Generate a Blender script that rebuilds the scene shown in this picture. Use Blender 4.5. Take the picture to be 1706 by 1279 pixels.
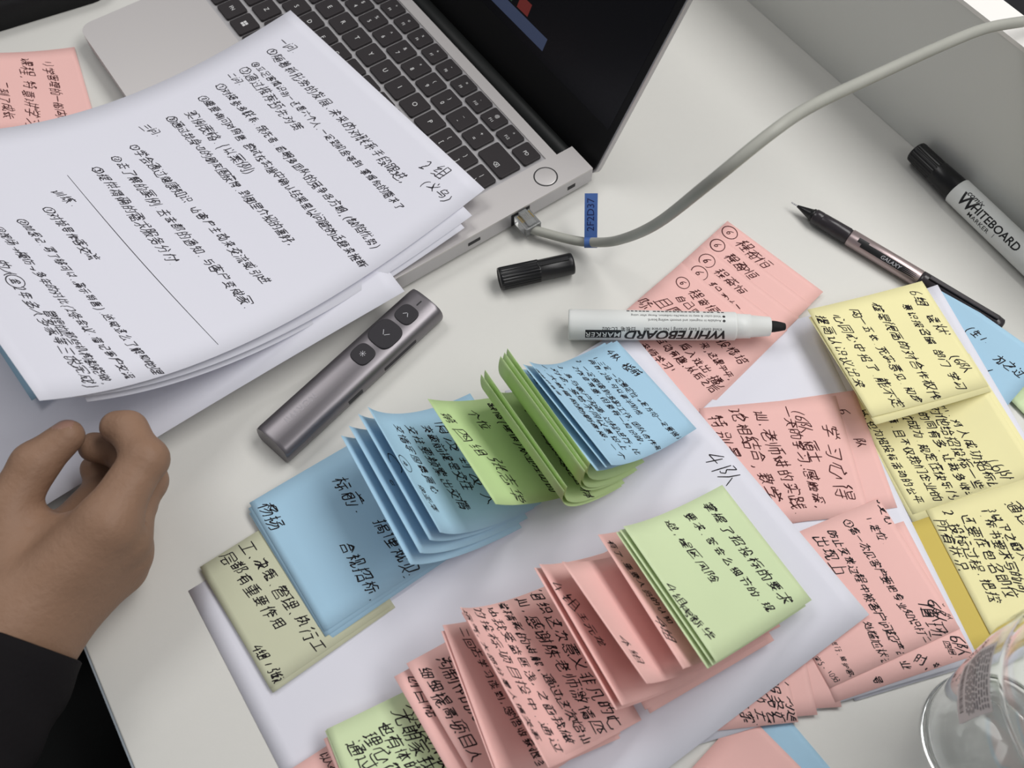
import bpy, bmesh, math, random
import numpy as np
from mathutils import Vector, Matrix

for o in list(bpy.data.objects):
    bpy.data.objects.remove(o)
SC = bpy.context.scene
COL = SC.collection
TOP = 0.75                                   # height of the desk top, metres

# ------------------------------------------------------------------ camera
cam_d = bpy.data.cameras.new('camera')
cam_d.sensor_width = 36.0
cam_d.sensor_fit = 'HORIZONTAL'
cam_d.lens = 1528.439 / 1706 * 36.0
cam_d.clip_start = 0.01
cam_d.clip_end = 50
cam = bpy.data.objects.new('camera', cam_d)
COL.objects.link(cam)
CR = ((0.83724321, 0.48296286, -0.25645796), (-0.54678628, 0.74537331, -0.3813704), (0.00696918, 0.45952747, 0.88813621))
cam.matrix_world = Matrix.Translation((0.07309159, -0.20151299, TOP + 0.47926949)) @ Matrix(CR).to_4x4()
cam_d.dof.use_dof = True
cam_d.dof.focus_distance = 0.54
cam_d.dof.aperture_fstop = 11.0
SC.camera = cam

# ------------------------------------------------------------------ world, lights, exposure
SC.view_settings.view_transform = 'Standard'
SC.view_settings.look = 'None'
SC.view_settings.gamma = 1.0
SC.view_settings.use_curve_mapping = False
SC.view_settings.exposure = 0.0
W = bpy.data.worlds.new('office_world')
SC.world = W
W.use_nodes = True
W.node_tree.nodes['Background'].inputs[0].default_value = (0.93, 0.95, 1.0, 1)
W.node_tree.nodes['Background'].inputs[1].default_value = 0.18


def overhead_panel(name, loc, sx, sy, power, target=None, col=(1.0, 0.985, 0.965)):
    d = bpy.data.lights.new(name, 'AREA')
    d.shape = 'RECTANGLE'
    d.size, d.size_y, d.energy, d.color = sx, sy, power, col
    o = bpy.data.objects.new(name, d)
    COL.objects.link(o)
    o.location = loc
    if target:
        o.rotation_euler = (Vector(target) - Vector(loc)).to_track_quat('-Z', 'Y').to_euler()
    return o


overhead_panel('overhead_light_panel', (1.00, -0.10, 2.05), 1.2, 0.6, 15.0, (0.42, -0.05, 0.75))  # unseen lamp, hung below ceiling height to shape the falloff across the desk
overhead_panel('overhead_light_panel', (-0.10, 1.35, 2.65), 1.2, 0.6, 11.5, (0.3, 0.2, 0.75))
overhead_panel('overhead_light_panel', (0.95, -1.35, 2.65), 1.2, 0.6, 9, (0.4, -0.1, 0.75))


# ------------------------------------------------------------------ helpers
def mm(x, y, z=0.0):
    return Vector((x * .001, y * .001, TOP + z * .001))


def srgb(r, g, b):
    f = lambda c: (c / 255 / 12.92) if c / 255 <= .04045 else ((c / 255 + .055) / 1.055) ** 2.4
    return (f(r), f(g), f(b), 1)


def mat(name, col, rough=.5, metal=0., spec=.5, noise=None, bump=None, trans=0., ior=1.45, translucent=0., emit=None, alpha=None):
    m = bpy.data.materials.new(name)
    m.use_nodes = True
    nt = m.node_tree
    b = nt.nodes['Principled BSDF']
    b.inputs['Base Color'].default_value = col
    b.inputs['Roughness'].default_value = rough
    b.inputs['Metallic'].default_value = metal
    b.inputs['Specular IOR Level'].default_value = spec
    b.inputs['Transmission Weight'].default_value = trans
    b.inputs['IOR'].default_value = ior
    tc = nt.nodes.new('ShaderNodeTexCoord')
    if noise:                                   # (scale, amount) mottling of the base colour
        n = nt.nodes.new('ShaderNodeTexNoise')
        n.inputs['Scale'].default_value = noise[0]
        n.inputs['Detail'].default_value = 4
        nt.links.new(tc.outputs['Object'], n.inputs['Vector'])
        mx = nt.nodes.new('ShaderNodeMix')
        mx.data_type = 'RGBA'
        a = noise[1]
        mx.inputs[6].default_value = tuple(c * (1 - a) for c in col[:3]) + (1,)
        mx.inputs[7].default_value = tuple(min(1, c * (1 + a)) for c in col[:3]) + (1,)
        nt.links.new(n.outputs['Fac'], mx.inputs[0])
        nt.links.new(mx.outputs[2], b.inputs['Base Color'])
    if bump:                                    # (scale, strength, distance)
        n2 = nt.nodes.new('ShaderNodeTexNoise')
        n2.inputs['Scale'].default_value = bump[0]
        n2.inputs['Detail'].default_value = 5
        nt.links.new(tc.outputs['Object'], n2.inputs['Vector'])
        bp = nt.nodes.new('ShaderNodeBump')
        bp.inputs['Strength'].default_value = bump[1]
        bp.inputs['Distance'].default_value = bump[2]
        nt.links.new(n2.outputs['Fac'], bp.inputs['Height'])
        nt.links.new(bp.outputs['Normal'], b.inputs['Normal'])
    if emit:
        b.inputs['Emission Color'].default_value = emit[0]
        b.inputs['Emission Strength'].default_value = emit[1]
    if translucent:
        tr = nt.nodes.new('ShaderNodeBsdfTranslucent')
        tr.inputs['Color'].default_value = col
        ms = nt.nodes.new('ShaderNodeMixShader')
        ms.inputs[0].default_value = translucent
        nt.links.new(b.outputs[0], ms.inputs[1])
        nt.links.new(tr.outputs[0], ms.inputs[2])
        nt.links.new(ms.outputs[0], nt.nodes['Material Output'].inputs[0])
    return m


PAPER = dict(
    white=mat('white_paper', srgb(232, 232, 242), .85, spec=.2, bump=(45, .10, .002), translucent=.08),
    pink=mat('pink_paper', srgb(248, 200, 194), .85, spec=.2, noise=(25, .03), bump=(40, .15, .002), translucent=.1),
    blue=mat('blue_paper', srgb(176, 213, 236), .85, spec=.2, noise=(25, .03), bump=(40, .15, .002), translucent=.1),
    green=mat('green_paper', srgb(220, 236, 192), .85, spec=.2, noise=(25, .03), bump=(40, .15, .002), translucent=.12),
    leaf=mat('leaf_green_paper', srgb(202, 227, 166), .85, spec=.2, noise=(25, .03), bump=(40, .15, .002), translucent=.14),
    pale=mat('pale_green_paper', srgb(212, 214, 186), .85, spec=.2, noise=(25, .03), bump=(40, .15, .002), translucent=.1),
    yellow=mat('yellow_paper', srgb(248, 241, 186), .85, spec=.2, noise=(25, .03), bump=(40, .15, .002), translucent=.1),
    ochre=mat('ochre_paper', srgb(216, 194, 104), .85, spec=.2, noise=(25, .03), bump=(40, .15, .002), translucent=.1),
)
INK = mat('black_ink', srgb(34, 30, 34), .7, spec=.2)
INK_SOFT = mat('grey_black_ink', srgb(66, 64, 70), .7, spec=.2)
INK_BROWN = mat('dark_red_brown_ink', srgb(78, 40, 40), .7, spec=.2)
DESK = mat('white_laminate', srgb(216, 215, 210), .42, spec=.35, noise=(220, .012), bump=(900, .06, .0004))
DESK_EDGE = mat('grey_edge_band', srgb(150, 158, 165), .5)
PANEL = mat('light_grey_panel', srgb(220, 221, 217), .55, spec=.3, bump=(500, .05, .0004))
PANEL_CAP = mat('white_panel_cap', srgb(238, 236, 232), .5)
ALU = mat('silver_aluminium', srgb(205, 201, 200), .42, metal=.55, bump=(2500, .05, .0001))
ALU_SIDE = mat('silver_aluminium_side', srgb(190, 188, 190), .38, metal=.6)
KEY = mat('black_key_plastic', srgb(44, 40, 42), .55, spec=.35)
LEGEND = mat('white_key_legend', srgb(215, 215, 215), .6)
RUBBER = mat('black_hinge_plastic', srgb(22, 24, 24), .5, spec=.3)
SCREEN = mat('dark_screen_glass', srgb(13, 13, 18), .25, spec=.25)
BEZEL = mat('black_bezel', srgb(15, 15, 16), .4, spec=.25)
GLOW = mat('dim_blue_window_on_screen', srgb(40, 46, 62), .4, emit=(srgb(56, 66, 92), .55))
GLOW_RED = mat('dim_red_icon_on_screen', srgb(60, 20, 18), .4, emit=(srgb(96, 32, 28), .7))
GLOW_GREEN = mat('dim_green_icon_on_screen', srgb(20, 40, 25), .4, emit=(srgb(32, 58, 44), .6))
PORT = mat('dark_port', srgb(40, 40, 42), .6)
GUN = mat('gunmetal_shell', srgb(126, 122, 126), .36, metal=.75, bump=(3000, .04, .0001))
RUB_BTN = mat('dark_rubber_button', srgb(52, 50, 54), .6, spec=.3)
ICON = mat('grey_icon', srgb(190, 190, 195), .5)
ICON_DIM = mat('dim_grey_print', srgb(160, 156, 162), .5)
BLACKP = mat('black_gloss_plastic', srgb(26, 26, 28), .33, spec=.45)
MWHITE = mat('white_marker_plastic', srgb(226, 228, 226), .38, spec=.45)
PRINT = mat('black_print', srgb(30, 30, 32), .5)
PRINT_SOFT = mat('grey_print', srgb(92, 92, 98), .5)
NIB = mat('black_felt_nib', srgb(20, 20, 20), .8)
PEN_DARK = mat('smoky_black_plastic', srgb(50, 46, 50), .25, spec=.5, noise=(300, .3))
PEN_SILVER = mat('satin_mauve_silver', srgb(176, 160, 160), .34, metal=.7)
STEEL = mat('steel_tip', srgb(200, 200, 205), .25, metal=1.)
CORD = mat('grey_cable_sheath', srgb(166, 166, 158), .5, spec=.4, noise=(45, .12), bump=(80, .3, .001))
CLEAR = mat('clear_plastic', (.92, .95, .95, 1), .06, trans=1., ior=1.45)
PLUGP = mat('smoky_clear_plug', (.55, .56, .56, 1), .15, trans=.75, ior=1.45)
GOLD = mat('gold_contact', srgb(200, 170, 90), .3, metal=1.)
TAPE = mat('blue_label_tape', srgb(74, 106, 168), .45, spec=.4, translucent=.1)
TAPE_INK = mat('navy_print', srgb(24, 34, 84), .5)
BOTTLE = mat('clear_bottle_plastic', (.97, .985, .985, 1), .03, trans=1., ior=1.33)
BCAP = mat('white_cap_plastic', srgb(225, 228, 232), .4)
GLASS = mat('clear_glass', (.97, .985, .985, 1), .02, trans=1., ior=1.45)
WATER = mat('water', (.98, .99, .99, 1), .0, trans=1., ior=1.33)
LABELP = mat('grey_white_label', srgb(214, 210, 212), .6)
SKIN = mat('skin', srgb(144, 113, 92), .55, spec=.35, noise=(38, .10), bump=(330, .35, .0012))
NAIL = mat('thumbnail', srgb(152, 118, 104), .35, spec=.5)
CLOTH = mat('black_jacket_cloth', srgb(25, 23, 25), .9, spec=.15, bump=(400, .4, .001))
TROUSER = mat('black_trouser_cloth', srgb(22, 23, 23), .95, spec=.1, bump=(300, .4, .001))
POUCH = mat('black_pouch_fabric', srgb(28, 28, 30), .7, spec=.3, bump=(300, .3, .001))
CARPET = mat('dark_grey_carpet', srgb(70, 70, 72), .95, spec=.1, noise=(150, .2), bump=(200, .5, .004))


def new_obj(name, verts, faces, mats, parent=None, mi=None, loc=(0, 0, 0), smooth=False):
    """ONE mesh object from vertex / face lists (vertices in metres, local)."""
    me = bpy.data.meshes.new(name)
    me.from_pydata([tuple(v) for v in verts], [], [tuple(f) for f in faces])
    for m in (mats if isinstance(mats, (list, tuple)) else [mats]):
        me.materials.append(m)
    if mi is not None:
        me.polygons.foreach_set('material_index', np.asarray(mi, dtype=np.int32))
    if smooth is True:
        me.polygons.foreach_set('use_smooth', np.ones(len(me.polygons), dtype=bool))
    elif smooth is not False:
        me.polygons.foreach_set('use_smooth', np.asarray(smooth, dtype=bool))
    me.update()
    o = bpy.data.objects.new(name, me)
    COL.objects.link(o)
    o.location = loc
    if parent:
        o.parent = parent
    return o


def empty(name, loc=(0, 0, 0), rot=(0, 0, 0)):
    o = bpy.data.objects.new(name, None)
    o.empty_display_size = .02
    COL.objects.link(o)
    o.location = loc
    o.rotation_euler = rot
    return o


def tag(o, label, cat, group=None, kind=None):
    if label: o['label'] = label
    if cat: o['category'] = cat
    if group: o['group'] = group
    if kind: o['kind'] = kind
    return o


class MB:
    """collects shapes (in mm, local) that become ONE mesh"""
    def __init__(s):
        s.v, s.f, s.m, s.s = [], [], [], []

    def add(s, v, f, m=0, smooth=False, M=None):
        n = len(s.v)
        for p in v:
            p = Vector(p)
            if M is not None: p = M @ p
            s.v.append(p * .001)
        for q in f:
            s.f.append([n + i for i in q]); s.m.append(m); s.s.append(smooth)
        return s

    def bm(s, b, m=0, smooth=False, M=None):
        b.verts.index_update()
        s.add([v.co.copy() for v in b.verts], [[v.index for v in f.verts] for f in b.faces], m, smooth, M)
        b.free()
        return s

    def box(s, c, d, m=0, bevel=0, seg=2, M=None, smooth=False):
        b = bmesh.new()
        bmesh.ops.create_cube(b, size=1)
        for v in b.verts: v.co = Vector((c[0] + v.co.x * d[0], c[1] + v.co.y * d[1], c[2] + v.co.z * d[2]))
        if bevel: bmesh.ops.bevel(b, geom=list(b.edges), offset=bevel, segments=seg, affect='EDGES', profile=.5)
        return s.bm(b, m, smooth, M)

    def slab(s, pts, z0, z1, m=0, bevel=0, seg=2, M=None, smooth=False):
        """extruded outline (list of xy) with bevelled top edge"""
        b = bmesh.new()
        lo = [b.verts.new((x, y, z0)) for x, y in pts]
        f = b.faces.new(lo)
        r = bmesh.ops.extrude_face_region(b, geom=[f])
        up = [e for e in r['geom'] if isinstance(e, bmesh.types.BMVert)]
        for v in up: v.co.z = z1
        if bevel:
            es = [e for e in b.edges if all(abs(v.co.z - z1) < 1e-6 for v in e.verts)]
            bmesh.ops.bevel(b, geom=es, offset=bevel, segments=seg, affect='EDGES', profile=.5)
        bmesh.ops.recalc_face_normals(b, faces=list(b.faces))
        return s.bm(b, m, smooth, M)

    def lathe(s, prof, n=40, m=0, M=None, smooth=True, cap=True, mi=None):
        """prof: list of (axial x, radius) along +x"""
        v, f = [], []
        for (x, r) in prof:
            for k in range(n):
                a = 2 * math.pi * k / n
                v.append((x, r * math.cos(a), r * math.sin(a)))
        ms = []
        for i in range(len(prof) - 1):
            for k in range(n):
                k2 = (k + 1) % n
                f.append((i * n + k, i * n + k2, (i + 1) * n + k2, (i + 1) * n + k))
        s.add(v, f, m, smooth, M)
        if cap:
            nn = len(s.v) - len(v)
            s.f.append([nn + k for k in range(n)][::-1]); s.m.append(m); s.s.append(False)
            s.f.append([nn + (len(prof) - 1) * n + k for k in range(n)]); s.m.append(m); s.s.append(False)
        return s

    def build(s, name, mats, parent=None, loc=(0, 0, 0)):
        return new_obj(name, s.v, s.f, mats, parent, s.m, loc, s.s)


def rrect(w, h, r, n=6, cx=0, cy=0):
    out = []
    for (sx, sy, a0) in ((1, 1, 0), (-1, 1, 90), (-1, -1, 180), (1, -1, 270)):
        for k in range(n + 1):
            a = math.radians(a0 + 90 * k / n)
            out.append((cx + sx * (w / 2 - r) + r * math.cos(a), cy + sy * (h / 2 - r) + r * math.sin(a)))
    return out


_tcache = {}


def text_mesh(body, size=1., bold=0., shear=0., spacing=1., align='CENTER'):
    """flat lettering: (Nx2 array, triangles)"""
    k = (body, bold, shear, spacing, align)
    if k not in _tcache:
        cu = bpy.data.curves.new('lettering', 'FONT')
        cu.body, cu.size, cu.offset, cu.shear, cu.space_character = body, 1., bold, shear, spacing
        cu.align_x, cu.align_y = align, 'CENTER'
        cu.resolution_u = 3
        ob = bpy.data.objects.new('lettering', cu)
        COL.objects.link(ob)
        dg = bpy.context.evaluated_depsgraph_get()
        me = bpy.data.meshes.new_from_object(ob.evaluated_get(dg))
        me.calc_loop_triangles()
        _tcache[k] = (np.array([v.co[:2] for v in me.vertices]).reshape(-1, 2), [tuple(t.vertices) for t in me.loop_triangles])
        bpy.data.objects.remove(ob)
        bpy.data.curves.remove(cu)
        bpy.data.meshes.remove(me)
    v, f = _tcache[k]
    return v * size, f


def text_strips(body, size, bold, shear, spacing, align, step=.7):
    """the same lettering cut into narrow bands so that it can bend round a barrel"""
    v, f = text_mesh(body, size, bold, shear, spacing, align)
    b = bmesh.new()
    vs = [b.verts.new((p[0], p[1], 0)) for p in v]
    for q in f:
        try:
            b.faces.new([vs[i] for i in q])
        except ValueError:
            pass
    y = math.floor(v[:, 1].min() / step) * step
    while y < v[:, 1].max():
        bmesh.ops.bisect_plane(b, geom=list(b.verts) + list(b.edges) + list(b.faces), plane_co=(0, y, 0), plane_no=(0, 1, 0))
        y += step
    b.verts.index_update()
    out = np.array([w.co[:2] for w in b.verts]), [tuple(w.index for w in q.verts) for q in b.faces]
    b.free()
    return out


# ------------------------------------------------------------------ single-line handwriting
FONT = {}
# every row: character code, advance x 100, then stroke points as 100 * x + y on a 50-unit em; 0 ends a stroke
for _row in (
(33,20,1145,1126,0),
(40,31,1949,1747,1441,1030,1118,1411,1903,0),
(41,26,748,1143,1532,1521,1313,703,0),
(44,18,1018,1114,1011,809,0),
(45,28,925,1625,0),
(46,17,1017,1115,0),
(47,27,1647,715,0),
(48,47,1346,1647,2146,2442,2636,2422,1917,1417,923,937,940,1346,0),
(49,30,1746,1717,0),
(50,47,842,1146,1747,1946,2341,2132,1422,1317,815,0,2517,1317,0,1846,2045,2242,0,2130,1826,0),
(51,42,1046,1747,2244,2237,1932,2327,2322,1917,1217,1017,920,0),
(52,47,2346,2243,2217,0,827,2528,0,1841,1234,928,0),
(53,44,2247,1246,1234,1933,2330,2427,2422,1917,1117,820,0,819,918,0),
(54,47,2046,1845,1136,929,922,1417,2117,2419,2527,2231,1131,0),
(58,17,1026,1124,0),
(59,18,1018,1216,1215,1112,810,0),
(67,66,3545,2847,2347,1745,1139,1030,1224,1719,2017,3217,3619,3822,0),
(124,17,1146,1105,0),
(8594,85,1330,3730,4332,0,4035,4332,4329,3218,0,4032,4330,4228,0),
(9312,91,2439,2741,3041,3024,0,1949,2651,3351,4049,4742,4935,4826,4522,3916,3213,2813,2016,1322,1030,1036,1342,1949,0,1949,1445,1241,0,4148,4544,4740,0,4148,4544,0,1422,1420,2016,0,4724,4521,4117,0,4521,4117,0),
(9313,91,2641,3142,3341,3539,3434,2626,2624,3523,0,1949,2651,3351,4049,4742,4935,4826,4522,3916,3213,2813,2016,1322,1030,1036,1342,1949,0,1949,1445,1241,0,4148,4544,4740,0,4148,4544,0,1422,1420,2016,0,3334,2726,0,3334,2727,0,4724,4521,4117,0,4521,4117,0),
(9314,91,2641,3242,3539,3536,3233,2833,0,2424,2623,3323,3526,3629,3334,0,1949,2651,3351,4049,4742,4935,4826,4522,3916,3213,2813,2016,1322,1030,1036,1342,1949,0,1949,1445,1241,0,4148,4544,4740,0,4148,4544,0,1422,1420,2016,0,4724,4521,4117,0,4521,4117,0),
(12289,34,1023,1816,0),
(19968,96,934,4934,0),
(19977,93,1349,4649,0,1634,4234,0,1016,4916,0),
(19978,95,2853,2815,5015,0,4638,2838,0,915,2815,0),
(19979,95,1051,4951,0,4630,3239,2839,2851,0,2813,2839,0),
(19981,96,1051,4951,0,1027,1832,2640,3041,3251,0,3539,4830,0,3013,3041,0,2539,2135,0),
(19982,89,1953,1636,4735,4624,4316,4113,3213,0,4648,1848,0,925,3625,0),
(19987,93,1349,4549,0,2956,2755,2649,0,1039,4939,0,2020,3218,4129,4531,0,3914,3515,3218,0,2549,2439,0,2239,2130,4330,0,4127,3522,0,4126,3622,0),
(19988,95,1014,4914,0,1852,4351,4314,0,1852,1714,0,1740,4239,0,1728,4227,0),
(19994,94,2454,2415,4915,0,1043,1143,1729,0,3553,3515,0,4843,4128,0,1015,2415,0),
(20004,94,1051,4951,0,1720,2334,2351,0,2826,2728,2232,0,1212,1241,4741,4714,4412,3913,0,3122,3532,3551,0,4324,3929,3532,0),
(20010,97,3053,3051,4141,4936,5137,0,1037,1740,3052,3844,0,3039,3013,0,3051,3744,0,2649,2245,0),
(20013,90,3054,3013,0,1126,1145,4745,4726,0,1130,4729,0),
(20026,90,2754,2743,2431,1821,1215,0,1043,2642,0,3332,3726,0,3513,4313,4516,4742,2743,0,3430,3726,0),
(20027,95,1245,4745,0,2753,3348,3345,0,1430,4530,0,914,5014,0,2853,3348,0,2953,3349,0,3044,3014,0),
(20040,95,2854,2448,1438,0,3944,1720,1616,1416,0,4128,4522,4518,4718,4914,0,2347,1943,0,2347,1943,0,3034,2730,0,2426,2023,0,1617,2416,4518,0),
(20041,96,1449,2037,2828,3818,4914,0,2854,3146,0,4551,4141,3025,0,1013,2018,3026,3322,0,1841,2235,0,2432,2828,0,2431,2828,0,2824,1716,0),
(20043,96,1245,4345,4341,2826,1919,1620,1318,0,2954,3249,3245,0,4914,2614,1919,0,4038,2826,0,4037,3230,0,3130,2826,0,2424,2020,0),
(20044,92,2755,2650,1649,1632,4832,4818,4614,4212,3813,0,3439,4139,4343,4349,2650,0,923,4023,0),
(20048,96,4553,1551,1335,4935,0,3044,3014,2612,2214,0,1626,1219,0,4127,4818,0),
(20063,95,1751,1719,1816,2014,4714,4917,5021,0,3154,3124,0,835,1737,0,3726,4326,4528,4633,4645,4546,0,1739,3141,0,3143,3543,4546,0),
(20064,89,1251,4751,4618,4313,3513,0,2042,2638,0,1220,3829,0),
(20070,95,1346,4345,4332,4932,4924,4921,4618,3918,0,2854,2812,0,4353,4949,0,1032,4332,0),
(20102,89,1251,4450,0,1814,2112,3014,3037,3239,4145,4348,4351,0,4045,3441,0),
(20105,96,2355,2251,2151,1443,1243,0,833,5133,0,1424,4424,4342,2941,1642,1443,0,2212,2712,2914,2941,0,2050,1645,0,2050,1646,0,2251,3651,3748,3442,0),
(20107,96,1051,5051,0,3054,3014,2612,2212,2014,0,1433,4433,4518,0,926,5126,0,1320,4520,0,1545,4445,4439,1639,1545,0),
(20108,95,1447,4547,0,1018,4918,0),
(20114,95,1052,4952,0,914,5014,0,2251,1830,1826,3926,4134,4040,2040,0,3925,3814,0),
(20116,95,1250,4650,0,1536,4036,4124,3915,4915,0,1015,3915,0,2749,2636,0,2435,2428,2215,0),
(20122,96,1151,4951,0,1240,1727,0,4941,4741,4127,0,915,5015,0,2451,2315,0,3551,3515,0),
(20123,96,2054,2034,932,0,1249,1232,0,3454,3435,3534,4934,5138,0,2746,2046,0,4749,4146,3445,0,2834,2034,0,1525,4525,0,914,4914,0),
(20132,96,1047,4947,0,2954,3047,0,2143,1436,1234,834,0,2234,2428,3518,4913,5114,0,3842,4537,0,4035,3834,3528,2820,2016,1013,0,1638,1234,0,4140,4537,0,2528,3221,0,2527,3121,0,3730,3224,0,2016,2820,0),
(20135,93,1249,4749,0,3054,3149,0,2144,2341,2236,4936,0,4044,3739,3736,0,914,1222,1236,2236,0),
(20154,97,3053,2942,3239,3627,4616,4914,5114,0,1014,2225,2633,2839,3041,3239,0),
(20165,97,2054,1541,1613,0,2449,4749,4745,4537,3723,3017,2213,0,836,1340,1641,0,5014,4516,3724,0,2649,3036,3328,3725,0,3428,3724,0,3422,2615,0,3422,3017,0,3723,4715,0,3723,4218,0),
(20171,98,3053,3052,3745,5038,0,838,1037,1540,3053,3052,0,2035,2022,1718,1213,0,3935,3913,0,2447,1842,0,3151,4043,0,2447,2043,0,3251,3745,0),
(20174,96,2053,1837,2432,2826,0,3954,3738,3733,3932,4520,4914,0,1014,1421,1836,1937,0,2714,3119,3532,3734,0,2036,2432,0),
(20182,96,1853,1443,1413,0,2649,2715,2913,4813,5015,5119,0,1037,1039,1441,0,3754,3724,0,2035,2636,0,4326,4726,4930,4944,4645,3742,0,2639,2838,3740,0),
(20184,95,2054,1541,1613,0,936,1239,1640,0,2443,5043,0,4454,4414,4212,3312,0,2933,3325,0),
(20197,97,1451,1521,1319,0,2650,3241,0,4453,4339,3924,3824,3216,2613,2414,0,2828,2826,1521,0,5014,3925,3924,0,2224,2826,0,4124,4717,0,4124,4718,0),
(20204,92,1753,1342,1412,0,2654,3048,0,3553,4953,4914,4712,4112,4114,0,836,1340,0,2444,2412,0),
(20223,96,1954,1441,1413,0,2246,5046,0,836,1039,1440,0,2213,2618,3026,3133,3145,0,3514,4313,4514,4725,4735,3135,0),
(20225,97,3054,3053,4242,4938,5139,0,1038,2044,2953,3053,3252,0,3041,3014,4914,0,1732,1714,3014,0,1014,1714,0,4430,3030,0,2247,1843,0,4143,4939,0),
(20248,95,2155,1851,1440,1413,0,3254,3238,3028,2619,2214,0,936,1139,1439,0,2243,5043,0,4253,4748,0,3835,3915,4014,4914,5120,4922,0),
(20250,96,3053,3151,4342,4939,5240,0,939,1139,1842,2851,3053,3251,0,1130,4830,0,1514,1715,1818,2324,2529,0,3724,4220,4316,4516,4614,0,2851,2045,0,2851,2346,0,1944,1842,1939,4039,4243,0,1715,4316,0,3824,4220,0,3924,4220,0),
(20255,95,1954,1443,1512,0,2348,4948,0,3554,3512,0,936,1441,0,2539,4739,0,2230,4930,5026,4817,4316,0),
(20294,97,1953,1441,1513,0,836,1240,1541,0,2214,5114,0,2651,4551,4750,4624,2624,2651,0,2639,4738,0),
(20301,96,2054,1543,1612,0,3555,3750,0,936,1541,0,2645,4845,0,3040,2838,3221,0,4539,4120,4114,5014,0,2414,4114,0),
(20307,97,1853,1441,1413,0,3554,3512,0,2145,3245,3543,0,836,1139,1440,0,5045,3344,0,2223,3241,3544,3842,4233,5022,0,2722,4322,0,4528,4824,0),
(20316,96,2054,1543,1612,0,3253,3047,2845,2437,0,936,1541,0,5146,3047,0,4936,3536,3546,0,5024,3524,3536,0,3513,3524,0,2845,2438,0),
(20320,96,2155,1954,1443,1413,0,2954,2745,2544,2339,0,937,1039,1441,0,3034,2833,2320,0,4938,4945,2745,0,4534,5020,0,3014,3312,3714,3745,0),
(20363,92,1654,1344,1412,0,2152,3552,0,836,837,1341,0,4954,4914,4813,4114,0,4149,4125,0,2031,2643,2651,0,2530,3026,3024,2618,2214,0,2541,3340,3334,3127,3026,0,2821,2416,0),
(20379,96,2155,1955,1443,1413,0,3054,3028,5028,0,1037,1039,1441,0,2344,5044,0,4354,4328,0,2228,3028,0,2921,2616,0,4322,4914,0),
(20493,96,1954,1547,1441,1413,0,2449,4949,0,3555,3749,0,836,1139,1440,0,2845,3041,2936,5036,0,2236,2936,0,4445,4136,0,2612,2628,4528,4613,0,2714,4614,0),
(20511,97,2155,1954,1443,1413,0,2954,2939,5139,0,2349,4949,0,937,1039,1441,0,4254,4239,0,2139,2939,0,2612,2631,4731,4713,0,2624,4723,0,2714,4714,0),
(20540,96,1854,1443,1412,0,2350,4950,0,3655,3550,0,836,1441,0,2114,5014,0,3549,3442,2642,2614,0,3443,4641,4614,0,2636,4635,0,2628,4628,0,2622,4621,0),
(20570,97,1753,1444,1412,0,2754,2732,3332,3534,3537,3839,3844,3945,4154,0,2045,3345,0,836,1039,1441,0,5145,3945,0,2114,2132,2732,0,3413,4322,4326,4528,4735,4945,0,5114,4322,0,3839,4127,4325,0,3332,3318,2118,0),
(20581,96,1655,1344,1412,0,2051,2751,2238,2037,0,3351,4751,4737,3337,0,3954,3918,0,834,837,1341,0,3144,5144,0,2029,2224,2422,2419,2014,0,3231,4731,0,3124,5024,0,4913,3314,2420,0,2237,2836,2627,2422,0),
(20803,96,1451,4551,0,937,4937,0,1013,1214,1820,2228,2236,0,5022,5118,4914,3714,3516,3536,0,1618,1113,0),
(20805,96,1047,4947,0,3741,4334,4634,0,1113,2018,2324,2433,4334,0,5022,5118,4914,3714,3517,3533,0,2446,2343,1737,1633,0,2141,1736,0,2140,1737,0,1634,2432,0),
(20808,95,1853,1747,1340,0,3054,3033,4933,0,1033,3033,0,4647,1747,0,1013,1314,1919,2227,2233,0,5020,5016,4914,3714,3615,3633,0),
(20837,96,2253,2847,3041,2530,2022,1014,0,5015,4321,3339,3041,0,4519,4915,0,4519,4915,0),
(20844,96,2253,1743,1036,0,3753,4937,0,2939,1721,1617,1816,0,3728,4814,0,1817,4319,0),
(20845,95,2854,3247,0,941,4941,0,2132,2028,1014,0,3832,4914,0),
(20851,96,1854,2249,2144,4644,0,1344,2144,0,4154,3744,0,1032,3031,4117,4814,5014,0,1014,1113,2118,2724,2828,3232,4932,0,3043,3030,3227,0,3326,4018,0,3424,3918,0),
(20869,90,3054,2936,3235,4124,0,1824,2630,2936,0,1113,1146,4845,4814,4412,4013,0,2530,2126,0,3432,4126,0,3532,4126,0),
(20889,92,1047,1152,4852,4947,0,2147,1832,0,1124,3524,0,4242,2042,0,2815,3013,4014,4321,4332,1832,0),
(20915,97,1053,1545,0,3454,3430,3022,2214,2014,0,2547,4547,4632,5132,0,1630,1016,0,2232,3631,4121,4914,0,3732,4632,0,3021,2415,0,3020,2415,0,3924,4616,0,4120,4516,0),
(20917,97,1632,1020,0,1814,2113,2718,3027,3136,4736,4752,2552,2536,3035,0,5121,5118,4913,4114,4036,0,1530,1224,0,2618,2415,2013,0),
(20961,97,2439,3231,0,1014,1418,1828,1952,3952,3916,4114,4914,5121,0,2638,3132,0,2637,3133,0),
(20986,90,1450,1437,4537,4549,0,3053,3016,4715,4729,0,1230,1215,3016,0),
(20998,96,2253,1439,1037,837,0,3753,4147,4937,0,1013,1414,2120,2529,2636,4336,4116,3913,3114,0,1439,1339,1636,2636,0),
(21017,91,2045,2025,1618,1013,0,3950,3924,0,4854,4814,4713,4112,0,1226,1252,3051,3026,0,2320,3014,0),
(21019,91,2355,1039,0,3949,3925,0,4853,4814,4713,4113,0,3240,3241,2152,0,2124,2624,2836,1337,1140,1545,0,3120,3217,2913,1513,1415,1437,1238,0),
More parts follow.
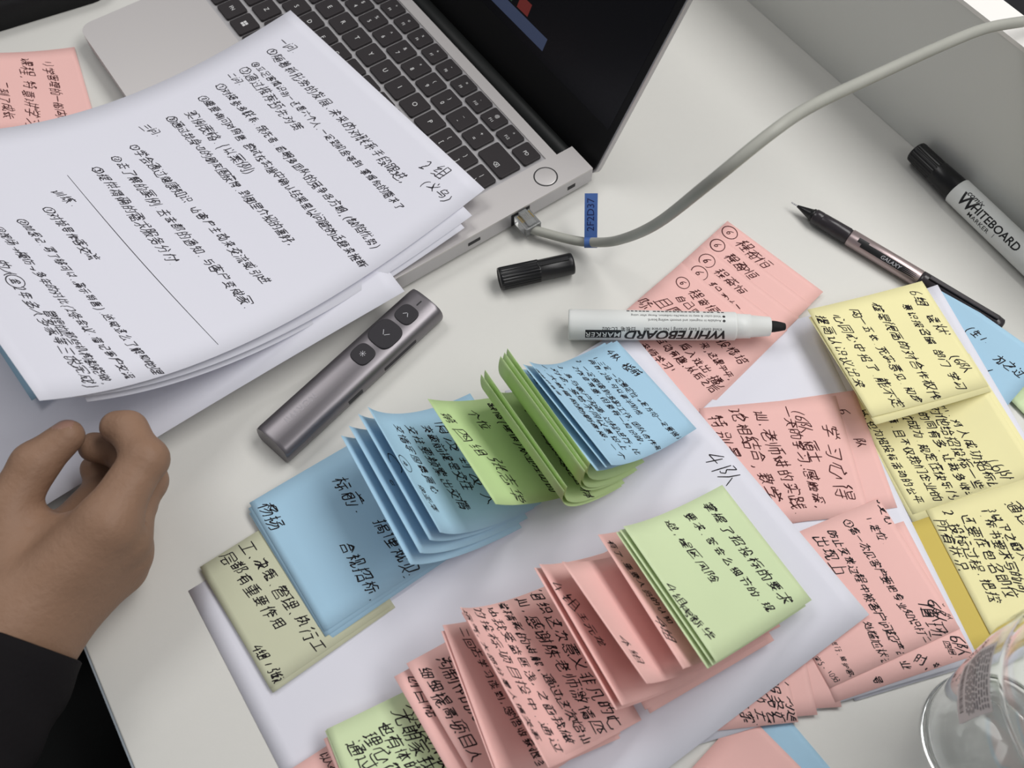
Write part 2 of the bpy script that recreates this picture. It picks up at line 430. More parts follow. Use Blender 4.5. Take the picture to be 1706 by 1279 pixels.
(21021,92,1555,1851,0,946,2245,1634,1613,0,2751,4950,4718,4413,3714,0,1231,1633,2132,2436,0,2426,2032,0,2614,3019,3329,3550,0),
(21028,91,1151,1445,0,2054,2028,3128,0,3052,2745,0,1139,3039,0,3848,3825,0,4853,4814,4512,4113,0,928,2028,0,1415,1923,1928,0),
(21035,91,3748,3726,0,931,2830,2715,2513,2013,0,4853,4814,4512,4113,0,1834,1519,1014,0,1153,2753,2840,1239,1153,0),
(21040,91,1051,3251,0,1339,2439,3041,3139,0,2646,3041,0,3850,3824,0,4853,4815,4714,4114,0,1129,3129,0,2134,2118,1016,0,3219,2118,0,1851,1442,1440,0),
(21046,93,1353,1247,3147,0,2154,2112,0,1043,1248,0,839,3339,0,4050,4026,0,4954,4914,4813,4113,0,1116,1130,3130,3116,2617,0),
(21069,95,1954,2150,2147,4947,0,1047,2147,0,4154,3947,0,3738,3722,0,4739,4714,4613,4112,3814,0,1212,1239,2739,2714,2612,2112,0,1232,2731,0,1224,2723,0),
(21151,94,1049,2449,0,3653,3639,3326,3019,2413,2214,0,2843,4943,4817,4513,3813,0,822,2526,0,1749,1624,0),
(21152,91,1653,1632,1014,0,945,1645,0,1814,2414,2617,2745,1645,0,3514,3549,4848,4814,0,3518,4817,0),
(21153,96,2455,2350,1243,0,1034,2236,2839,3339,3537,4735,5136,0,1327,4526,4728,0,2832,2827,0,1113,2016,2622,2626,0,3313,4314,4521,4526,0,2351,4349,4145,3239,0,2047,1947,2839,0,1514,2016,0),
(21160,95,1151,2651,0,939,2739,0,3953,3832,3520,3114,0,3243,5043,4816,4513,3913,0,2431,2820,0,1638,1634,1224,1220,2623,2822,0),
(21161,93,3854,3732,3016,0,3043,3743,0,818,2722,0,3913,4613,4715,4943,3843,0,1253,2452,2422,0,1253,1218,0,1242,2441,0,1232,2431,0),
(21183,96,1050,2350,0,1754,1735,1634,1134,0,1041,1641,0,2850,4450,4536,4734,5034,5138,0,2443,1743,0,2844,3342,3549,0,1127,4527,4522,4315,4113,3313,0,3838,3539,3342,0,1013,1614,2118,2421,2626,0,3340,2734,2727,0,2018,1614,0),
(21253,96,2054,1948,1848,1039,0,3725,3824,4324,4526,4647,1948,0,5118,4714,1814,1616,1639,1242,0,1541,1639,3339,3328,1628,0),
(21290,95,1843,2843,2847,0,3747,3720,0,4953,1253,1215,5014,0,1935,2835,2843,0,1726,2826,2835,0,4743,3743,0,4535,3735,0,2820,2826,0,4826,3726,0),
(21306,95,2044,4322,0,4952,1252,1114,5014,0,4145,3435,2425,2022,1822,0,2738,4124,0,3235,4125,0,2829,2123,0,2829,2425,0),
(21322,95,1353,1553,1945,0,3055,3012,0,1338,4738,0,4754,4553,4145,0,927,5027,0),
(21326,95,2255,1851,1848,1245,0,3353,3337,3435,4835,4940,0,2443,2642,3344,0,1833,1747,0,4750,3746,3346,0,1024,5024,0,3030,3013,0),
(21363,91,2425,2520,2816,0,1014,1216,1817,2520,2620,0,4322,4722,4824,4851,3551,3513,0,1252,2851,2832,1232,1252,0,1243,2742,0,1232,1115,0),
(21382,95,3145,3031,2825,2418,2014,1814,0,1938,3037,0,4952,1252,1230,913,0,3514,3713,4113,4515,4723,4737,3138,0,2620,2216,0),
(21402,96,4952,1352,1329,913,0,2130,4330,0,1721,5121,0,2613,3313,3324,3425,3926,4129,0,2246,4546,4536,2235,2136,2246,0,2141,4541,0),
(21435,95,1447,4647,0,3055,3034,5034,0,1034,3034,0,1415,2430,2534,0,3926,4320,4317,4714,0,2226,1922,0,1616,4317,0),
(21442,97,2654,2151,1947,1647,0,939,5039,0,3653,3951,4247,4547,0,1128,1630,2238,0,3433,3233,2228,1928,1631,0,1822,2321,3727,0,1712,2914,4321,0,5128,4927,4331,3738,0,2048,2047,2646,4148,0,2646,2539,0,2136,1631,0,2135,1732,1730,0,3936,4232,0),
(21451,96,2355,2346,2136,2430,3618,4713,5014,0,1046,4946,0,1015,1522,2034,2336,4336,4028,3320,0,1813,2113,3320,0,3826,3522,0,3420,3817,0),
(21457,96,1753,1443,0,2954,2843,4943,0,4154,4549,0,818,1017,1724,2535,2543,1443,0,1814,2213,2614,3320,3520,4332,4334,2535,0,4913,4314,3520,0,2433,2432,2728,3320,0,3926,3622,0,3926,3622,0,3219,2514,0,3520,3718,4116,0),
(21463,95,1051,4355,4754,0,1647,1841,4941,4934,0,2949,3045,3041,0,1034,1041,1841,0,4449,4144,4141,0,1632,1831,1928,2819,3219,4028,4131,1831,0,1014,1313,1914,2516,2819,0,5114,4913,4314,3616,3219,0,2027,2424,0,3928,3926,3523,0),
(21464,96,1050,4950,0,3055,3050,0,1644,1237,0,1330,1730,1827,2818,3218,4126,4130,1830,0,2436,2449,0,4144,4837,0,3536,3549,0,813,1814,2516,2818,0,5114,4912,4413,3416,3218,0),
(21476,95,1045,5045,0,3054,3032,4431,4413,0,1413,1431,3032,0,1515,4415,0),
(21487,95,1051,5051,0,1421,1440,3139,3125,1425,0,3413,3912,4314,4351,0),
(21495,93,1035,4935,0,4528,4326,1926,2034,0,3012,3913,4116,4326,0,1653,4353,4343,1643,1653,0),
(21508,97,2455,2350,2049,1847,1142,0,930,1832,2836,2938,3238,4147,4150,2350,0,1613,1614,4214,4127,1727,1614,0,5231,4930,4232,3336,3138,0,1947,2938,0,4147,3642,0,4146,3742,0,3238,3236,3535,0),
(21512,97,3155,3051,2245,1741,1038,0,5039,4341,3251,3051,0,1613,1629,4329,4313,0,2851,2043,0,2851,2245,0,3251,3547,0,3251,3547,0,1841,1939,4139,4342,0,3647,4143,0,1715,4315,0),
(21516,91,1943,4043,0,2219,2235,3834,3822,2222,0,1112,1152,4852,4814,4712,4112,0),
(21517,85,2755,2655,2550,4250,4347,3337,2735,2630,0,1142,2551,0,2240,2736,2734,0,1028,2431,4430,4513,0,1913,1929,0,4146,4145,3539,0,4044,3539,0,2015,4515,0),
(21518,95,4953,4354,1450,1427,913,0,5041,1441,0,2212,2230,4630,4712,0,2216,4715,0),
(21521,91,2854,2646,1145,1113,0,2219,2236,3736,3723,2223,0,4012,4713,4814,4845,2646,0),
(21592,94,1422,1536,4536,4522,0,2929,2923,2417,1212,914,0,3318,4813,4914,0,1653,4253,4351,4345,1644,1653,0),
(21644,90,1051,2653,0,940,2740,0,820,822,1634,1836,1839,0,2628,2530,1836,0,1912,1836,0,3315,3350,4749,4716,0,2052,1940,0,3320,4719,0),
(21697,93,1013,1131,2430,2414,0,3313,3431,4930,4913,0,1853,4153,4139,1839,1853,0,1115,2415,0,3415,4915,0),
(21776,94,3255,3324,4623,4613,0,2043,4543,4530,2030,0,1737,4937,0,4950,1250,1228,914,0,2012,2023,3324,0,2114,4614,0),
(21806,90,1855,1849,4749,0,1144,1546,1751,0,3155,3231,4731,0,1530,1531,3231,0,4543,1543,1445,0,4537,1537,1543,0,1513,1514,4514,4424,1624,1514,0,1536,1531,0),
(21916,95,1051,4951,0,1445,4545,0,3055,3045,0,927,5027,0,1612,1614,4414,4321,1621,1614,0,1640,4340,4334,1734,1640,0,2234,2227,0,3934,3727,0),
(22235,91,1626,2029,2335,2450,4850,4815,0,1114,1150,2450,0,4530,4429,3629,3530,3550,0,1118,4818,0),
(22238,92,1013,1153,4852,4813,0,2241,3741,3727,2226,2241,0,1115,4815,0),
(22242,92,1841,4141,0,3447,3441,0,1826,2026,3337,0,1013,1014,4814,4753,1052,1014,0,2921,3321,3423,3436,3340,0,3036,2632,0),
(22266,91,1841,4141,0,3046,3033,3932,3822,2222,2132,3033,0,1112,1153,4852,4813,0,1214,4814,0),
(22280,92,2048,2245,2242,4142,0,3149,2947,2943,0,1636,4336,0,1629,2132,2436,0,1013,1014,4914,4853,1052,1014,0,3125,3425,3530,3733,4329,0,3922,3719,2420,2330,2232,0,2842,2641,2637,0,2231,3530,0),
(22303,95,3054,3014,5014,0,1239,4739,0,1014,3014,0),
(22312,94,1047,4947,0,2654,2447,0,1232,1632,1612,0,3640,3614,4914,0,2532,4732,0,2314,3614,0,2247,1636,1632,0),
(22320,96,1554,1524,922,0,843,2043,0,2849,2815,3014,4914,5119,0,3854,3824,0,2228,2026,1525,0,4326,4726,4929,4944,4645,3842,0,2839,3038,3740,0),
(22330,94,1554,1522,920,0,2553,4353,0,943,2043,0,2639,4938,4716,4513,3914,0,2024,1523,0,2624,3332,3539,0,2613,2814,3724,4339,0,4152,4149,3343,3039,3039,0),
(22521,96,1454,1422,920,0,843,2043,0,2649,4949,0,3754,3749,0,2945,3139,0,2436,5036,0,4545,4336,0,2124,1423,0,2813,2814,4714,4628,2828,2814,0),
(22788,97,1955,1753,1438,1033,0,3754,3722,0,914,1013,1214,2123,2818,3415,4914,0,4733,4042,3742,0,1647,2846,2636,2430,2126,2123,2222,0,1438,1636,1830,2126,0),
(22810,94,2955,2855,2751,2350,1444,0,2243,2839,2637,1533,1033,0,3938,3537,3533,3233,2528,1825,0,2725,3025,3420,3921,4730,4732,3533,0,1213,2515,3318,3420,0,2751,4050,3947,3643,2738,0,3947,3543,0,3947,3643,0,4729,4122,3720,0,4728,4122,0),
(22815,97,1655,1454,1449,1043,1041,1239,1222,0,4156,3955,3951,3245,0,3743,4041,3938,4136,4133,3125,0,3236,3335,3939,4038,0,1714,2314,2517,2648,1449,0,3724,4320,4825,5030,4932,4132,0,2913,3514,4017,4320,4122,0,1041,1139,2039,2025,1225,0,3951,4851,4545,4041,0),
(22823,96,3054,3038,3823,4516,4914,5014,0,1040,4940,0,1014,1415,2122,2732,2836,3038,3236,0,2941,2840,3237,0),
(22825,97,1251,4751,0,1036,2935,3722,4217,4913,0,914,1013,2019,2525,3034,2951,0,4936,2835,0,3034,3722,0),
(22859,97,1049,3249,3347,3344,4335,4313,0,3054,2949,0,1034,1435,5235,0,4949,3248,0,1613,1635,0,2648,2644,1836,1834,0,1626,4325,0,3034,3016,4315,0,1615,3016,0),
(22909,96,1554,1445,2345,2439,1823,914,0,845,1445,0,3051,4751,4647,3939,3914,3812,3312,0,2834,5034,0,2319,1824,0,1344,1030,1824,0,4546,4142,0,1620,1014,0,1619,1014,0),
(22914,92,1754,1234,1229,1925,2618,0,945,2644,2431,2024,0,1013,1416,2023,0,3314,3349,4949,4915,0,1819,1214,0,3318,4918,0),
(23398,95,1654,1851,1847,4847,4941,0,2955,3151,3147,0,1040,1047,1847,0,1838,4038,0,4555,4353,4147,0,1026,4926,0,1914,2212,2913,3031,3634,3837,0),
(23436,96,2954,3149,4849,4842,0,1042,1049,3049,0,1840,4140,0,931,4931,0,814,1313,2019,2224,2230,0,5118,5015,4813,3614,3531,0,2018,1715,1213,0),
(23450,96,2955,3049,4749,4842,0,1042,1149,3049,0,1739,4239,0,1933,1730,1624,1114,0,4428,3028,3039,0,4913,3713,2516,1624,1624,0,3027,3014,0,2120,2616,0,2120,2416,0),
(23454,94,2855,3053,3049,4749,4843,0,1143,1149,3049,0,1943,2439,0,1435,1932,0,3243,3028,2722,2216,1614,1114,0,1026,2825,0,3420,4914,0,4926,3026,0,2621,2418,1815,0),
(23458,97,1044,1050,4950,4945,0,3055,3050,0,2446,2443,1236,0,1026,1827,2430,2833,3233,3940,3942,0,5228,4926,4327,3430,3233,0,2443,3942,0,2141,2833,0,1826,1814,4114,4124,4328,0,3133,3530,0,1825,4225,0),
(23478,97,1044,1151,4851,4944,0,1742,4242,0,1133,1232,2737,2841,0,1024,1525,3032,3230,3318,2912,2412,2214,0,4436,3630,3230,2637,2738,0,1116,1416,2924,3225,0,5116,4915,4024,3831,0,4123,4816,0,4122,4716,0),
(23487,93,1046,1151,4851,4947,0,1843,1536,1612,0,2442,4942,0,1232,1234,1534,0,2613,2634,4634,4713,0,3541,3534,0,2625,4724,0,2615,4715,0),
(23545,96,1048,2547,2541,2027,2226,2720,0,1237,2030,0,4554,4514,4313,3812,0,3043,5043,0,3333,3626,0,1014,1518,1926,2127,2028,0,1336,2130,0,1436,1831,0),
(23548,94,1028,4928,0,4839,4737,4436,2036,1437,1453,4353,4344,1344,0,3931,3914,3712,3012,0,2417,1824,1828,0),
(23581,93,1654,1950,1946,4746,4840,0,3055,3046,0,1139,1146,1946,0,4354,4049,4046,0,1637,4337,0,1029,4929,0,1414,2426,2428,0,3824,4713,0,1616,1614,2314,4116,4317,0),
(23588,96,2854,2737,2530,2020,1415,1013,914,0,1043,4943,0,3754,4649,0,3236,3216,3414,4814,5017,5023,0),
(23596,96,1454,1434,1222,914,1013,0,945,2545,0,3954,3951,4942,0,2941,3343,3952,0,3337,3330,3122,0,4437,4420,0,5218,4914,4413,2314,2118,2145,0),
(23604,96,1454,1436,1222,915,1013,0,845,2145,0,2652,2639,0,3355,3337,0,4155,4149,4949,0,3742,4149,0,2421,4921,0,5016,4914,2114,1916,1945,0,2732,4732,4721,0,2732,2721,0,3432,3321,0,4132,4021,0),
(23618,94,2236,4636,0,1827,5027,0,914,1328,1453,4653,4743,1343,0,4222,4712,0,2827,2926,2418,2415,0,2415,3714,4516,0),
(23637,96,1936,4836,0,1828,3328,3819,4514,5114,0,914,1326,1453,4753,4744,1444,0,2214,3215,3518,0,5028,3327,0,4924,4724,4018,0,2744,2628,0,4144,4028,0,2428,2214,0),
(24037,95,1249,4749,0,916,5016,0,3049,3016,0),
(24039,96,948,2348,2751,5051,0,822,2425,0,5136,4934,4925,4716,4313,3613,0,1748,1623,0,3551,3235,0,3236,4934,0),
(24049,96,1451,4451,4433,0,4922,5018,4916,4514,1814,1417,1436,4436,0),
(24072,95,1954,1928,1720,1414,0,1149,1128,0,2652,5052,0,2820,2843,4842,4821,4720,4320,0,3712,3752,0),
(24110,94,1051,3051,0,2054,2039,1230,930,0,1144,2944,0,937,1837,0,4853,4445,4940,4937,4634,4134,3936,0,3037,2037,0,3030,3012,0,3532,3552,4752,0,1416,1426,1230,1330,0,3915,4516,4526,1326,1228,0),
(24120,92,1654,1852,1847,4847,4941,0,3055,3047,0,1041,1147,1847,0,4353,4151,4147,0,1415,1426,4526,4514,3715,0,3013,3032,4133,4140,1839,1933,3032,0),
(24179,95,1251,4751,0,1445,1645,1937,0,930,5030,0,4345,3936,0,3013,3051,0),
(24180,95,2055,1849,1647,1241,0,4749,1849,0,1024,5024,0,4737,1837,1724,0,3212,3249,0,1647,1343,0),
(24231,95,3155,3349,5049,0,2343,2338,1730,0,3343,3314,5014,0,4343,4337,5031,0,2832,2237,0,1924,4724,0,814,1225,1249,3349,0,1614,3314,0,3332,3731,4237,0),
(24247,97,2956,3155,3250,3226,3722,4022,4726,0,2043,4543,4631,1930,0,1737,5037,0,5051,1251,1228,914,0,2026,2423,2520,1616,0,2413,3212,3325,0,5015,4417,3922,0,2520,3221,0),
(24341,86,1253,3052,3041,1441,1232,1230,2930,3022,2816,2613,1813,1615,0,4554,4513,0),
(24352,97,1253,2152,2142,1241,1239,1230,2030,2124,2015,1712,1212,1114,0,3153,3214,0,4751,4750,3741,0,2536,5036,0,3816,3115,0,5014,4323,3936,0,4751,4549,4750,0,4447,3942,0,4447,3942,0,4520,4915,0),
(24418,97,1051,3151,0,836,3236,0,4653,4047,3645,0,4839,4435,3731,0,1014,1528,1551,0,2613,2651,0,5127,4116,3513,3314,0,4824,4319,0,4823,4419,0,4218,3714,0),
(24425,97,1051,3053,0,1045,1245,1440,0,2047,2242,0,3047,2840,0,932,1932,2430,0,4854,4147,3745,0,2137,2132,0,3132,2432,2028,817,0,3832,4435,0,3022,2229,2231,0,2112,2028,0,4924,4217,3513,3414,0,4350,3946,0,2132,2130,2330,2431,0,2726,3022,0,4823,4419,0),
(24448,96,1855,1248,0,3555,3750,0,1843,1537,1513,0,2445,4945,0,831,1536,0,2630,4730,0,2314,5014,0,3745,3714,0),
(24456,96,1653,1147,0,1843,1537,1612,0,932,1234,1535,0,4928,4023,3725,3530,3534,4634,4652,2753,2614,3516,0,5214,4714,4023,0,2644,4643,0,2635,3534,0,4121,4616,0,4120,4516,0),
(24464,96,1855,1047,0,1945,1538,1513,0,3655,3653,2441,0,934,1536,0,2330,4930,0,5041,4544,3653,0,2623,2316,0,4524,4916,0,3013,3512,3614,3639,4539,4742,0,2643,2939,3639,0),
(24471,95,1855,1853,946,0,1843,1537,1612,0,2434,4934,0,2226,5026,0,2822,3217,0,3612,4212,4314,4333,0,1653,1047,0,1653,1147,0,2753,4753,4740,2839,2753,0,2747,4747,0),
(24503,96,1855,845,0,2351,5151,0,3654,3545,4944,4935,2535,2544,3545,0,1843,1537,1513,0,2228,5128,0,2422,2114,0,3021,3014,3113,4213,4316,0,4722,5115,0,3344,3235,0,4144,4035,0),
(24515,97,2651,3545,0,1438,1337,1021,0,2140,2118,2314,3914,4118,4123,0,4537,5123,0,2751,3345,0,3049,3345,0),
(24535,95,1047,4947,0,3054,3036,4736,0,1236,3036,0,1325,1016,0,2631,3525,0,2025,2014,2213,3913,4118,0,4326,4524,4915,0,4426,4721,0),
(24555,97,1554,1512,0,1045,836,0,2046,2241,0,3554,3530,4318,5014,0,2647,4647,4732,5132,0,2432,4732,0,2213,2413,3221,3429,3631,0,3532,3532,4318,0,3121,3019,2313,0,3019,2614,0),
(24577,96,948,5048,0,3055,2947,0,1030,1934,2641,2847,0,2635,3133,0,1526,1324,1016,0,2024,2018,2214,4014,4118,0,2828,3322,0,5032,4831,4134,3342,3247,0,4526,4916,0,2439,1834,0,3344,3540,4135,0,2439,2034,0,3540,4035,0),
(24635,96,2054,2351,2345,4344,4332,1632,1644,2345,0,3954,3545,0,1425,1224,1016,0,2024,2017,2213,4013,4116,0,4525,5016,0),
(24658,96,1554,1513,0,1045,836,0,2652,4952,0,2046,2241,0,2415,5015,0,2843,4743,4723,2823,2843,0,2834,4733,0),
(24735,96,1554,1512,0,1045,836,0,2553,4953,0,2046,2241,0,2644,4544,4534,5034,0,2434,4534,0,2712,2726,4626,4713,0,3452,3344,0,3343,3234,0,2814,4714,0),
(24773,96,1454,1413,0,945,836,0,2351,4951,0,3654,3639,5139,0,2043,1748,1448,0,2445,4845,0,2239,3639,0,2513,2633,4732,4714,4512,4013,0,2527,4726,0,2520,4720,0),
(24847,93,1251,4651,0,1043,4943,0,1420,1114,0,2120,2214,2412,3712,3914,3917,0,3320,2823,2826,4326,4337,1637,1627,1726,2826,0,4422,4816,0,2251,2243,0,4051,3743,0,1632,4332,0),
(24863,96,3555,3738,4132,4527,4927,5132,0,1843,3143,0,4255,4553,4650,5050,0,1028,1236,1350,4650,0,4643,4337,3935,0,1320,1015,0,2022,2014,2212,3812,4117,0,2824,3319,0,4522,4916,0,1937,3037,3030,3228,3528,4033,0,1937,2030,3129,0),
(24895,94,4953,1253,1230,914,0,1828,2633,0,2628,3228,3336,4536,4547,2047,2136,3336,0,1821,1614,0,4132,4728,0,2421,2414,2613,4113,4218,0,4522,4916,0,2042,4541,0),
(24910,97,1554,1512,0,1045,835,0,2451,4951,0,2047,2239,0,2322,5122,0,2313,3016,3218,3222,0,5013,4318,4322,0,3650,3744,4644,4622,0,2844,3645,0,2844,2822,0,2839,4639,0,2834,4633,0,2828,4628,0),
(25026,96,1554,1512,0,1045,836,0,2451,5151,0,3154,3149,0,2047,2043,2440,5140,0,2645,4945,0,4354,4349,4646,0,2619,4919,0,2313,5113,0,3745,3714,0,2635,4835,4825,2724,2635,0,2630,4830,0),
(25103,96,949,2449,2239,1932,1928,2225,2422,0,1042,1634,1932,0,3454,3536,3920,4116,4613,4914,5120,0,4354,4749,0,2841,4943,0,918,1422,1828,1928,2126,0,4736,4430,3924,0,2914,3519,3920,0,3519,3014,0,3620,3216,0),
(25104,96,3354,3346,3821,4414,4913,5119,5022,0,4155,4750,4746,5046,0,4638,4330,3825,0,1820,2420,2521,2636,1336,1346,4746,0,914,1222,1336,0,2814,3520,3822,3920,0,3520,3216,0,3620,3216,0),
(25105,97,1050,2753,0,940,4940,0,3454,3540,3922,4216,4712,5014,5022,0,826,2028,2029,2930,0,1214,1412,2014,2028,0,4734,4328,3925,0,2716,2815,3520,3922,0,2051,2027,0),
(25110,96,1047,4947,0,3454,3539,3728,3926,3921,4117,4712,4914,5120,0,4255,4751,0,4739,4330,3926,0,1117,2720,3022,0,2814,3520,3920,0,1339,2639,2627,1327,1339,0,3520,3116,0,3620,3216,0),
(25143,85,2955,3151,3147,4547,4531,0,1014,1426,1547,3147,0,1534,4534,0),
(25152,96,2653,1149,1122,814,913,0,4853,3349,3325,2814,0,5037,3337,0,4512,4537,0,1143,2541,2531,1131,0),
(25163,95,1351,3051,4454,0,1241,4741,0,929,5029,0,2112,2913,3014,3051,0),
(25171,96,1654,1614,1613,1113,0,945,2345,0,2850,5150,0,929,1630,0,2433,1632,0,3213,3913,4114,4150,0),
(25191,96,1554,1514,1012,0,1044,2044,0,3355,3229,2821,2214,0,2544,4344,4515,4713,4913,5115,5119,0,929,1530,0,2234,2132,1532,0,2634,3231,0,3926,3329,3128,0,2820,2516,0),
(25196,94,1554,1514,1113,0,945,2145,0,2653,4353,0,929,1530,0,2839,3339,3334,3029,2424,2224,0,2132,1532,0,2513,2814,3522,4030,4339,4938,4928,4715,4513,4013,0,4152,4149,3243,3139,0,3439,4339,0),
(25216,97,1554,1514,1412,1012,0,945,2045,0,3754,3736,4836,4937,0,2647,4947,0,829,1530,0,2636,3736,0,2232,1532,0,2314,2513,3720,4428,4736,0,4913,4415,3720,0,2936,2832,3720,0,4328,3922,0,4226,3922,0),
(25226,97,1554,1514,1412,1012,0,945,2045,0,829,1530,0,2032,1532,0,4830,4852,2752,2716,3014,4714,5016,5120,0,3852,3733,4833,0,2734,3733,0),
(25237,96,1654,1614,1513,1013,0,845,2245,0,2539,2943,3053,4253,4340,5039,0,929,1630,0,2533,2732,2828,3519,4414,4813,5014,0,2313,2814,3519,0,2833,4532,4528,3719,0,4428,4325,3820,0,4225,3821,0),
(25252,93,1654,1614,914,0,945,2145,0,829,1630,0,2232,1632,0,4931,4846,2946,2824,2414,0,2934,4933,0),
(25253,96,1654,1614,1412,1012,0,945,2245,0,829,1630,0,3643,3742,4542,4745,4753,2853,2813,0,2232,1632,0,3314,3514,4424,4836,2836,0,4914,3824,3332,3336,0,4120,4616,0,4120,4516,0),
(25307,92,1554,1514,1412,1012,814,0,845,2045,0,2653,4952,4738,4536,4037,0,829,1530,0,2636,2836,3241,3447,3452,0,2132,1532,0,2812,2830,4730,4812,0,2816,4815,0),
(25454,96,1554,1515,1413,914,0,845,2045,0,829,1530,0,2132,1532,0,5034,2634,2653,4853,4943,2643,0,2214,2626,2634,0,3112,3125,4925,4912,0,4043,3925,0,3214,4914,0),
(25484,94,1754,1848,4948,4942,0,3054,3049,0,1041,1048,1848,0,4455,4151,4148,0,1431,3030,4432,0,1225,4725,0,919,5019,0,2112,2712,3014,3030,0,1842,4142,4236,1836,1842,0),
(25509,96,1454,1414,1312,1012,814,0,845,1945,0,2650,4950,0,3455,3654,3750,0,3045,3238,3337,3330,5130,0,2438,3238,0,829,1430,0,4345,4141,4138,5038,0,2622,2922,3618,4018,4324,4530,0,2312,3415,3617,3619,0,4814,4018,0,1432,2132,2330,3330,0,3338,4138,0,3230,2925,3022,0,3918,4714,0),
(25511,96,1455,1414,1413,913,0,945,2045,0,3754,3849,5049,5144,0,2543,2549,3849,0,828,1429,0,3343,2837,0,2134,2032,1431,0,4242,4936,0,2730,4730,0,2314,5114,0,3730,3714,0),
(25512,95,1554,1514,1413,1112,914,0,845,2045,0,3053,2946,2845,2812,0,3954,4150,4146,4946,0,829,1530,0,4836,2836,0,4826,2826,0,5016,2816,0,2947,4146,0,2441,2133,1932,1532,0,4147,4045,4016,0),
(25552,97,1454,1414,1413,913,0,845,2045,0,829,1430,0,2032,1432,0,2434,4934,0,2929,2726,2722,3315,3813,5113,5214,0,2214,2722,0,4724,3724,3734,0,2753,4753,4740,2740,2753,0,2747,4747,0,2822,3316,0,3724,3714,0),
(25569,96,1454,1415,1313,814,0,845,1945,0,829,1430,0,1932,1432,0,3030,3230,3232,3639,4839,0,4535,4929,0,2922,4922,0,2014,2427,2553,4853,4845,2545,0,2613,5113,0,2539,3538,0,3230,4730,0,3930,3914,0),
(25630,95,1554,1515,1413,914,0,845,2045,0,2450,4950,0,829,1530,0,2512,2531,4831,4914,4712,4512,0,2844,4544,4637,2836,2844,0,3125,4125,4218,3217,3125,0),
(25773,98,1554,1514,1412,1012,0,845,2045,2342,4942,0,2453,3252,4754,0,2749,2849,3046,3042,0,829,1531,0,2135,2033,2231,2531,3441,0,4649,4342,0,3733,3753,0,2712,2728,2431,2532,0,3941,4932,4930,4728,4714,2714,0,2630,2628,4828,0,2722,4722,0,3728,3714,0),
(25805,97,1454,1414,1212,914,0,845,1845,0,829,1430,0,2034,1932,1432,0,2425,3325,3624,3712,0,2114,2214,2716,3524,0,5025,4025,3723,0,5115,4815,3924,0,3053,4353,4445,3045,3053,0,2439,3339,3331,3728,3723,0,2439,2432,3332,3530,0,3939,4939,4932,4032,3939,0,3530,3728,4032,0),
(25910,96,1149,1124,2226,2253,0,3555,3348,3445,5045,0,2835,3239,3345,0,2213,2226,0,2814,3013,4022,4026,4228,4536,4745,0,4815,4022,0,3239,3338,3533,4025,0,3720,3114,0,4320,4616,0,4319,4716,0),
(25945,97,1050,2350,2748,2953,0,1754,1741,2941,3539,3928,4126,4122,5014,0,841,1741,0,3755,3539,0,1030,1230,1635,3135,3339,0,922,3024,0,5145,3545,0,1412,1812,1914,1823,0,3014,4022,4222,0,2649,2646,2441,0,2141,2035,0,2434,2432,1928,1924,0,2332,2028,0,4745,4636,4430,4126,0),
(25968,97,1955,1937,0,945,1845,2839,0,3955,3752,3539,3134,0,936,2145,3045,0,1029,1730,2728,0,5045,3645,0,913,1616,2019,2219,2516,0,3013,3416,4123,4128,3929,3639,3540,0,5014,4914,4123,0,1641,1238,0,1629,1422,2019,0,4745,4329,4126,0,2728,2219,2418,0,4618,4914,0,4618,4914,0),
(26029,96,1053,1018,2818,0,1651,1845,0,2254,2222,0,2951,2745,0,1540,2239,0,4954,3550,3526,3214,0,2940,2240,0,1424,1426,1933,2236,2535,2929,0,5138,3538,0,4513,4537,0,2435,2832,0),
(26032,96,1655,1855,1950,2850,0,1050,1950,0,1346,1442,1338,2838,0,838,1338,0,2446,2338,0,930,2830,0,4853,3451,3428,3014,0,1426,1224,918,0,2525,2820,0,5038,3438,0,1514,1813,1915,1938,0,4513,4537,0),
(26041,94,1046,4946,0,3054,3251,3046,0,1014,1719,2228,2445,0,3014,4114,4321,4434,2334,0),
(26102,96,2845,5145,0,4554,4515,4213,3513,0,3236,3529,0,1018,1050,2250,2222,1022,0,1037,2236,0),
(26159,96,933,4933,0,1728,1722,2515,3114,4914,0,1316,1722,0,4624,3024,3033,0,1553,4453,4439,1539,1553,0,1447,4446,0,3024,3014,0),
(26377,94,1048,4948,0,2654,2448,0,1030,1937,2248,0,1913,1937,0,3713,3912,4314,4339,2039,0,1434,1030,0,1434,1130,0,1932,4331,0,1923,4322,0),
(26379,91,914,1226,1352,2651,2616,2414,1814,0,3014,3428,3452,4752,4814,4713,4113,0,1241,2641,0,1230,2630,0,3441,4841,0,3430,4830,0),
(26381,97,4143,4743,4753,3153,3112,0,914,1227,1253,2253,2314,2212,1712,0,3514,4320,4322,4830,4936,3136,0,5114,4913,4320,0,1242,2341,0,1230,2330,0,3636,3631,3924,4321,0,4118,3714,0,4118,3714,0),
(26399,93,1354,1324,2924,0,948,2948,0,2654,2624,0,824,1324,0,2320,2615,0,3213,3529,3553,4952,4915,4813,4412,4214,0,1341,2641,0,1334,2633,0,3541,4941,0,3530,4930,0),
(26410,97,1446,4646,0,3054,3013,0,1034,2634,3032,3232,4320,4916,0,1016,1721,2832,3032,0,4934,3334,3132,0,2428,1419,0,2428,1821,0),
(26426,98,1754,1713,0,944,2444,0,823,1333,1636,2134,2430,0,2514,2920,3128,3252,4451,4514,5114,5122,0),
(26435,97,1754,1713,0,944,2444,0,2850,4949,5151,0,822,1436,1637,2136,2432,0,2614,2914,3923,4715,5014,0,3050,2945,3334,4120,0,4949,4945,4535,3924,0,3722,3317,2814,0,3722,3317,0),
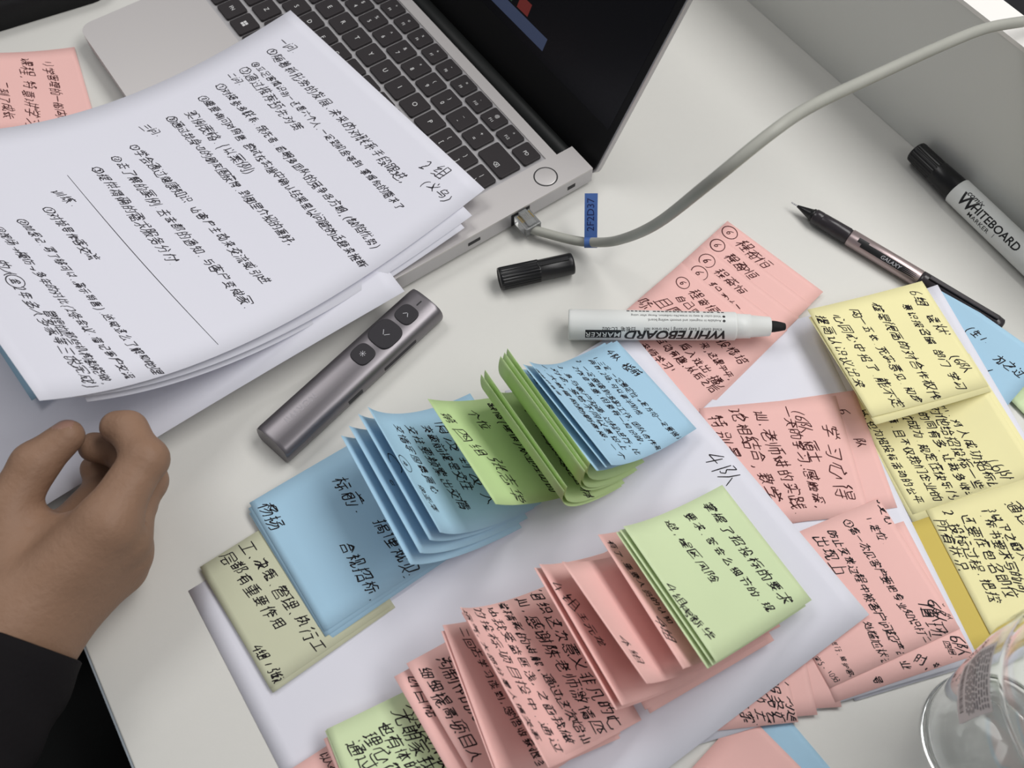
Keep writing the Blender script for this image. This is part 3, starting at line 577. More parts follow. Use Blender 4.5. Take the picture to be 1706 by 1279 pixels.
(26465,96,2455,2451,2251,2047,1243,0,1034,1835,2437,2840,3240,3948,3951,2451,0,1428,4528,0,3032,3014,2912,2413,0,2022,1316,0,5235,4834,3936,3240,0,3922,4416,0,2048,2840,0,3947,3543,0,3947,3543,0,3140,3637,0),
(26469,97,1249,4749,0,3054,3013,0,1743,2037,0,933,2633,3231,4418,5016,0,4545,4344,4037,0,1016,2022,2832,0,4933,3333,3131,0,3626,4122,0,3626,4022,0,4220,4717,0),
(26472,95,1654,1540,2037,2233,0,945,1545,0,2653,4453,0,2145,1645,0,2839,3339,3334,3030,2424,2224,0,823,1235,1537,1639,0,1612,1537,0,2613,3016,3622,4131,4339,4938,4927,4716,4513,4113,0,4152,4149,3444,3039,3139,0,3439,4339,0),
(26500,94,1654,1612,0,945,1645,0,3255,3047,2845,2639,0,2245,1645,0,2232,2037,1639,0,3339,2824,0,822,825,1336,1637,0,3832,4223,0,4012,4613,4818,4946,3047,0,2825,3224,4126,0),
(26519,97,1855,1812,0,944,1843,0,4055,4013,0,2544,1844,0,3144,4944,0,2434,2237,1839,0,820,824,1435,1839,0,2819,2822,3225,3635,4037,4434,4923,0,3125,2821,0),
(26524,97,1028,2628,2827,3327,3623,4318,4915,5216,0,1015,1215,2020,2728,0,4928,3428,3327,0,3013,3052,4552,4536,1437,1452,3052,0,1445,4544,0),
(26631,96,1654,1613,0,944,2344,0,3051,4751,0,2839,5039,0,825,1234,1639,0,2332,2037,1638,0,3029,2619,0,4630,5018,0,3214,3713,3814,3839,0),
(26680,96,1654,1613,0,945,2145,0,2648,5048,0,3854,3948,0,2936,4035,4439,0,2231,2135,1639,0,821,825,1233,1536,1635,0,2724,3428,3935,0,4830,4222,3517,2613,2314,0,4816,4122,0,3547,3136,0,4628,4223,0,4627,4224,0,2814,3920,0),
(26684,98,1654,1637,1334,823,0,944,2244,2742,3247,3249,3451,3454,0,1613,1637,0,5030,4730,4135,3146,0,3012,3030,4241,4547,4549,3349,0,4713,4730,0,1637,2234,2329,2628,3030,0,3028,4727,0,4333,4732,4729,0,3014,4714,0),
(26696,97,1047,1051,4851,4948,0,1043,4943,0,1636,2037,2834,3534,4630,4831,0,1130,2131,2632,2834,0,924,5124,0,3028,3012,0,814,1214,1917,2724,0,5214,4814,3918,3322,3324,0,2142,2037,0,3942,3839,3334,0),
(27004,96,1554,1513,0,945,2045,0,2853,3045,3445,3743,3736,0,3754,3743,0,4754,4550,4545,4945,0,2536,3644,0,2133,2036,1539,0,823,1232,1435,1534,0,2428,4928,0,4936,3944,3744,0,2820,3021,3617,4117,4713,4914,0,2313,2612,3214,3617,0,3227,3024,3120,0,4427,4323,3917,0),
(27169,97,1554,1513,0,945,2045,0,2451,4951,0,3254,3248,0,4354,4348,0,2132,2035,1538,0,823,1232,1435,1534,0,2424,4924,0,2413,3016,3420,3523,0,5214,4813,4515,3920,3923,0,2743,4743,4731,2830,2632,2743,0,2637,4737,0,3730,3623,0),
(27425,96,1051,1747,0,2955,2849,2846,4845,4536,0,2237,2847,0,1730,1019,0,3539,3530,3326,3122,2114,0,4914,4022,3728,3530,0,1151,1647,0,2920,2516,0,2920,2616,0,4220,4516,0),
(27490,95,3254,3215,5015,0,1643,1615,3215,0,4738,3238,0,915,1615,0),
(27492,97,2254,2216,814,0,1244,1214,0,3554,3616,3714,4914,5120,5123,0,2939,2239,0,4943,4037,3537,0,2917,2216,0),
(27493,94,1751,1739,4939,0,3054,3039,0,1039,1739,0,4549,3049,0,2034,1729,0,814,1213,2818,3926,4533,0,3039,3024,3220,0,3926,3522,0,3926,3622,0),
(27573,96,2455,1250,1213,0,2343,1243,0,2837,3242,3353,4353,4439,5139,0,2333,1233,0,3032,4532,4630,4122,3415,3013,2613,0,2424,1222,0,5014,4714,3919,3228,3232,0,4526,4122,0,3718,3114,0,4117,4714,0),
(27599,96,1955,1850,1649,1243,0,830,5030,0,4950,1850,0,3413,3512,3912,4215,4322,4341,1841,1630,0,4919,4319,0,1649,1243,0,2741,2638,3334,3330,0,1630,1519,4218,0,2630,2627,3322,3319,0),
(27604,94,1354,1315,2518,0,3354,3316,3614,4714,4916,5023,0,2539,1339,0,4844,3937,3336,0),
(27668,96,1855,1849,1547,1140,0,1943,4543,0,1436,4136,4416,4713,5013,5119,0,4949,1849,0),
(27714,97,1046,4946,0,3054,3014,2612,2014,0,3954,4550,4546,0,919,1018,2326,3028,0,4437,3730,3828,4918,0,3037,3730,0,3928,3926,4521,0,3926,4421,0),
(27807,92,1254,1850,0,2955,2849,2138,0,1039,1537,0,3239,2728,2725,0,1827,1114,0,3733,4124,0,3813,4412,4717,4847,2747,0,2728,3025,3926,0),
(27809,97,1153,1751,0,1039,1437,1637,0,2238,2337,2741,2947,2953,4253,4341,5140,5241,0,2433,4532,4529,3719,3419,2827,2633,0,1727,1114,0,2013,3217,3419,3320,0,4913,4116,3719,0,2641,2237,0,2641,2337,0,4428,4124,0),
(27963,96,1254,1751,0,2551,4754,0,1039,1637,0,2240,5040,0,1828,1114,0,2612,2628,4728,4712,0,3752,3728,0,2714,4714,0),
(27969,96,1153,1651,0,2249,4949,0,940,1637,0,3554,3649,0,2437,4738,4936,0,4344,4542,4538,0,1828,1114,0,2630,2623,2315,0,3530,3514,0,4430,4414,4513,5013,5118,0,3248,2637,0),
(27973,96,1254,1850,0,3254,3334,3433,3722,4313,4914,5119,5022,0,940,1537,0,3953,4450,0,2343,4745,0,2232,4936,0,1628,1014,0,2015,2514,3820,0,4830,4324,3722,0),
(28145,95,940,1438,0,2347,2352,4852,4947,0,3145,2437,0,4046,4737,0,1628,1116,0,2231,3231,3729,4916,0,3536,3513,0,2016,2216,2619,3430,0,4931,3931,3729,0,2519,2116,0,4322,4817,0,4322,4717,0),
(28322,96,2655,2849,0,940,1437,0,2044,4944,0,4353,4048,0,3039,2133,0,1428,1014,0,4039,4933,0,1914,5114,0,2429,4629,4714,0,2429,2414,0,3229,3114,0,3929,3914,0),
(28436,94,1253,1751,0,3455,3550,4950,4945,0,1627,1115,0,4543,2543,2246,2250,3550,0,2014,2213,3018,0,4914,4118,4122,4722,4735,2436,2422,4122,0,3542,3522,0,2430,4729,0),
(28608,97,1054,1550,0,2654,2650,3249,3336,3536,3839,4154,0,940,1337,0,1428,1426,1014,0,1830,3330,0,5045,3945,0,1713,2218,2330,0,2613,3013,3223,2324,0,3613,4321,4326,4128,3839,0,4717,4321,0,2050,2651,0,2050,2037,3237,0,2044,3243,0,2637,2630,0,4945,4629,4325,0),
(29282,94,1044,1049,3050,4949,4945,0,2955,3050,0,1942,1838,1433,0,3043,3013,0,925,4925,0,4537,1837,0),
(29305,96,1051,1044,837,0,1754,1712,0,2949,4849,0,3855,3839,5039,0,2244,1044,0,2639,3839,0,927,1628,0,2230,1730,0,2730,5030,0,3025,3320,0,3714,4112,4413,4514,4539,0),
(29366,97,1955,1912,0,1047,1441,0,3554,3634,3832,4419,0,4453,4847,0,2440,5040,0,1228,1832,0,2716,3020,3634,0),
(29577,95,1251,4751,0,1434,4534,0,1014,5014,0,3928,4521,0,3051,2914,0),
(29579,95,1251,4751,0,1434,4534,0,1014,5014,0,3051,3014,0),
(29616,96,951,2251,0,1037,2137,0,3744,3728,3926,3914,4113,4813,5015,5022,0,818,2222,0,2830,2853,4752,4730,0,2413,3320,3728,0,1651,1620,0),
(29677,96,851,1951,0,3254,3228,2817,0,2444,2539,2431,0,3751,4951,0,1035,1835,0,817,2020,0,3833,4933,0,3314,5014,0,1551,1419,0,4451,4314,0),
(29702,97,851,2051,0,1037,2037,0,918,2022,0,2624,4924,0,2214,5114,0,1651,1420,0,2753,4853,4934,2734,2753,0,3853,3714,0,2743,4943,0),
(29983,95,2055,1853,1645,1037,0,3054,3014,5014,0,1530,4530,0,4745,1645,0,1014,3014,0),
(29992,89,914,1424,1451,4651,4714,4613,3913,0,3014,3051,0,1440,4739,0,1428,4728,0),
(30340,93,1855,1647,1147,1114,0,3756,3555,3447,3039,0,3536,3928,0,3714,4514,4718,4946,3447,0,1647,2546,2518,1118,0,1134,2533,0),
(30410,96,1954,2250,2245,4945,0,1045,2245,0,4053,3749,3745,0,1034,1233,2239,0,3739,4934,0,814,5014,0,1530,4330,4414,0,1530,1514,0,2630,2514,0,3429,3414,0),
(30446,84,1413,1451,4451,4413,0,1441,4440,0,1429,4428,0,1417,4416,0),
(30456,93,1754,1737,1434,823,0,944,2444,0,2428,2232,1636,0,1713,1835,0,3013,3052,4951,4914,0,3041,4940,0,3028,4928,0,3016,4916,0),
(30495,95,1051,4851,0,922,5022,0,1013,1212,2217,2417,0,3617,3718,4913,0,1744,4344,4322,0,1744,1622,0,2950,2945,0,1639,4339,0,1634,4334,0,1629,4328,0),
(30528,93,2055,2249,4749,0,1249,2249,0,1443,4543,0,3954,3849,0,1036,4936,0,622,1122,1828,2132,2136,0,4512,4430,2031,0,2849,2743,0,2643,2437,0,1628,1022,0,1628,1122,0,2030,2014,4514,0,2026,4525,0,2020,4520,0),
(30693,91,1455,1348,2748,0,941,1349,0,835,2835,0,914,1418,1827,1947,0,2620,2126,1827,0,3314,3451,4850,4815,0,3318,4818,0),
(30772,96,952,2252,0,3954,3936,4736,4731,4324,3616,3113,2814,0,832,1234,1551,0,4841,4947,2847,2829,2413,0,1214,1234,0,5014,4913,4218,3427,3135,3936,0,1237,2136,2119,1219,0,4218,4913,0),
(30830,93,952,2252,0,3355,3351,4350,4143,3941,3914,0,2541,2842,4043,4941,4915,4913,4314,0,828,832,1234,1551,0,1214,1234,0,2413,2823,2843,3049,3351,3351,0,1237,2136,2119,1219,0,2834,4934,0,2825,4924,0),
(31034,94,1451,4551,0,1039,4939,0,1830,1220,0,4329,4918,0,2212,3014,3039,0),
(31243,96,951,1751,2253,0,941,2341,0,822,1332,1634,2033,2429,2426,0,2833,4933,0,2924,4824,0,1713,1751,0,2614,5114,0,3053,4753,4841,3040,3053,0,3933,3914,0),
(31361,96,2756,3054,3149,4949,4945,0,1044,1049,3050,0,2445,1337,0,929,4929,0,3544,4638,0,3036,2928,0,3736,4033,4029,0,1113,2118,2622,2828,0,5014,4514,4016,3323,3028,0,2421,2218,1816,0),
(31435,95,1145,4745,0,1938,2321,0,4139,3314,1014,0,4914,3415,0),
(31454,95,1251,4751,0,941,4941,0,2046,2141,0,814,1012,1916,2219,2426,4326,4336,1636,1627,2426,0,4920,5018,4913,3613,3514,3526,0,3951,3841,0),
(31532,95,1654,1651,1045,0,2851,1651,0,3756,3555,3651,5051,0,1341,4640,4633,1432,1426,1525,2625,2923,2913,0,2245,2051,0,3247,3552,0,4345,4151,0,1213,1414,2824,0,3914,4515,4720,4725,2925,2940,0),
(31561,96,1554,1451,1047,1045,0,3455,3351,3047,3032,5032,0,2045,1949,1851,1451,0,1440,4540,0,932,3032,0,4951,3351,0,4145,3950,0,1025,4925,0,1821,2416,0,3312,3812,3914,3932,0,1951,2751,3249,0),
(31572,97,1554,1450,944,0,2750,1450,0,3554,3450,3147,3041,4532,4831,5232,0,2244,2049,0,1030,1633,2134,2337,3143,0,4950,3450,0,1712,1725,4125,4213,0,2133,3932,3935,0,1814,4214,0),
(31574,97,1555,1451,945,0,1040,4940,0,2045,1951,2751,3249,3553,0,4951,3351,0,4145,3950,0,1424,1434,4534,4524,4024,0,1014,1516,2824,3324,4416,4815,5216,0,3013,3049,0,1451,1951,0),
(31649,94,1454,1045,0,2851,1451,0,2146,2051,0,3554,3551,2945,2941,1241,1236,0,5051,3551,0,4346,4151,0,4837,4841,3041,0,1835,4235,4228,1728,1835,0,1727,1714,4514,4422,1722,0),
(31934,96,951,1144,0,1654,1612,0,2251,2043,0,2851,4951,0,838,1537,0,3854,3839,5139,0,2945,4945,0,2639,3839,0,819,822,1532,2029,2225,0,3012,3033,4732,4714,4712,4212,0,3027,4726,0,3020,4720,0),
(31995,94,1251,2751,2852,4454,0,1639,3340,3945,0,1230,4532,4828,0,4037,4432,0,2024,1318,0,3924,4718,0,2413,2913,3015,3030,0,2651,2547,1739,0,2839,2737,2033,1830,0,1822,1418,0,1822,1518,0),
(32321,97,949,2649,2747,2633,2129,1628,0,842,3042,0,2953,1453,1049,0,1846,2046,2242,0,3755,3751,5051,0,3246,3549,3752,0,2836,1236,1249,1150,0,3336,3737,4343,4751,0,1222,4324,4822,0,3731,2828,2129,0,1014,1113,2218,0,5035,4437,3548,0,2412,3012,3022,0,3918,4914,0,1840,2138,2136,0,3942,4339,0,2527,2223,2322,0),
(32451,96,1654,1038,0,2549,4949,0,3454,3349,0,2043,1638,1038,0,2541,3840,3814,3712,3212,0,1026,1429,0,2028,1428,1230,1638,0,916,2020,0,2824,2416,0,4831,2831,2836,3041,0,4624,5016,0,3349,3246,3141,0),
(32452,96,1854,1038,0,2343,1431,1428,1026,0,2328,1428,0,916,2319,0,2614,5014,0,3052,4652,4614,0,3052,3014,0,1039,1838,0,3040,4639,0,3028,4627,0),
(32454,93,1854,1041,1039,2039,2343,0,1027,1529,0,2428,1528,1429,1431,1836,1838,0,916,2418,0,2813,2852,4951,4914,0,1650,1345,0,3952,3916,4916,0,2835,4934,0,2817,3916,0),
(32455,94,1753,1142,1038,0,2243,1330,1227,926,0,2328,1227,0,916,2319,0,3224,2714,0,4524,4914,0,2951,4751,4733,2933,2951,0,1039,1838,2039,0),
(32461,93,1753,1038,0,2853,4952,4839,4636,4136,0,2243,2039,1838,1735,1330,1528,2329,0,1026,1430,1529,0,2836,3341,3547,3552,0,916,2319,0,2913,3030,4730,4813,0,1039,1838,0,3015,4815,0),
(32463,97,1754,1142,1139,1039,0,2852,4452,4549,3941,3541,2936,2436,0,2344,1838,1736,1331,1228,1027,0,2330,2228,1228,0,2830,4830,0,916,2219,0,5036,3941,0,2514,5114,0,1239,1838,0,4347,4043,0,4339,4936,0,3930,3814,0),
(32467,94,1955,1754,1347,1039,0,2748,4948,0,3855,3837,4937,0,2142,1432,1228,1027,0,2837,3837,0,2228,1228,0,816,2318,0,3012,3028,4728,4713,0,1039,1838,0,3014,4714,0),
(32473,96,1653,1143,1039,0,2244,1331,1328,1026,0,3753,3751,4542,4939,0,2438,2638,3041,3551,3851,0,2228,1228,0,916,2118,2420,0,2912,2930,4530,4513,0,1239,1738,0,3346,3042,0,3041,3041,3238,4338,4741,0,2916,4515,0),
(32500,96,1653,1038,0,3555,3354,3146,2943,3012,0,2244,1839,1038,0,2538,2640,2942,0,1026,2228,0,4946,3146,0,816,2219,0,4836,3036,0,4826,3026,0,5016,3016,0,1737,1127,0,4246,4116,0),
(32534,93,1855,1655,1038,0,2044,1839,1638,1227,1026,0,3754,3949,4949,4941,2741,2749,3949,0,2028,1127,0,816,2020,0,2314,2630,3034,4934,4913,4812,0,3013,3030,2734,2741,0,3714,3734,0,4314,4334,0,1039,1638,0,2734,3030,0,3024,4923,0),
(32570,97,1255,1251,843,0,2449,1249,0,837,2537,0,3854,3830,3622,3014,0,3246,4746,4732,4932,0,1030,1017,2518,2529,0,3032,3831,4128,4420,5014,0,1849,1718,0,3832,3731,4128,0,4132,4732,0,4132,3930,4129,0),
(32769,95,1348,3848,4145,3740,3737,5037,0,2654,2637,3738,0,1037,2637,0,4550,4448,4146,0,924,1929,2229,3037,0,4428,4229,2824,2224,2229,0,4819,4816,4513,2613,2315,2224,0,2634,2330,0),
(32773,95,1449,3849,4146,3539,939,0,2654,2639,0,4551,4147,0,1027,2231,4330,4314,2014,2030,0,4939,3539,0,2838,2836,2432,2430,0,2023,4322,0),
(32852,97,953,2453,0,3254,3450,3445,4845,0,2945,3445,0,4855,4552,4245,0,2832,5032,0,920,2622,0,2212,2253,0,3318,3826,3844,0,5014,4320,4025,3826,0,1253,1220,0,1243,2242,0,1233,2232,0),
(33021,96,1855,1452,1245,0,2351,2545,2744,0,3454,3537,4836,4937,5042,0,4750,3447,0,3431,3414,3513,4913,5118,0,1212,1237,2637,2614,2412,2013,0,4728,3924,3424,0,1245,2545,0,1230,2630,0,1223,2622,0),
(33258,85,3156,2955,2848,1447,1413,0,4513,4547,2848,0,1437,4537,0,1427,4526,0,1416,4515,0),
(33324,97,2056,1855,1850,1250,1228,913,0,834,2634,2649,1850,0,3239,3446,3453,4553,4541,4740,5140,0,1914,2413,2615,2634,0,3113,3314,4220,4832,4734,3334,3330,3723,4515,5014,0),
(33410,95,1049,4949,0,2154,2144,0,3854,3844,0,1237,4537,4520,3720,0,2413,2437,0),
(33616,95,951,4951,0,2054,2047,2245,2445,2441,1041,0,3954,3947,0,1128,1429,1628,1612,0,2734,4534,0,4941,2441,0,2424,5024,0,3013,3612,3726,4434,0,2241,2037,1734,1629,0),
(33719,95,1051,4951,0,2254,2247,0,1243,1836,2028,2020,1915,1612,1212,1014,0,3854,3847,0,2142,1537,1034,0,3742,3728,4318,4914,0,2534,4934,0,1022,2030,0,4341,4738,0,2413,2613,3220,3728,0,1540,1836,0,3220,2714,0),
(33805,95,951,5051,0,2154,2147,0,1243,1840,0,3854,3848,0,2442,4942,0,2537,2830,0,1622,1216,0,2225,5025,0,4736,4430,0,3612,3642,0,1620,1216,0),
(33853,97,1051,4951,0,2154,2147,0,1344,1841,0,3854,3847,0,934,1532,0,3245,3142,2236,0,2226,2627,3633,3933,4539,4542,3142,0,1723,1216,0,2613,2614,4614,4728,4329,3833,0,2940,2839,3633,0,2628,2614,0,2625,4624,0,4031,4528,0),
(34892,96,1855,1853,1047,0,2951,4951,0,2043,1636,1613,0,2638,5038,0,3314,3812,4213,4314,4337,0,1853,1248,0,1853,1348,0),
(34920,97,1251,4751,0,3054,3035,3234,3526,4318,4815,5216,0,1443,4643,0,1036,3035,0,924,1023,1926,2635,0,4936,3135,0,4729,3923,0,3217,1914,0,1926,1914,0,3922,4418,0),
(34987,97,1454,1651,1646,2046,2043,1534,1513,0,846,1646,0,3854,3836,4736,4733,3920,3314,2913,0,1130,1332,1932,2236,0,4840,4945,4947,2847,2830,2415,0,2224,1932,0,5013,4317,3526,3232,3236,3836,0),
(35201,95,1053,4953,0,928,4928,0,1012,2414,3018,3418,3716,4713,0,2453,2436,2635,2428,0,1245,4645,4736,2635,0,1245,1236,2436,0,3552,3536,0,2128,1920,2818,2817,0,4028,3924,3318,0),
(35265,95,2943,2935,2624,2016,1013,0,1528,1551,4351,4328,0,3228,3217,3414,4814,5018,4922,0),
(35268,96,1754,1628,1422,1014,0,1047,2347,0,835,1634,0,3944,3827,3420,2613,0,2435,1735,0,3030,3053,4752,4730,0,2421,1629,0,5121,5117,4913,4213,4114,4126,3828,0,3320,2915,0,3319,3015,0),
(35299,96,1555,1551,2351,2449,0,3253,4952,4841,4240,0,3239,3643,3953,0,3536,3532,4932,0,4236,4212,0,813,1224,1143,1551,0,3227,3532,0,3222,5022,0,2351,2449,2243,2642,2614,2412,1915,1942,2243,0,1143,1942,0,1234,2634,0,1224,2624,0),
(35302,97,1555,1551,2350,2243,2641,2615,2613,2413,0,4054,4016,3015,0,913,1225,1143,1551,0,1914,1942,2243,0,4724,5113,0,1143,1942,0,1234,2634,0,3245,4845,4930,3230,3245,0,1225,2624,0,4017,4917,5016,0),
(35748,97,1039,1739,1819,1616,0,3754,3732,3931,4518,0,2522,2220,1819,0,2614,3219,3733,0,4223,4518,0),
(35753,96,939,1639,1718,1516,0,3554,3514,5014,0,4738,3538,0,2422,2019,1718,0,2414,3514,0),
(35757,92,2853,2825,2414,0,939,1638,1617,1414,0,3851,3820,0,4953,4914,0,2221,1618,0),
(35758,98,2551,2936,3328,4316,5013,0,939,1639,1618,1415,0,3553,3746,0,4953,4751,4335,3724,0,2320,1618,0,2413,3723,0,3421,3117,2614,0,3521,3117,0),
(35760,96,2851,4751,4732,0,939,1738,1717,1515,0,2320,1718,0,5021,5118,4915,4513,3313,3014,2817,2935,4735,0),
(35762,96,3154,3125,2614,0,939,1638,1617,1416,0,2545,4945,0,4355,4313,0,2330,5030,0,2221,1618,0),
(35770,98,939,1638,1616,1414,0,3754,3752,5139,0,2338,3245,3753,3752,0,3036,3016,3214,4714,4918,4821,0,2221,2019,1618,0,4533,3528,3026,0,3348,2438,0,3145,2438,0,4346,5039,0,4345,4939,0,3629,4232,0),
(35782,94,1253,1848,0,1039,1639,1618,1416,0,2221,1619,0,3224,2714,0,4524,4914,0,2951,4751,4733,2933,2951,0),
(35797,97,1039,1639,1618,1415,0,4054,4134,4321,4516,4814,5015,5122,0,2444,5044,0,2634,3534,0,3620,3019,3033,0,1618,2219,0,2218,2616,3119,0),
(35805,96,2551,4854,0,939,1638,1617,1416,0,2539,5039,0,2222,1919,1618,0,2713,2714,4714,4728,2828,2714,0,3852,3728,0),
(35810,94,3154,3047,2644,2641,2839,2820,0,939,1638,1618,1416,0,2440,2641,2839,4039,4022,2822,0,2222,2020,1619,0,3714,4212,4513,4716,4930,4947,3047,0,2642,2541,2839,2839,0,2832,4031,0),
(35823,97,939,1639,1618,1516,0,2635,4935,0,2526,3725,4515,4813,5214,0,2220,1618,0,2214,2814,3520,3724,3735,0,5126,3625,0,2853,4753,4743,2843,2853,0,3319,3015,2613,0,4416,4913,0),
(35828,96,2855,3249,3145,4644,4632,3232,2632,2645,3145,0,939,1639,1619,1416,0,4454,4145,0,2322,1620,0,2213,2918,3225,3232,0,4920,5116,4913,4114,4032,0,2818,2514,0),
(35835,96,2650,4750,0,939,1638,1616,1414,0,3754,3743,4843,4736,0,2543,3743,0,2533,3030,0,3837,3826,4926,0,2426,3826,0,2221,2019,1618,0,2413,3218,3521,3625,0,4120,5013,0,3218,3015,2614,0),
(35838,97,839,1639,1618,1416,0,2429,3329,3727,3713,0,2222,1920,1619,0,2216,2415,2818,3528,0,5029,4029,3727,0,5016,4817,3828,0,2653,4753,4737,2736,2653,0,3753,3727,0,2645,4745,0),
(35848,97,1453,1848,0,2851,2545,0,939,1638,1616,1414,1412,0,3856,3755,3543,3037,2635,2336,0,4751,4445,0,2830,2624,0,3836,3734,3624,4514,4913,5114,0,4937,4141,3543,0,4729,4423,0,2213,3016,3320,3724,3625,0,3239,2535,0,3320,3016,0),
(35874,96,1253,1647,0,2955,2849,3349,3314,3212,2812,0,939,1438,1417,1315,0,4754,4714,4312,0,3944,5044,0,2129,3029,3327,0,3936,4128,0,2020,1418,0,2015,2822,3228,0,2449,2429,0,2443,3343,0,2437,3336,0),
(35880,96,2351,5051,0,3054,3144,4344,4354,0,939,1539,1618,1314,0,2526,4926,0,2121,1919,1618,0,2620,4820,0,2213,5113,0,2639,4739,4833,2632,2639,0,3744,3614,0),
(36215,97,1049,2649,0,1854,2016,2814,5014,5215,0,939,1839,0,3353,4852,4839,3338,3422,3620,4920,5124,5026,0,1132,1122,812,0,2839,1839,0,2729,2029,0,1123,1618,1917,0),
(36229,97,1854,1817,2015,2814,5014,5215,0,1049,2649,0,3153,4952,4841,4639,4139,0,939,2639,3138,3644,3752,0,1132,1122,813,0,2629,1929,0,1122,1817,0,3334,4734,4822,3321,3222,3334,0),
(36234,97,1854,1916,2914,5114,0,1049,2549,0,839,2639,0,4154,4325,4720,4920,5121,5127,0,1132,1124,1818,0,5046,3246,3226,3024,0,2629,1929,0,4940,4732,4330,0,814,1223,0,3729,3227,0,3519,4124,4425,0),
(36259,97,1754,1816,2814,5014,5216,0,1149,2249,2653,3853,0,940,1740,0,2340,1839,0,1132,1122,813,0,4149,4948,4838,4635,4629,4121,0,4142,4436,4635,0,2330,1830,0,2623,3726,3727,3928,0,3719,3726,0,5022,4927,4630,0,2953,2924,0,3753,3727,0,2944,3744,0,2935,3735,0,1123,1420,1820,0),
(36275,96,1832,1624,2616,3613,4913,5215,0,1215,1522,1724,1922,0,4728,3028,3039,4539,4552,1552,1539,3038,0,3027,3015,0),
(36305,96,3255,3251,2643,2243,2253,1053,1041,2441,2639,2820,0,1032,1016,916,0,2231,1731,1741,0,2419,1718,1731,0,4125,4624,4727,4849,3249,0,2243,2341,2639,0,1017,1416,1818,0),
(36319,97,1033,1116,915,0,2431,1831,1841,2441,2452,1053,1041,1841,0,2419,1818,1831,0,5028,4223,4124,0,3916,3014,3053,4752,4734,3034,0,5114,4914,4320,4224,3928,3834,0,3044,4743,0,1116,1516,1818,0,4419,4815,0),
(36341,96,3554,3734,4020,4513,4913,5114,5118,0,3953,4353,4651,0,1032,1016,916,0,3043,4746,0,2231,1731,1741,2341,2352,1053,1041,1741,0,2833,3734,0,4936,3735,0,2420,1719,1731,0,4930,4322,3922,0,2814,4020,4120,0,1217,1517,1819,0,3920,4120,4315,4613,0),
(36523,94,3156,2854,2850,1749,1727,3726,4128,4149,2850,0,1027,1727,0,4937,4532,4132,0,1012,1915,3222,3626,0,3313,4013,4114,4127,0,1743,4142,0,1736,4135,0),
(36793,97,3453,3339,2825,0,937,1537,1519,2214,3013,5114,0,2446,4946,5047,0,3821,4521,4725,4946,0),
(36798,96,1253,1547,0,3554,3539,3334,2927,2524,0,2345,4945,0,936,1636,1620,2514,4214,5014,5216,0,912,915,1218,1620,0,4724,3736,3438,0,3836,4330,0,3836,4330,0),
(36807,96,1153,1449,0,2346,4946,0,936,1636,1620,2415,4914,5317,0,4254,4222,3821,3322,0,2638,3131,0,915,1319,1620,0),
(36816,97,1051,1648,0,2651,4751,0,837,1637,1618,2215,2813,4913,5315,0,2240,5040,0,914,1318,1618,0,4234,4528,4525,4725,4822,0,3239,3237,2728,2624,0,2624,3424,4525,0),
(36824,97,2351,4951,0,937,1537,1519,2214,3013,5114,0,2030,2431,3541,3751,0,3520,3541,0,3037,2634,0),
(36825,96,2247,4947,0,3454,3547,0,936,1636,1618,2215,2814,4914,5216,0,2440,4723,0,914,1318,1618,0,2222,2522,3126,3834,4347,0,3334,3730,0,3830,4524,0,4128,4424,0),
(36827,96,3053,3033,2723,0,937,1636,1620,2414,4514,5014,5216,0,2445,4945,0,4253,4221,0,2433,4933,0,914,1117,1620,1719,0),
(36890,97,1053,1449,0,2453,4753,0,836,1636,1618,2614,5014,0,3049,3945,4553,0,914,1318,1619,0,2420,2442,3943,4942,4922,4720,4320,0,3720,3743,0,2436,4935,0,2428,4928,0),
(36991,97,4155,4255,4349,5049,0,836,1435,1419,914,0,3749,4349,0,3945,3937,5037,0,3728,5028,0,4320,4337,0,5216,4714,2614,1420,0,2353,3252,3241,2241,2233,2432,2420,3220,3233,2433,0,2353,2341,0,2233,2026,1825,1425,0,4849,4637,0),
(37027,95,1052,2852,2716,2614,2113,0,1041,2841,0,929,2829,0,1014,1421,1528,0,4120,4620,4820,4923,4930,4337,4951,3551,3513,0,1852,1741,0,1640,1629,0),
(37096,95,2055,2049,3049,0,1149,2049,0,936,3136,0,1214,1215,2915,2828,1228,1215,0,4320,4720,4922,4931,4537,4540,4745,4951,3752,3712,0,1649,1445,1641,1536,0,2849,2539,2536,0),
(37117,96,1854,1840,3040,0,1149,2449,2847,2847,0,840,1840,0,3052,2644,2540,0,928,1130,1429,1412,0,2814,2832,1532,1230,0,4319,4920,5022,4930,4437,4951,3752,3712,0,2039,1732,0,1424,2824,0,1416,2816,0),
(37324,95,1324,4724,0,914,5014,0,1453,4553,4534,1434,1453,0,1444,4543,0,3052,3014,0),
(37325,95,1353,2152,4454,0,946,4946,0,1321,4721,0,914,5014,0,3053,3014,0,1540,4540,4528,1627,1428,1540,0,1434,4534,0),
(37329,97,741,1140,1442,1842,1840,3039,4140,4343,4940,5241,0,1230,4730,0,1625,1725,2019,0,1014,4914,0,4124,3818,0,2852,3153,4343,0,2852,1642,0,2852,2045,0,2852,2347,0,3039,3014,0),
(38047,94,1655,1455,1449,1045,0,2349,1449,0,1240,2240,0,3954,3913,0,1030,2430,0,2926,2944,4944,4926,0,1514,1616,2418,0,1639,1616,0,2930,4929,0),
(38144,95,1455,1450,944,0,2953,3247,0,2349,1349,0,1240,2240,0,3955,3941,4940,4916,4813,4213,0,1030,2330,0,4953,4646,0,1514,1716,2318,0,2912,2941,3941,0,1840,1716,0,2933,4932,0,2924,4923,0),
(38271,97,1954,1914,3217,0,1035,4935,0,2743,2842,4049,0,5216,4815,4119,3426,3135,0,3624,4020,0,3624,3920,0),
(38376,91,1553,1849,0,2553,4853,4814,4512,3912,0,1144,1113,0),
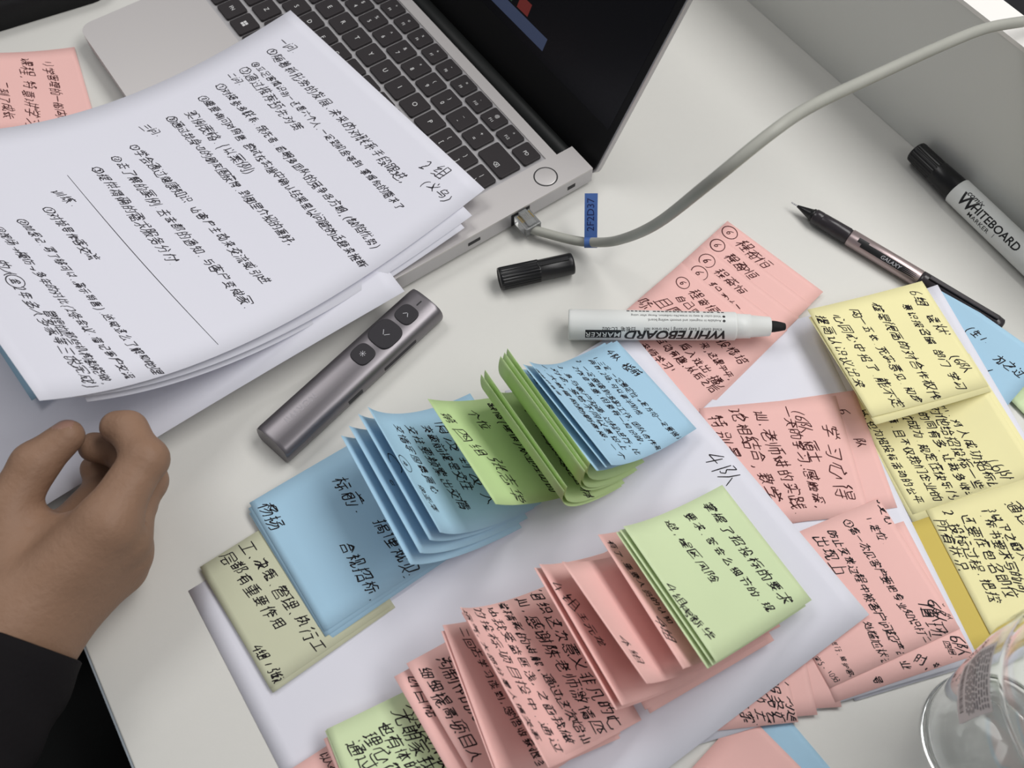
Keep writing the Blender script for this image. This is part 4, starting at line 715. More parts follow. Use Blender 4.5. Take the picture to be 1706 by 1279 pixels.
(38382,91,1254,1650,0,2452,4851,4814,4713,4113,0,1143,1113,0,2222,2239,3639,3625,2225,0),
(38431,97,3754,3732,3931,4617,0,1825,2224,2427,2334,1940,2352,1253,1212,0,2514,2614,3119,3531,3733,0),
(38450,95,3754,3851,3846,5046,0,2646,3846,0,1723,2024,2226,2232,1839,2152,1052,1013,0,2114,2213,2718,3126,3336,3346,0,3714,3812,4513,4720,4735,3336,0,2618,2213,0,2618,2213,0),
(38469,95,3051,4751,0,2839,5039,0,1625,2024,2228,2232,1839,2252,1052,1013,0,3029,2618,0,4630,5018,0,3313,3713,3814,3839,0),
(38472,96,3455,3348,4948,0,2548,3348,0,3740,3714,3713,3312,0,1624,1924,2128,2035,1739,2052,1053,1012,0,2825,2416,0,4833,2734,0,4625,5016,0,3349,2734,0),
(38505,98,2439,2539,3753,5040,5140,0,1624,1924,2128,2036,1739,2052,1052,1013,0,2831,3023,0,4339,3039,2842,0,3834,3733,3824,0,4832,4320,4215,5015,0,2515,4215,0),
(38519,91,3354,3349,3047,2741,0,3436,2633,2612,0,4139,4546,4549,3349,0,1624,1924,2129,2036,1640,2052,1053,1012,0,3934,4834,4812,0,3425,2625,0,4024,4824,0,3147,2843,0,2616,4815,0),
(38543,97,2451,2745,0,3249,5049,0,3954,3949,0,2236,2736,3642,4842,4921,4519,0,1624,1824,1926,1933,1639,1952,1053,1012,0,2214,2719,2736,0,3620,3543,3749,0,5215,5114,3514,2719,0,3636,4935,0,3628,4928,0),
(38656,94,1353,4653,0,1041,1047,4947,4941,0,1641,2441,0,1536,2436,0,1031,4931,0,3541,4341,0,3036,3053,0,3536,4536,0,1412,1424,4624,4714,4612,4312,0,2414,2424,0,3513,3524,0,2930,2824,0),
(38750,96,1147,2447,2454,0,3554,3513,0,1136,2436,2447,0,1024,2424,2436,0,4947,3547,0,4836,3536,0,2412,2424,0,5024,3524,0),
(38752,96,1046,4946,0,3054,3047,0,4652,1753,1449,1447,0,1028,2428,2430,0,1122,2422,2428,0,916,2416,2422,0,3530,3513,0,4928,3529,0,4922,3522,0,5116,3516,0,1541,4541,4536,1535,1541,0),
(39033,96,949,2049,0,2653,5053,0,823,2226,0,3737,3726,3622,3015,2613,2214,0,2725,2844,4744,4724,0,4219,4914,0,1649,1525,0,3752,3544,0,3521,3116,0),
(39044,96,953,2253,2351,0,1245,1443,1743,2351,0,3053,5053,0,936,2536,2533,2329,0,4037,4027,3922,3315,2913,2614,0,914,1212,1614,1636,0,3224,3244,4943,4924,0,1743,2037,0,4052,3944,0),
(39046,97,1955,1851,2545,2841,0,940,1852,0,3252,5052,0,1232,2432,2428,1819,2014,0,1322,1819,0,4137,4130,3920,3515,3012,0,3324,3343,3944,4943,4924,0,4319,5113,0,4151,3944,0),
(39057,97,1251,1239,2839,0,2055,1924,2221,1616,1013,0,2649,2049,0,3252,5052,0,1434,925,0,2732,2627,2222,0,4137,3921,3616,3012,0,3323,3343,4044,4943,4924,0,4319,5113,0,4151,4144,0),
(39064,96,3253,5053,0,934,2834,0,1228,1221,2414,5013,5315,0,4139,4030,3723,3319,3018,0,2725,1925,1934,0,913,1222,0,3327,3345,3945,4844,4828,0,1253,2553,2641,1240,1253,0,1247,2646,0,4052,3945,0,1924,1818,0),
(39118,97,2143,3033,3030,3427,3820,0,3544,3033,0,2423,3031,0,1014,1429,1452,4452,4518,4714,5114,5120,0,2828,2424,0),
(39640,94,950,4950,0,1113,1231,4731,4814,4712,4312,0,2016,2017,3818,3725,2125,2017,0,1843,4243,4237,1836,1737,1843,0),
(40857,96,2454,2446,2129,1620,1014,0,943,2342,0,3753,4349,0,4943,2443,0,4536,4129,3624,3324,3316,3514,4814,5015,5019,0,2416,3220,0,3343,3324,0,4433,4129,0),
):
    _st, _cur = [], []
    for _q in _row[2:]:
        if _q:
            _cur.append(((_q // 100) / 50 - .1, (_q % 100) / 50 - .3))
        else:
            _st.append(np.array(_cur)); _cur = []
    FONT[chr(_row[0])] = (_row[1] / 100, _st)


FONT['4'] = (.6, [np.array([(.40, .76), (.04, .26), (.62, .28)]), np.array([(.46, .56), (.42, -.06)])])
FONT['6'] = (.55, [np.array([(.42, .78), (.16, .52), (.08, .24), (.18, .02), (.38, .0), (.48, .16), (.40, .34), (.22, .36), (.10, .22)])])
FONT['队'] = (.98, [np.array([(.10, .80), (.10, -.10)]), np.array([(.10, .80), (.36, .80), (.20, .48), (.36, .34), (.28, .16), (.14, .22)]), np.array([(.66, .82), (.60, .40), (.40, -.04)]), np.array([(.61, .44), (.98, -.06)])])


def smooth_line(p):
    d = [p[:1]]
    for a, b in zip(p[:-1], p[1:]):             # extra points keep the corners of a character tight
        n = max(1, int(math.ceil(np.hypot(*(b - a)) / .11)))
        d.append(a + (b - a) * (np.arange(1, n + 1) / n)[:, None])
    p = np.vstack(d)
    for _ in range(2):
        if len(p) < 3: return p
        q = np.empty((2 * len(p) - 2, 2))
        q[0::2] = p[:-1] * .75 + p[1:] * .25
        q[1::2] = p[:-1] * .25 + p[1:] * .75
        p = np.vstack([p[:1], q, p[-1:]])
    return p


def handwriting(lines, rng, slant=.34):
    """list of polylines (x mm from the left, y mm from the top, half width)"""
    out = []
    for L in lines:
        txt, x0, y0, x1, y1 = L[:5]
        if txt == '|':
            t = np.linspace(0, 1, 30)
            out.append((np.stack([x0 + (x1 - x0) * t, y0 + (y1 - y0) * t + 1.5 * np.sin(3.0 * t)], 1), .22))
            continue
        toks, i = [], 0
        while i < len(txt):
            if txt[i] == '(' and i + 2 < len(txt) and txt[i + 2] == ')':
                toks.append(('O', txt[i + 1])); i += 3
            else:
                toks.append(('', txt[i])); i += 1
        n = len(toks)
        d = np.array([x1 - x0, y1 - y0]); dist = np.hypot(*d)
        ux = d / dist if dist > .5 else np.array([1., 0.])
        uy = np.array([-ux[1], ux[0]])              # down the page
        wts = [(.55 if (c in '.,、:;()!|0123456789' and not k) else (.6 if c == ' ' else 1.)) for k, c in toks]
        pos = np.cumsum([0] + [(wts[q] + wts[q + 1]) / 2 for q in range(n - 1)])
        tot = pos[-1] if n > 1 else 1.
        pitch = dist / tot if n > 1 else 5.
        size = L[5] if len(L) > 5 else min(max(pitch * 1.12, 2.4), 11.0)
        for q, (kind, c) in enumerate(toks):
            if c == ' ': continue
            cxy = np.array([x0, y0]) + (ux * pos[q] * pitch if n > 1 else 0) + uy * rng.normal(0, .05) * size
            if c not in FONT: continue
            adv, strokes = FONT[c]
            sz = size * rng.uniform(.85, 1.12) * (.62 if kind else 1)
            ro = rng.normal(0, .06)
            cr, sr = math.cos(ro), math.sin(ro)
            prev = None
            glyph = []
            for S in strokes:
                g = S - np.array([adv / 2, .36])
                g = g + rng.normal(0, .026, g.shape)
                g = np.stack([g[:, 0] * .92 + slant * g[:, 1], g[:, 1]], 1)
                g = np.stack([cr * g[:, 0] - sr * g[:, 1], sr * g[:, 0] + cr * g[:, 1]], 1)
                if prev is not None and rng.random() < .5 and np.hypot(*(g[0] - prev[-1])) < .5:
                    glyph[-1] = np.vstack([glyph[-1], g])
                else:
                    glyph.append(g)
                prev = g
            if kind:
                a = np.linspace(.3, 6.9, 22)
                glyph.append(np.stack([.95 * np.cos(a) * (1 + .05 * rng.normal()), .85 * np.sin(a)], 1))
            for g in glyph:
                g = smooth_line(g) * sz
                pts = cxy + g[:, :1] * ux - g[:, 1:] * uy
                out.append((pts, max(.15, min(.3, .045 * size)) * rng.uniform(.85, 1.15)))
    return out


# ------------------------------------------------------------------ curled sheets of paper
def sheet_point(N, u, t):
    """u across 0..1 (left to right of the writing), t down the page 0..1 -> mm"""
    p, z0, (w, h) = N['p'], N['z0'], N['size']
    u = np.atleast_1d(u).astype(float); t = np.atleast_1d(t).astype(float)
    k = (np.arange(16) + .5) / 16
    T = t[:, None] * k[None]
    th = p[3] + (p[4] - p[3]) * u[:, None] + p[5] * T + p[6] * T * T
    d = np.cos(th).mean(1) * t * h
    z = np.sin(th).mean(1) * t * h
    x = p[0] + (u - .5) * w * math.cos(p[2]) + d * math.sin(p[2])
    y = p[1] + (u - .5) * w * math.sin(p[2]) - d * math.cos(p[2])
    z = z0 + z
    if 'bump' in N:
        bu, bt, bh, bs = N['bump']
        z = z + bh * np.exp(-(((u - bu) * w) ** 2 + ((t - bt) * h) ** 2) / bs ** 2)
    if 'wave' in N:
        z = z + N['wave'] * np.sin(6 * u + 4 * t + p[0]) * t
    return np.column_stack([x, y, z])


def sheet_normal(N, u, t):
    e = 1e-3
    a = sheet_point(N, u + e, t) - sheet_point(N, u - e, t)
    b = sheet_point(N, u, t - e) - sheet_point(N, u, t + e)
    n = np.cross(a, b)
    return n / np.linalg.norm(n, axis=1)[:, None]


def paper(name, N, ink, seed, nu=8, nt=20):
    uu, tt = np.meshgrid(np.linspace(0, 1, nu + 1), np.linspace(0, 1, nt + 1))
    U, T = uu.ravel(), tt.ravel()
    P, NN = sheet_point(N, U, T), sheet_normal(N, U, T)
    thick = .11
    top = P
    bot = P - NN * thick
    n = len(P)
    V = [top, bot]
    F = []
    w = nu + 1
    for j in range(nt):
        for i in range(nu):
            a = j * w + i
            F.append((a, a + w, a + w + 1, a + 1))
            F.append((n + a, n + a + 1, n + a + w + 1, n + a + w))
    sm = [True] * len(F)
    rim = [i for i in range(nu)] + [nu + j * w for j in range(nt)] + [nt * w + nu - i for i in range(nu)] + [(nt - j) * w for j in range(nt)]
    for a, b in zip(rim, rim[1:] + rim[:1]):
        F.append((a, b, n + b, n + a)); sm.append(False)
    mi = [0] * len(F)
    rng = np.random.default_rng(seed)
    strokes = handwriting(N['lines'], rng, N.get('slant', .34)) if N['lines'] else []
    base = 2 * n
    allp, tot = [], 0
    W_, H_ = N['size']
    for pts, hw in strokes:
        if len(pts) < 2: continue
        seg = np.hypot(*np.diff(pts, axis=0).T)
        keep = np.r_[True, seg > .05]
        pts = pts[keep]
        if len(pts) < 2: continue
        d = np.gradient(pts, axis=0)
        d /= (np.hypot(d[:, 0], d[:, 1]) + 1e-9)[:, None]
        nr = np.stack([-d[:, 1], d[:, 0]], 1)
        k = np.linspace(0, 1, len(pts))
        ww = hw * (.75 + .35 * np.sin(math.pi * k))[:, None]
        inside = (pts[:, 0] > .6) & (pts[:, 0] < W_ - .6) & (pts[:, 1] > .6) & (pts[:, 1] < H_ - .6)
        if not inside.all():
            if inside.sum() < 2: continue
            i0 = int(np.argmax(inside)); i1 = i0
            while i1 < len(pts) and inside[i1]: i1 += 1
            if i1 - i0 < 2: continue
            pts, nr, ww = pts[i0:i1], nr[i0:i1], ww[i0:i1]
        m = len(pts)
        allp.append(np.vstack([pts + nr * ww, pts - nr * ww]))
        for q in range(m - 1):
            F.append((base + tot + q, base + tot + q + 1, base + tot + m + q + 1, base + tot + m + q))
            mi.append(1); sm.append(True)
        tot += 2 * m
    if allp:
        A = np.vstack(allp)
        u, t = A[:, 0] / W_, A[:, 1] / H_
        V.append(sheet_point(N, u, t) + sheet_normal(N, u, t) * .09)
    V = np.vstack(V)
    c = np.array([P[:, 0].mean(), P[:, 1].mean(), P[:, 2].min()])
    V = (V - c) * .001
    return new_obj(name, V, F, [PAPER[N['col']], ink], None, mi, mm(*c), sm)


# ------------------------------------------------------------------ the setting: floor, desk and divider
mb = MB(); mb.box((0, 0, -TOP * 1000 - 10), (6000, 6000, 20))
tag(mb.build('floor', CARPET, None, mm(0, 0, 0)), None, None, kind='structure')

desk = tag(empty('desk', mm(240, 100, -TOP * 1000)), 'white laminate office desk that everything lies on', 'desk')
ex = lambda y: -55.6 + .02 * (y + 30)
pan = lambda y: 540.3 - .0165 * (y - 14)
y0, y1 = -750, 950
DZ = TOP * 1000
mb = MB(); mb.slab([(ex(y0) + 1 - 240, y0 - 100), (pan(y0) - 240 + 19, y0 - 100), (pan(y1) - 240 + 19, y1 - 100), (ex(y1) + 1 - 240, y1 - 100)], DZ - 25, DZ, 0, .8)
mb.build('tabletop', DESK, desk)
mb = MB(); mb.slab([(ex(y0) - 240, y0 - 100), (ex(y0) + .95 - 240, y0 - 100), (ex(y1) + .95 - 240, y1 - 100), (ex(y1) - 240, y1 - 100)], DZ - 25, DZ - .3, 0, .3)
tag(mb.build('edge_band', DESK_EDGE, desk), 'grey edge band', None)
for (x, y) in ((-200, -780), (220, -780), (-200, 780), (220, 780)):
    mb = MB(); mb.box((x, y, (DZ - 25.2) / 2), (45, 45, DZ - 25.2), 0, 3)
    mb.build('leg', DESK_EDGE, desk)

dv = tag(empty('desk_divider', mm(550, 100, 0)), 'low grey desk divider with a white top along the back of the desk', 'divider')
mb = MB(); mb.slab([(pan(y0) - 550, y0 - 100), (pan(y0) - 550 + 18, y0 - 100), (pan(y1) - 550 + 18, y1 - 100), (pan(y1) - 550, y1 - 100)], .15, 105.5)
mb.build('panel', PANEL, dv)
mb = MB(); mb.slab([(pan(y0) - 550.7, y0 - 100), (pan(y0) - 550 + 19, y0 - 100), (pan(y1) - 550 + 19, y1 - 100), (pan(y1) - 550.7, y1 - 100)], 105.6, 108.2, 0, .8)
tag(mb.build('top_cap', PANEL_CAP, dv), 'white top cap', None)

# ------------------------------------------------------------------ laptop
LT = -1.5352723532814436
lap = tag(empty('laptop', mm(261.68, 381.557, 0), (0, 0, LT)), 'open silver laptop with black keys, partly covered by handwritten sheets', 'laptop')


def rounded_front(x0, x1, ya, yb, r=9, n=6):
    pts = [(x1, yb), (x0, yb)]
    for k in range(n + 1):
        a = math.pi + (math.pi / 2) * k / n
        pts.append((x0 + r + r * math.cos(a), ya + r + r * math.sin(a)))
    for k in range(n + 1):
        a = 1.5 * math.pi + (math.pi / 2) * k / n
        pts.append((x1 - r + r * math.cos(a), ya + r + r * math.sin(a)))
    return pts


mb = MB()
out = rounded_front(-28, 283, -156, 53)[2:]
outline = [(283, 65.5), (260.5, 65.5), (260.5, 53), (-6, 53), (-6, 65.5), (-28, 65.5)] + out
mb.slab(outline, 3.0, 14.4, 1)
in_ = [(p[0] * .985 + 2, p[1] * .985 - .7) for p in outline]
mb.slab(in_, 1.2, 3.0, 1)
# top deck around the keyboard well
wx0, wx1, wy0, wy1 = -21.2, 259.2, -69.5, 45.2
mb.slab([(283, 65.5), (260.5, 65.5), (260.5, 53), (wx1, 53), (wx1, wy0), (283, wy0)], 14.4, 15.5)
mb.slab([(wx1, wy1), (wx1, 53), (-6, 53), (-6, 65.5), (-28, 65.5), (-28, wy1)], 14.4, 15.5)
mb.slab([(wx0, wy0), (wx0, wy1), (-28, wy1), (-28, wy0)], 14.4, 15.5)
mb.slab([(283, wy0), (-28, wy0)] + out, 14.4, 15.5)
for x in (-10, 262):
    for y in (-140, 40): mb.box((x, y, .6), (14, 5, 1.2), 2)
mb.build('base', [ALU, ALU_SIDE, RUBBER], lap)

mb = MB(); mb.slab(rrect(118, 76, 4, cx=119, cy=-113), 15.5, 15.62)
mb.build('touchpad', ALU_SIDE, lap)


def key(x, y, w, h, legend=(), size=4.4):
    mb = MB()
    mb.slab(rrect(w, h, 1.7, 4), 0, 1.9, 0, .45, 2)
    for (txt, dx, dy, sc) in legend:
        v, f = text_mesh(txt, size * sc, 0.0)
        mb.add([(p[0] + dx, p[1] + dy, 1.93) for p in v], f, 1)
    mb.build('key', [KEY, LEGEND], lap, (x * .001, y * .001, .01445))


def two(a, b): return ((b, 0, 3.1, .85), (a, 0, -3.3, .95))


for k in range(15):
    fn = ['PD', 'F12', 'F11', 'F10', 'F9', 'F8', 'F7', 'F6', 'F5', 'F4', 'F3', 'F2', 'F1', 'ESC', 'ESC'][k]
    key(248.6 - 18.35 * k, 36.9, 15.9, 13.6, ((fn, 0, -.2, .85),) if fn in ('PD', 'ESC') else ((fn, 0, -2.6, .68), ('o*@.=-+xo*o..o'[k], 0, 2.6, .8)), 4.2)
num = ['`~', '1!', '2@', '3#', '4$', '5%', '6^', '7&', '8*', '9(', '0)', '-_', '=+']
for i, n_ in enumerate(num): key(19 * i - 9.5, 19.2, 16.6, 16.6, two(n_[0], n_[1]))
key(243, 19.2, 26.6, 16.6, (('\u232b', 2, -4, 1.0),))
for i, c_ in enumerate('QWERTYUIOP'): key(19 * (i + 1), 0, 16.6, 16.6, ((c_, 0, 0, 1.1),))
key(19 * 11, 0, 16.6, 16.6, two('[', '{')); key(19 * 12, 0, 16.6, 16.6, two(']', '}'))
key(247.6, 0, 17.4, 16.6, (('|', 0, 2.6, .9), ('\\', 0, -3, .9)))
key(-4.6, 0, 25.8, 16.6, (('TAB', -4, -3, .8),))
for i, c_ in enumerate('ASDFGHJKL'): key(23.75 + 19 * i, -19.3, 16.6, 16.6, ((c_, 0, 0, 1.1),))
key(194.75, -19.3, 16.6, 16.6, two(';', ':')); key(213.75, -19.3, 16.6, 16.6, two("'", '"'))
key(240.2, -19.3, 31.2, 16.6, (('ENTER', 5, -3, .8),)); key(-2.3, -19.3, 30.6, 16.6, (('CAPS', -5, -3, .8),))
for i, c_ in enumerate('ZXCVBNM'): key(33.25 + 19 * i, -38.6, 16.6, 16.6, ((c_, 0, 0, 1.1),))
for i, c_ in enumerate((',<', '.>', '/?')): key(166.25 + 19 * i, -38.6, 16.6, 16.6, two(c_[0], c_[1]))
key(2.4, -38.6, 40.2, 16.6, (('SHIFT', -9, -3, .8),)); key(235.4, -38.6, 40.8, 16.6, (('SHIFT', 8, -3, .8),))
key(-5.2, -58.2, 25, 16.6, (('CTRL', -4, -3, .8),)); key(18.1, -58.2, 16.6, 16.6, (('FN', 0, 0, .9),))
mbw = MB(); mbw.slab(rrect(16.6, 16.6, 1.7, 4), 0, 1.9, 0, .45, 2)
for a in (-1.15, 1.15):
    for b in (-1.15, 1.15): mbw.box((a, b, 1.92), (1.9, 1.9, .04), 1)
mbw.build('key', [KEY, LEGEND], lap, (.0372, -.0582, .01445))
key(56.3, -58.2, 16.6, 16.6, (('ALT', 0, -3, .8),)); key(113.2, -58.2, 92, 16.6)
key(170, -58.2, 16.6, 16.6, (('ALT', 0, -3, .8),)); key(189, -58.2, 16.6, 16.6, (('CTRL', 0, -3, .7),))
key(208, -58.2, 16.6, 16.6, (('<', 0, 0, .9),)); key(227, -53.8, 16.6, 7.8, (('^', 0, -.6, .8),)); key(227, -62.6, 16.6, 7.8, (('v', 0, 0, .7),)); key(247.6, -58.2, 17.4, 16.6, (('>', 0, 0, .9),))

mb = MB()
mb.lathe([(15.45, 8.0), (15.56, 7.9), (15.56, 7.2), (15.47, 7.1)], 48, 1, Matrix.Rotation(-math.pi / 2, 4, 'Y'), cap=False)
mb.lathe([(15.46, 7.15), (15.75, 7.0), (15.8, 6.6), (15.8, .01)], 48, 0, Matrix.Rotation(-math.pi / 2, 4, 'Y'), cap=False)
b_ = mb.build('power_button', [ALU, PORT], lap, (.2712, .0362, 0))
mb = MB(); mb.box((283.02, -27.6, 8.6), (.3, 9.2, 2.9), 0, .1); mb.build('usb_c_port', PORT, lap)
mb = MB(); mb.box((283.02, 48.6, 8.6), (.3, 6.2, 3.2), 0, .1); mb.build('lock_slot', PORT, lap)
mb = MB(); mb.box((283.02, 8, 8.2), (.3, 14.4, 11.2), 0, .1); mb.build('network_port', PORT, lap)

mb = MB(); mb.lathe([(-5.5, 6.0), (-5, 6.6), (259.5, 6.6), (260, 6.0)], 32, 0, Matrix.Translation((0, 60.2, 8.0)))
mb.build('hinge', RUBBER, lap)
th = math.radians(25.99)
LM = Matrix(((1, 0, 0, 0), (0, math.sin(th), -math.cos(th), 67.2), (0, math.cos(th), math.sin(th), 8.5), (0, 0, 0, 1)))
mb = MB()
mb.slab(rrect(311, 221, 7, cx=127.5, cy=107.5), -5.2, -1.0, 0, .8, 2, LM)
lid = mb.build('lid', ALU_SIDE, lap)
mb = MB()
mb.slab(rrect(308, 218, 6, cx=127.5, cy=107.5), -1.0, 0.0, 0, .3, 1, LM)
mb.build('bezel', BEZEL, lid)
mb = MB()
mb.slab([(-22, 30.5), (277, 30.5), (277, 212), (-22, 212)], 0.0, .12, 0, 0, 1, LM)
mb.slab([(88, 36.5), (201.5, 36.5), (201.5, 45.2), (88, 45.2)], .12, .16, 1, 0, 1, LM)
mb.slab([(166, 46.5), (178, 46.5), (178, 55), (166, 55)], .12, .16, 2, 0, 1, LM)
mb.slab([(150, 46.5), (160, 46.5), (160, 55), (150, 55)], .12, .16, 3, 0, 1, LM)
mb.build('screen', [SCREEN, GLOW, GLOW_RED, GLOW_GREEN], lid)

# ------------------------------------------------------------------ network cable
def catmull(P, n=10):
    P = [Vector(p) for p in P]
    Q = [2 * P[0] - P[1]] + P + [2 * P[-1] - P[-2]]
    o = []
    for i in range(1, len(Q) - 2):
        for k in range(n):
            t = k / n
            o.append(.5 * ((2 * Q[i]) + (Q[i + 1] - Q[i - 1]) * t + (2 * Q[i - 1] - 5 * Q[i] + 4 * Q[i + 1] - Q[i + 2]) * t * t + (3 * Q[i] - Q[i - 1] - 3 * Q[i + 1] + Q[i + 2]) * t ** 3))
    return o + [P[-1]]


def tube(mb, path, rad, n=16, m=0, ysc=1.):
    path = [Vector(p) for p in path]
    t0 = (path[1] - path[0]).normalized()
    up = Vector((0, 0, 1)) if abs(t0.z) < .9 else Vector((1, 0, 0))
    nrm = (up - t0 * up.dot(t0)).normalized()
    v, f = [], []
    for i, p in enumerate(path):
        t = (path[min(i + 1, len(path) - 1)] - path[max(i - 1, 0)]).normalized()
        nrm = (nrm - t * nrm.dot(t)).normalized()
        bn = t.cross(nrm)
        r = rad(i / (len(path) - 1)) if callable(rad) else rad
        for k in range(n):
            a = 2 * math.pi * k / n
            v.append(p + (nrm * math.cos(a) * ysc + bn * math.sin(a)) * r)
    for i in range(len(path) - 1):
        for k in range(n):
            f.append((i * n + k, i * n + (k + 1) % n, (i + 1) * n + (k + 1) % n, (i + 1) * n + k))
    f.append(list(range(n))[::-1]); f.append([(len(path) - 1) * n + k for k in range(n)])
    mb.add(v, f, m, True)
    return mb


cab = tag(empty('network_cable', mm(280.2, 92, 0)), 'grey network cable arching from the laptop side over the divider', 'cable')
off = Vector((280.2, 92, 0))
CP = [(280.2, 87, 7.6), (285.0, 81.0, 7.2), (295.7, 66.4, 8.5), (302.8, 54.5, 14), (307.4, 36.0, 34), (303.5, 6.3, 85), (303, -20, 145), (329.5, -23.8, 165), (361.3, -18.3, 160), (407.9, -14.3, 150), (461.5, -11.5, 140), (507.7, -8.5, 128), (542.4, -11.7, 119), (564, -16, 115), (584, -23, 103), (602, -33, 60), (612, -45, 0), (615, -50, -80)]
mb = MB(); tube(mb, [Vector(p) - off for p in catmull(CP)], 3.0)
mb.build('cord', CORD, cab)
PM = Matrix.Rotation(LT, 4, 'Z')
mb = MB()
pm = Matrix.Translation((.3, 1.2, 0)) @ PM
mb.box((1.3, 0, 8), (13.5, 11.7, 8.0), 0, .6, 2, pm)
mb.box((-.5, 0, 12.9), (12.5, 6, 1.2), 0, .3, 1, pm @ Matrix.Rotation(.1, 4, 'Y'))
for k in range(8): mb.box((-1, -4.2 + 1.2 * k, 12.05), (6, .5, .25), 1, 0, 1, pm)
mb.box((6.5, 0, 8), (2.5, 10.5, 6.5), 0, .5, 1, pm)
tag(mb.build('plug', [PLUGP, GOLD], cab), 'clear plastic cable plug', None)
# label flag: wraps the cord and stands up
TG = Vector((302.6, 54.5, 13.8)) - off
tdir = Vector((.80, -.60, .10)).normalized()
fl = Vector((.40, .70, .55)).normalized()
fl = (fl - tdir * fl.dot(tdir)).normalized()
fn_ = tdir.cross(fl)
mb = MB()
v, f = [], []
for i in range(13):
    s_ = i / 12
    b_ = 1.6 * math.sin(s_ * 2.4)
    for w_ in (-4, 4):
        for q in (-.12, .12):
            v.append(TG + tdir * w_ + fl * (3.0 + 27 * s_) + fn_ * (b_ + q))
for i in range(12):
    a = i * 4
    f += [(a, a + 2, a + 6, a + 4), (a + 1, a + 5, a + 7, a + 3), (a, a + 4, a + 5, a + 1), (a + 2, a + 3, a + 7, a + 6)]
f += [(0, 1, 3, 2), (48, 50, 51, 49)]
mb.add(v, f, 0, False)
ring = []
nr = 24
v, f = [], []
for k in range(nr):
    a = 2 * math.pi * k / nr
    for w_ in (-4, 4): v.append(TG + tdir * w_ + (fl * math.cos(a) + fn_ * math.sin(a)) * 3.25)
for k in range(nr): f.append((2 * k, 2 * ((k + 1) % nr), 2 * ((k + 1) % nr) + 1, 2 * k + 1))
mb.add(v, f, 0, True)
tv, tf = text_mesh('2F2D37', 6.3, .004)
camv = Vector((73.1, -201.5, 479.3)) - off - TG
sgn = 1 if fn_.dot(camv) > 0 else -1
# reading direction runs up the flag; letter tops point to the left as seen from the front
lup = fl.cross(fn_ * sgn) * -1
for side in (sgn,):
    mb.add([TG + fl * (17.0 + p[0]) + lup * p[1] + fn_ * (1.6 * math.sin((14.0 + p[0]) / 27 * 2.4) + .17 * sgn) for p in tv], tf, 1)
tag(mb.build('label_tag', [TAPE, TAPE_INK], cab), 'blue printed label flag', None)

# ------------------------------------------------------------------ presenter
pres = tag(empty('presentation_clicker', mm(136.2, 58.4, 0), (0, 0, math.radians(15.4))), 'dark grey metal presentation clicker with three black buttons', 'presenter')
mb = MB()
sec = [(-12.6, 3), (-13.2, 6.5), (-12.9, 10), (-11.2, 12.9), (-8, 14.5), (-3.5, 15.2), (3.5, 15.2), (8, 14.5), (11.2, 12.9), (12.9, 10), (13.2, 6.5), (12.6, 3), (10.5, .6), (-10.5, .6)]
xs = [(-62.6, .955), (-61.9, .985), (-60.5, 1), (60.5, 1), (61.9, .985), (62.6, .955)]
v, f = [], []
for x, k in xs:
    for (y, z) in sec: v.append((x + (z - 8) * (.12 if x < 0 else -.06), y * k, 7.8 + (z - 7.8) * k))
n = len(sec)
for i in range(len(xs) - 1):
    for k in range(n): f.append((i * n + k, (i + 1) * n + k, (i + 1) * n + (k + 1) % n, i * n + (k + 1) % n))
mb.add(v, f, 0, True)
mb.add(v[:n], [list(range(n))], 0); mb.add(v[-n:], [list(range(n))[::-1]], 0)
tv, tf = text_mesh('NORWII', 5.6, 0, 0, 1.1)
mb.add([(-38 - p[0], 1.5 - p[1], 15.25) for p in tv], tf, 1)
mb.build('shell', [GUN, ICON_DIM], pres)


def squircle(a, b, n=40, e=3.0):
    return [(a * abs(math.cos(t)) ** (2 / e) * (1 if math.cos(t) > 0 else -1), b * abs(math.sin(t)) ** (2 / e) * (1 if math.sin(t) > 0 else -1)) for t in [2 * math.pi * k / n for k in range(n)]]


for (x, a, b, kind) in ((45.4, 6.4, 6.4, 'up'), (27.6, 9.2, 8.8, 'down'), (9.4, 6.6, 6.4, 'sun')):
    mb = MB(); mb.slab(squircle(a, b), 14.9, 15.9, 0, .5, 2)
    if kind == 'sun':
        for k in range(8):
            an = k * math.pi / 4
            mb.box((1.4, 0, 15.93), (1.0, .28, .05), 1, 0, 1, Matrix.Rotation(an, 4, 'Z'))
        mb.lathe([(15.9, .6), (15.95, .6)], 12, 1, Matrix.Rotation(-math.pi / 2, 4, 'Y'))
    else:
        s_ = 1 if kind == 'up' else -1
        L_ = 2.6 if kind == 'up' else 3.4
        for q in (-1, 1):
            mb.box((-s_ * L_ * .3, q * L_ * .36, 15.93), (L_, .35, .05), 1, 0, 1, Matrix.Rotation(-q * s_ * math.radians(40), 4, 'Z') @ Matrix.Translation((0, -q * .2, 0)))
    tag(mb.build('button', [RUB_BTN, ICON], pres, (x * .001, 0, 0)), {'up': 'small button with an up arrow', 'down': 'large middle button with a down arrow', 'sun': 'small button with a laser dot sign'}[kind], None)
mb = MB(); mb.slab(rrect(4.2, .9, .4, cx=56, cy=0), 15.0, 15.3); mb.build('indicator_slot', PORT, pres)
mb = MB(); mb.box((26, -13.15, 7.5), (26, .5, 2.6), 0, .2); mb.build('side_slider', RUB_BTN, pres)
mb = MB(); mb.box((-10.5, -13.15, 7.2), (11, .5, 3.2), 0, .2); mb.build('charging_port', PORT, pres)


# ------------------------------------------------------------------ markers and pen
def axis_frame(a, b):
    a, b = Vector(a), Vector(b)
    X = (b - a).normalized()
    Y = Vector((0, 0, 1)).cross(X).normalized()
    Z = X.cross(Y)
    return Matrix(((X.x, Y.x, Z.x), (X.y, Y.y, Z.y), (X.z, Y.z, Z.z)))


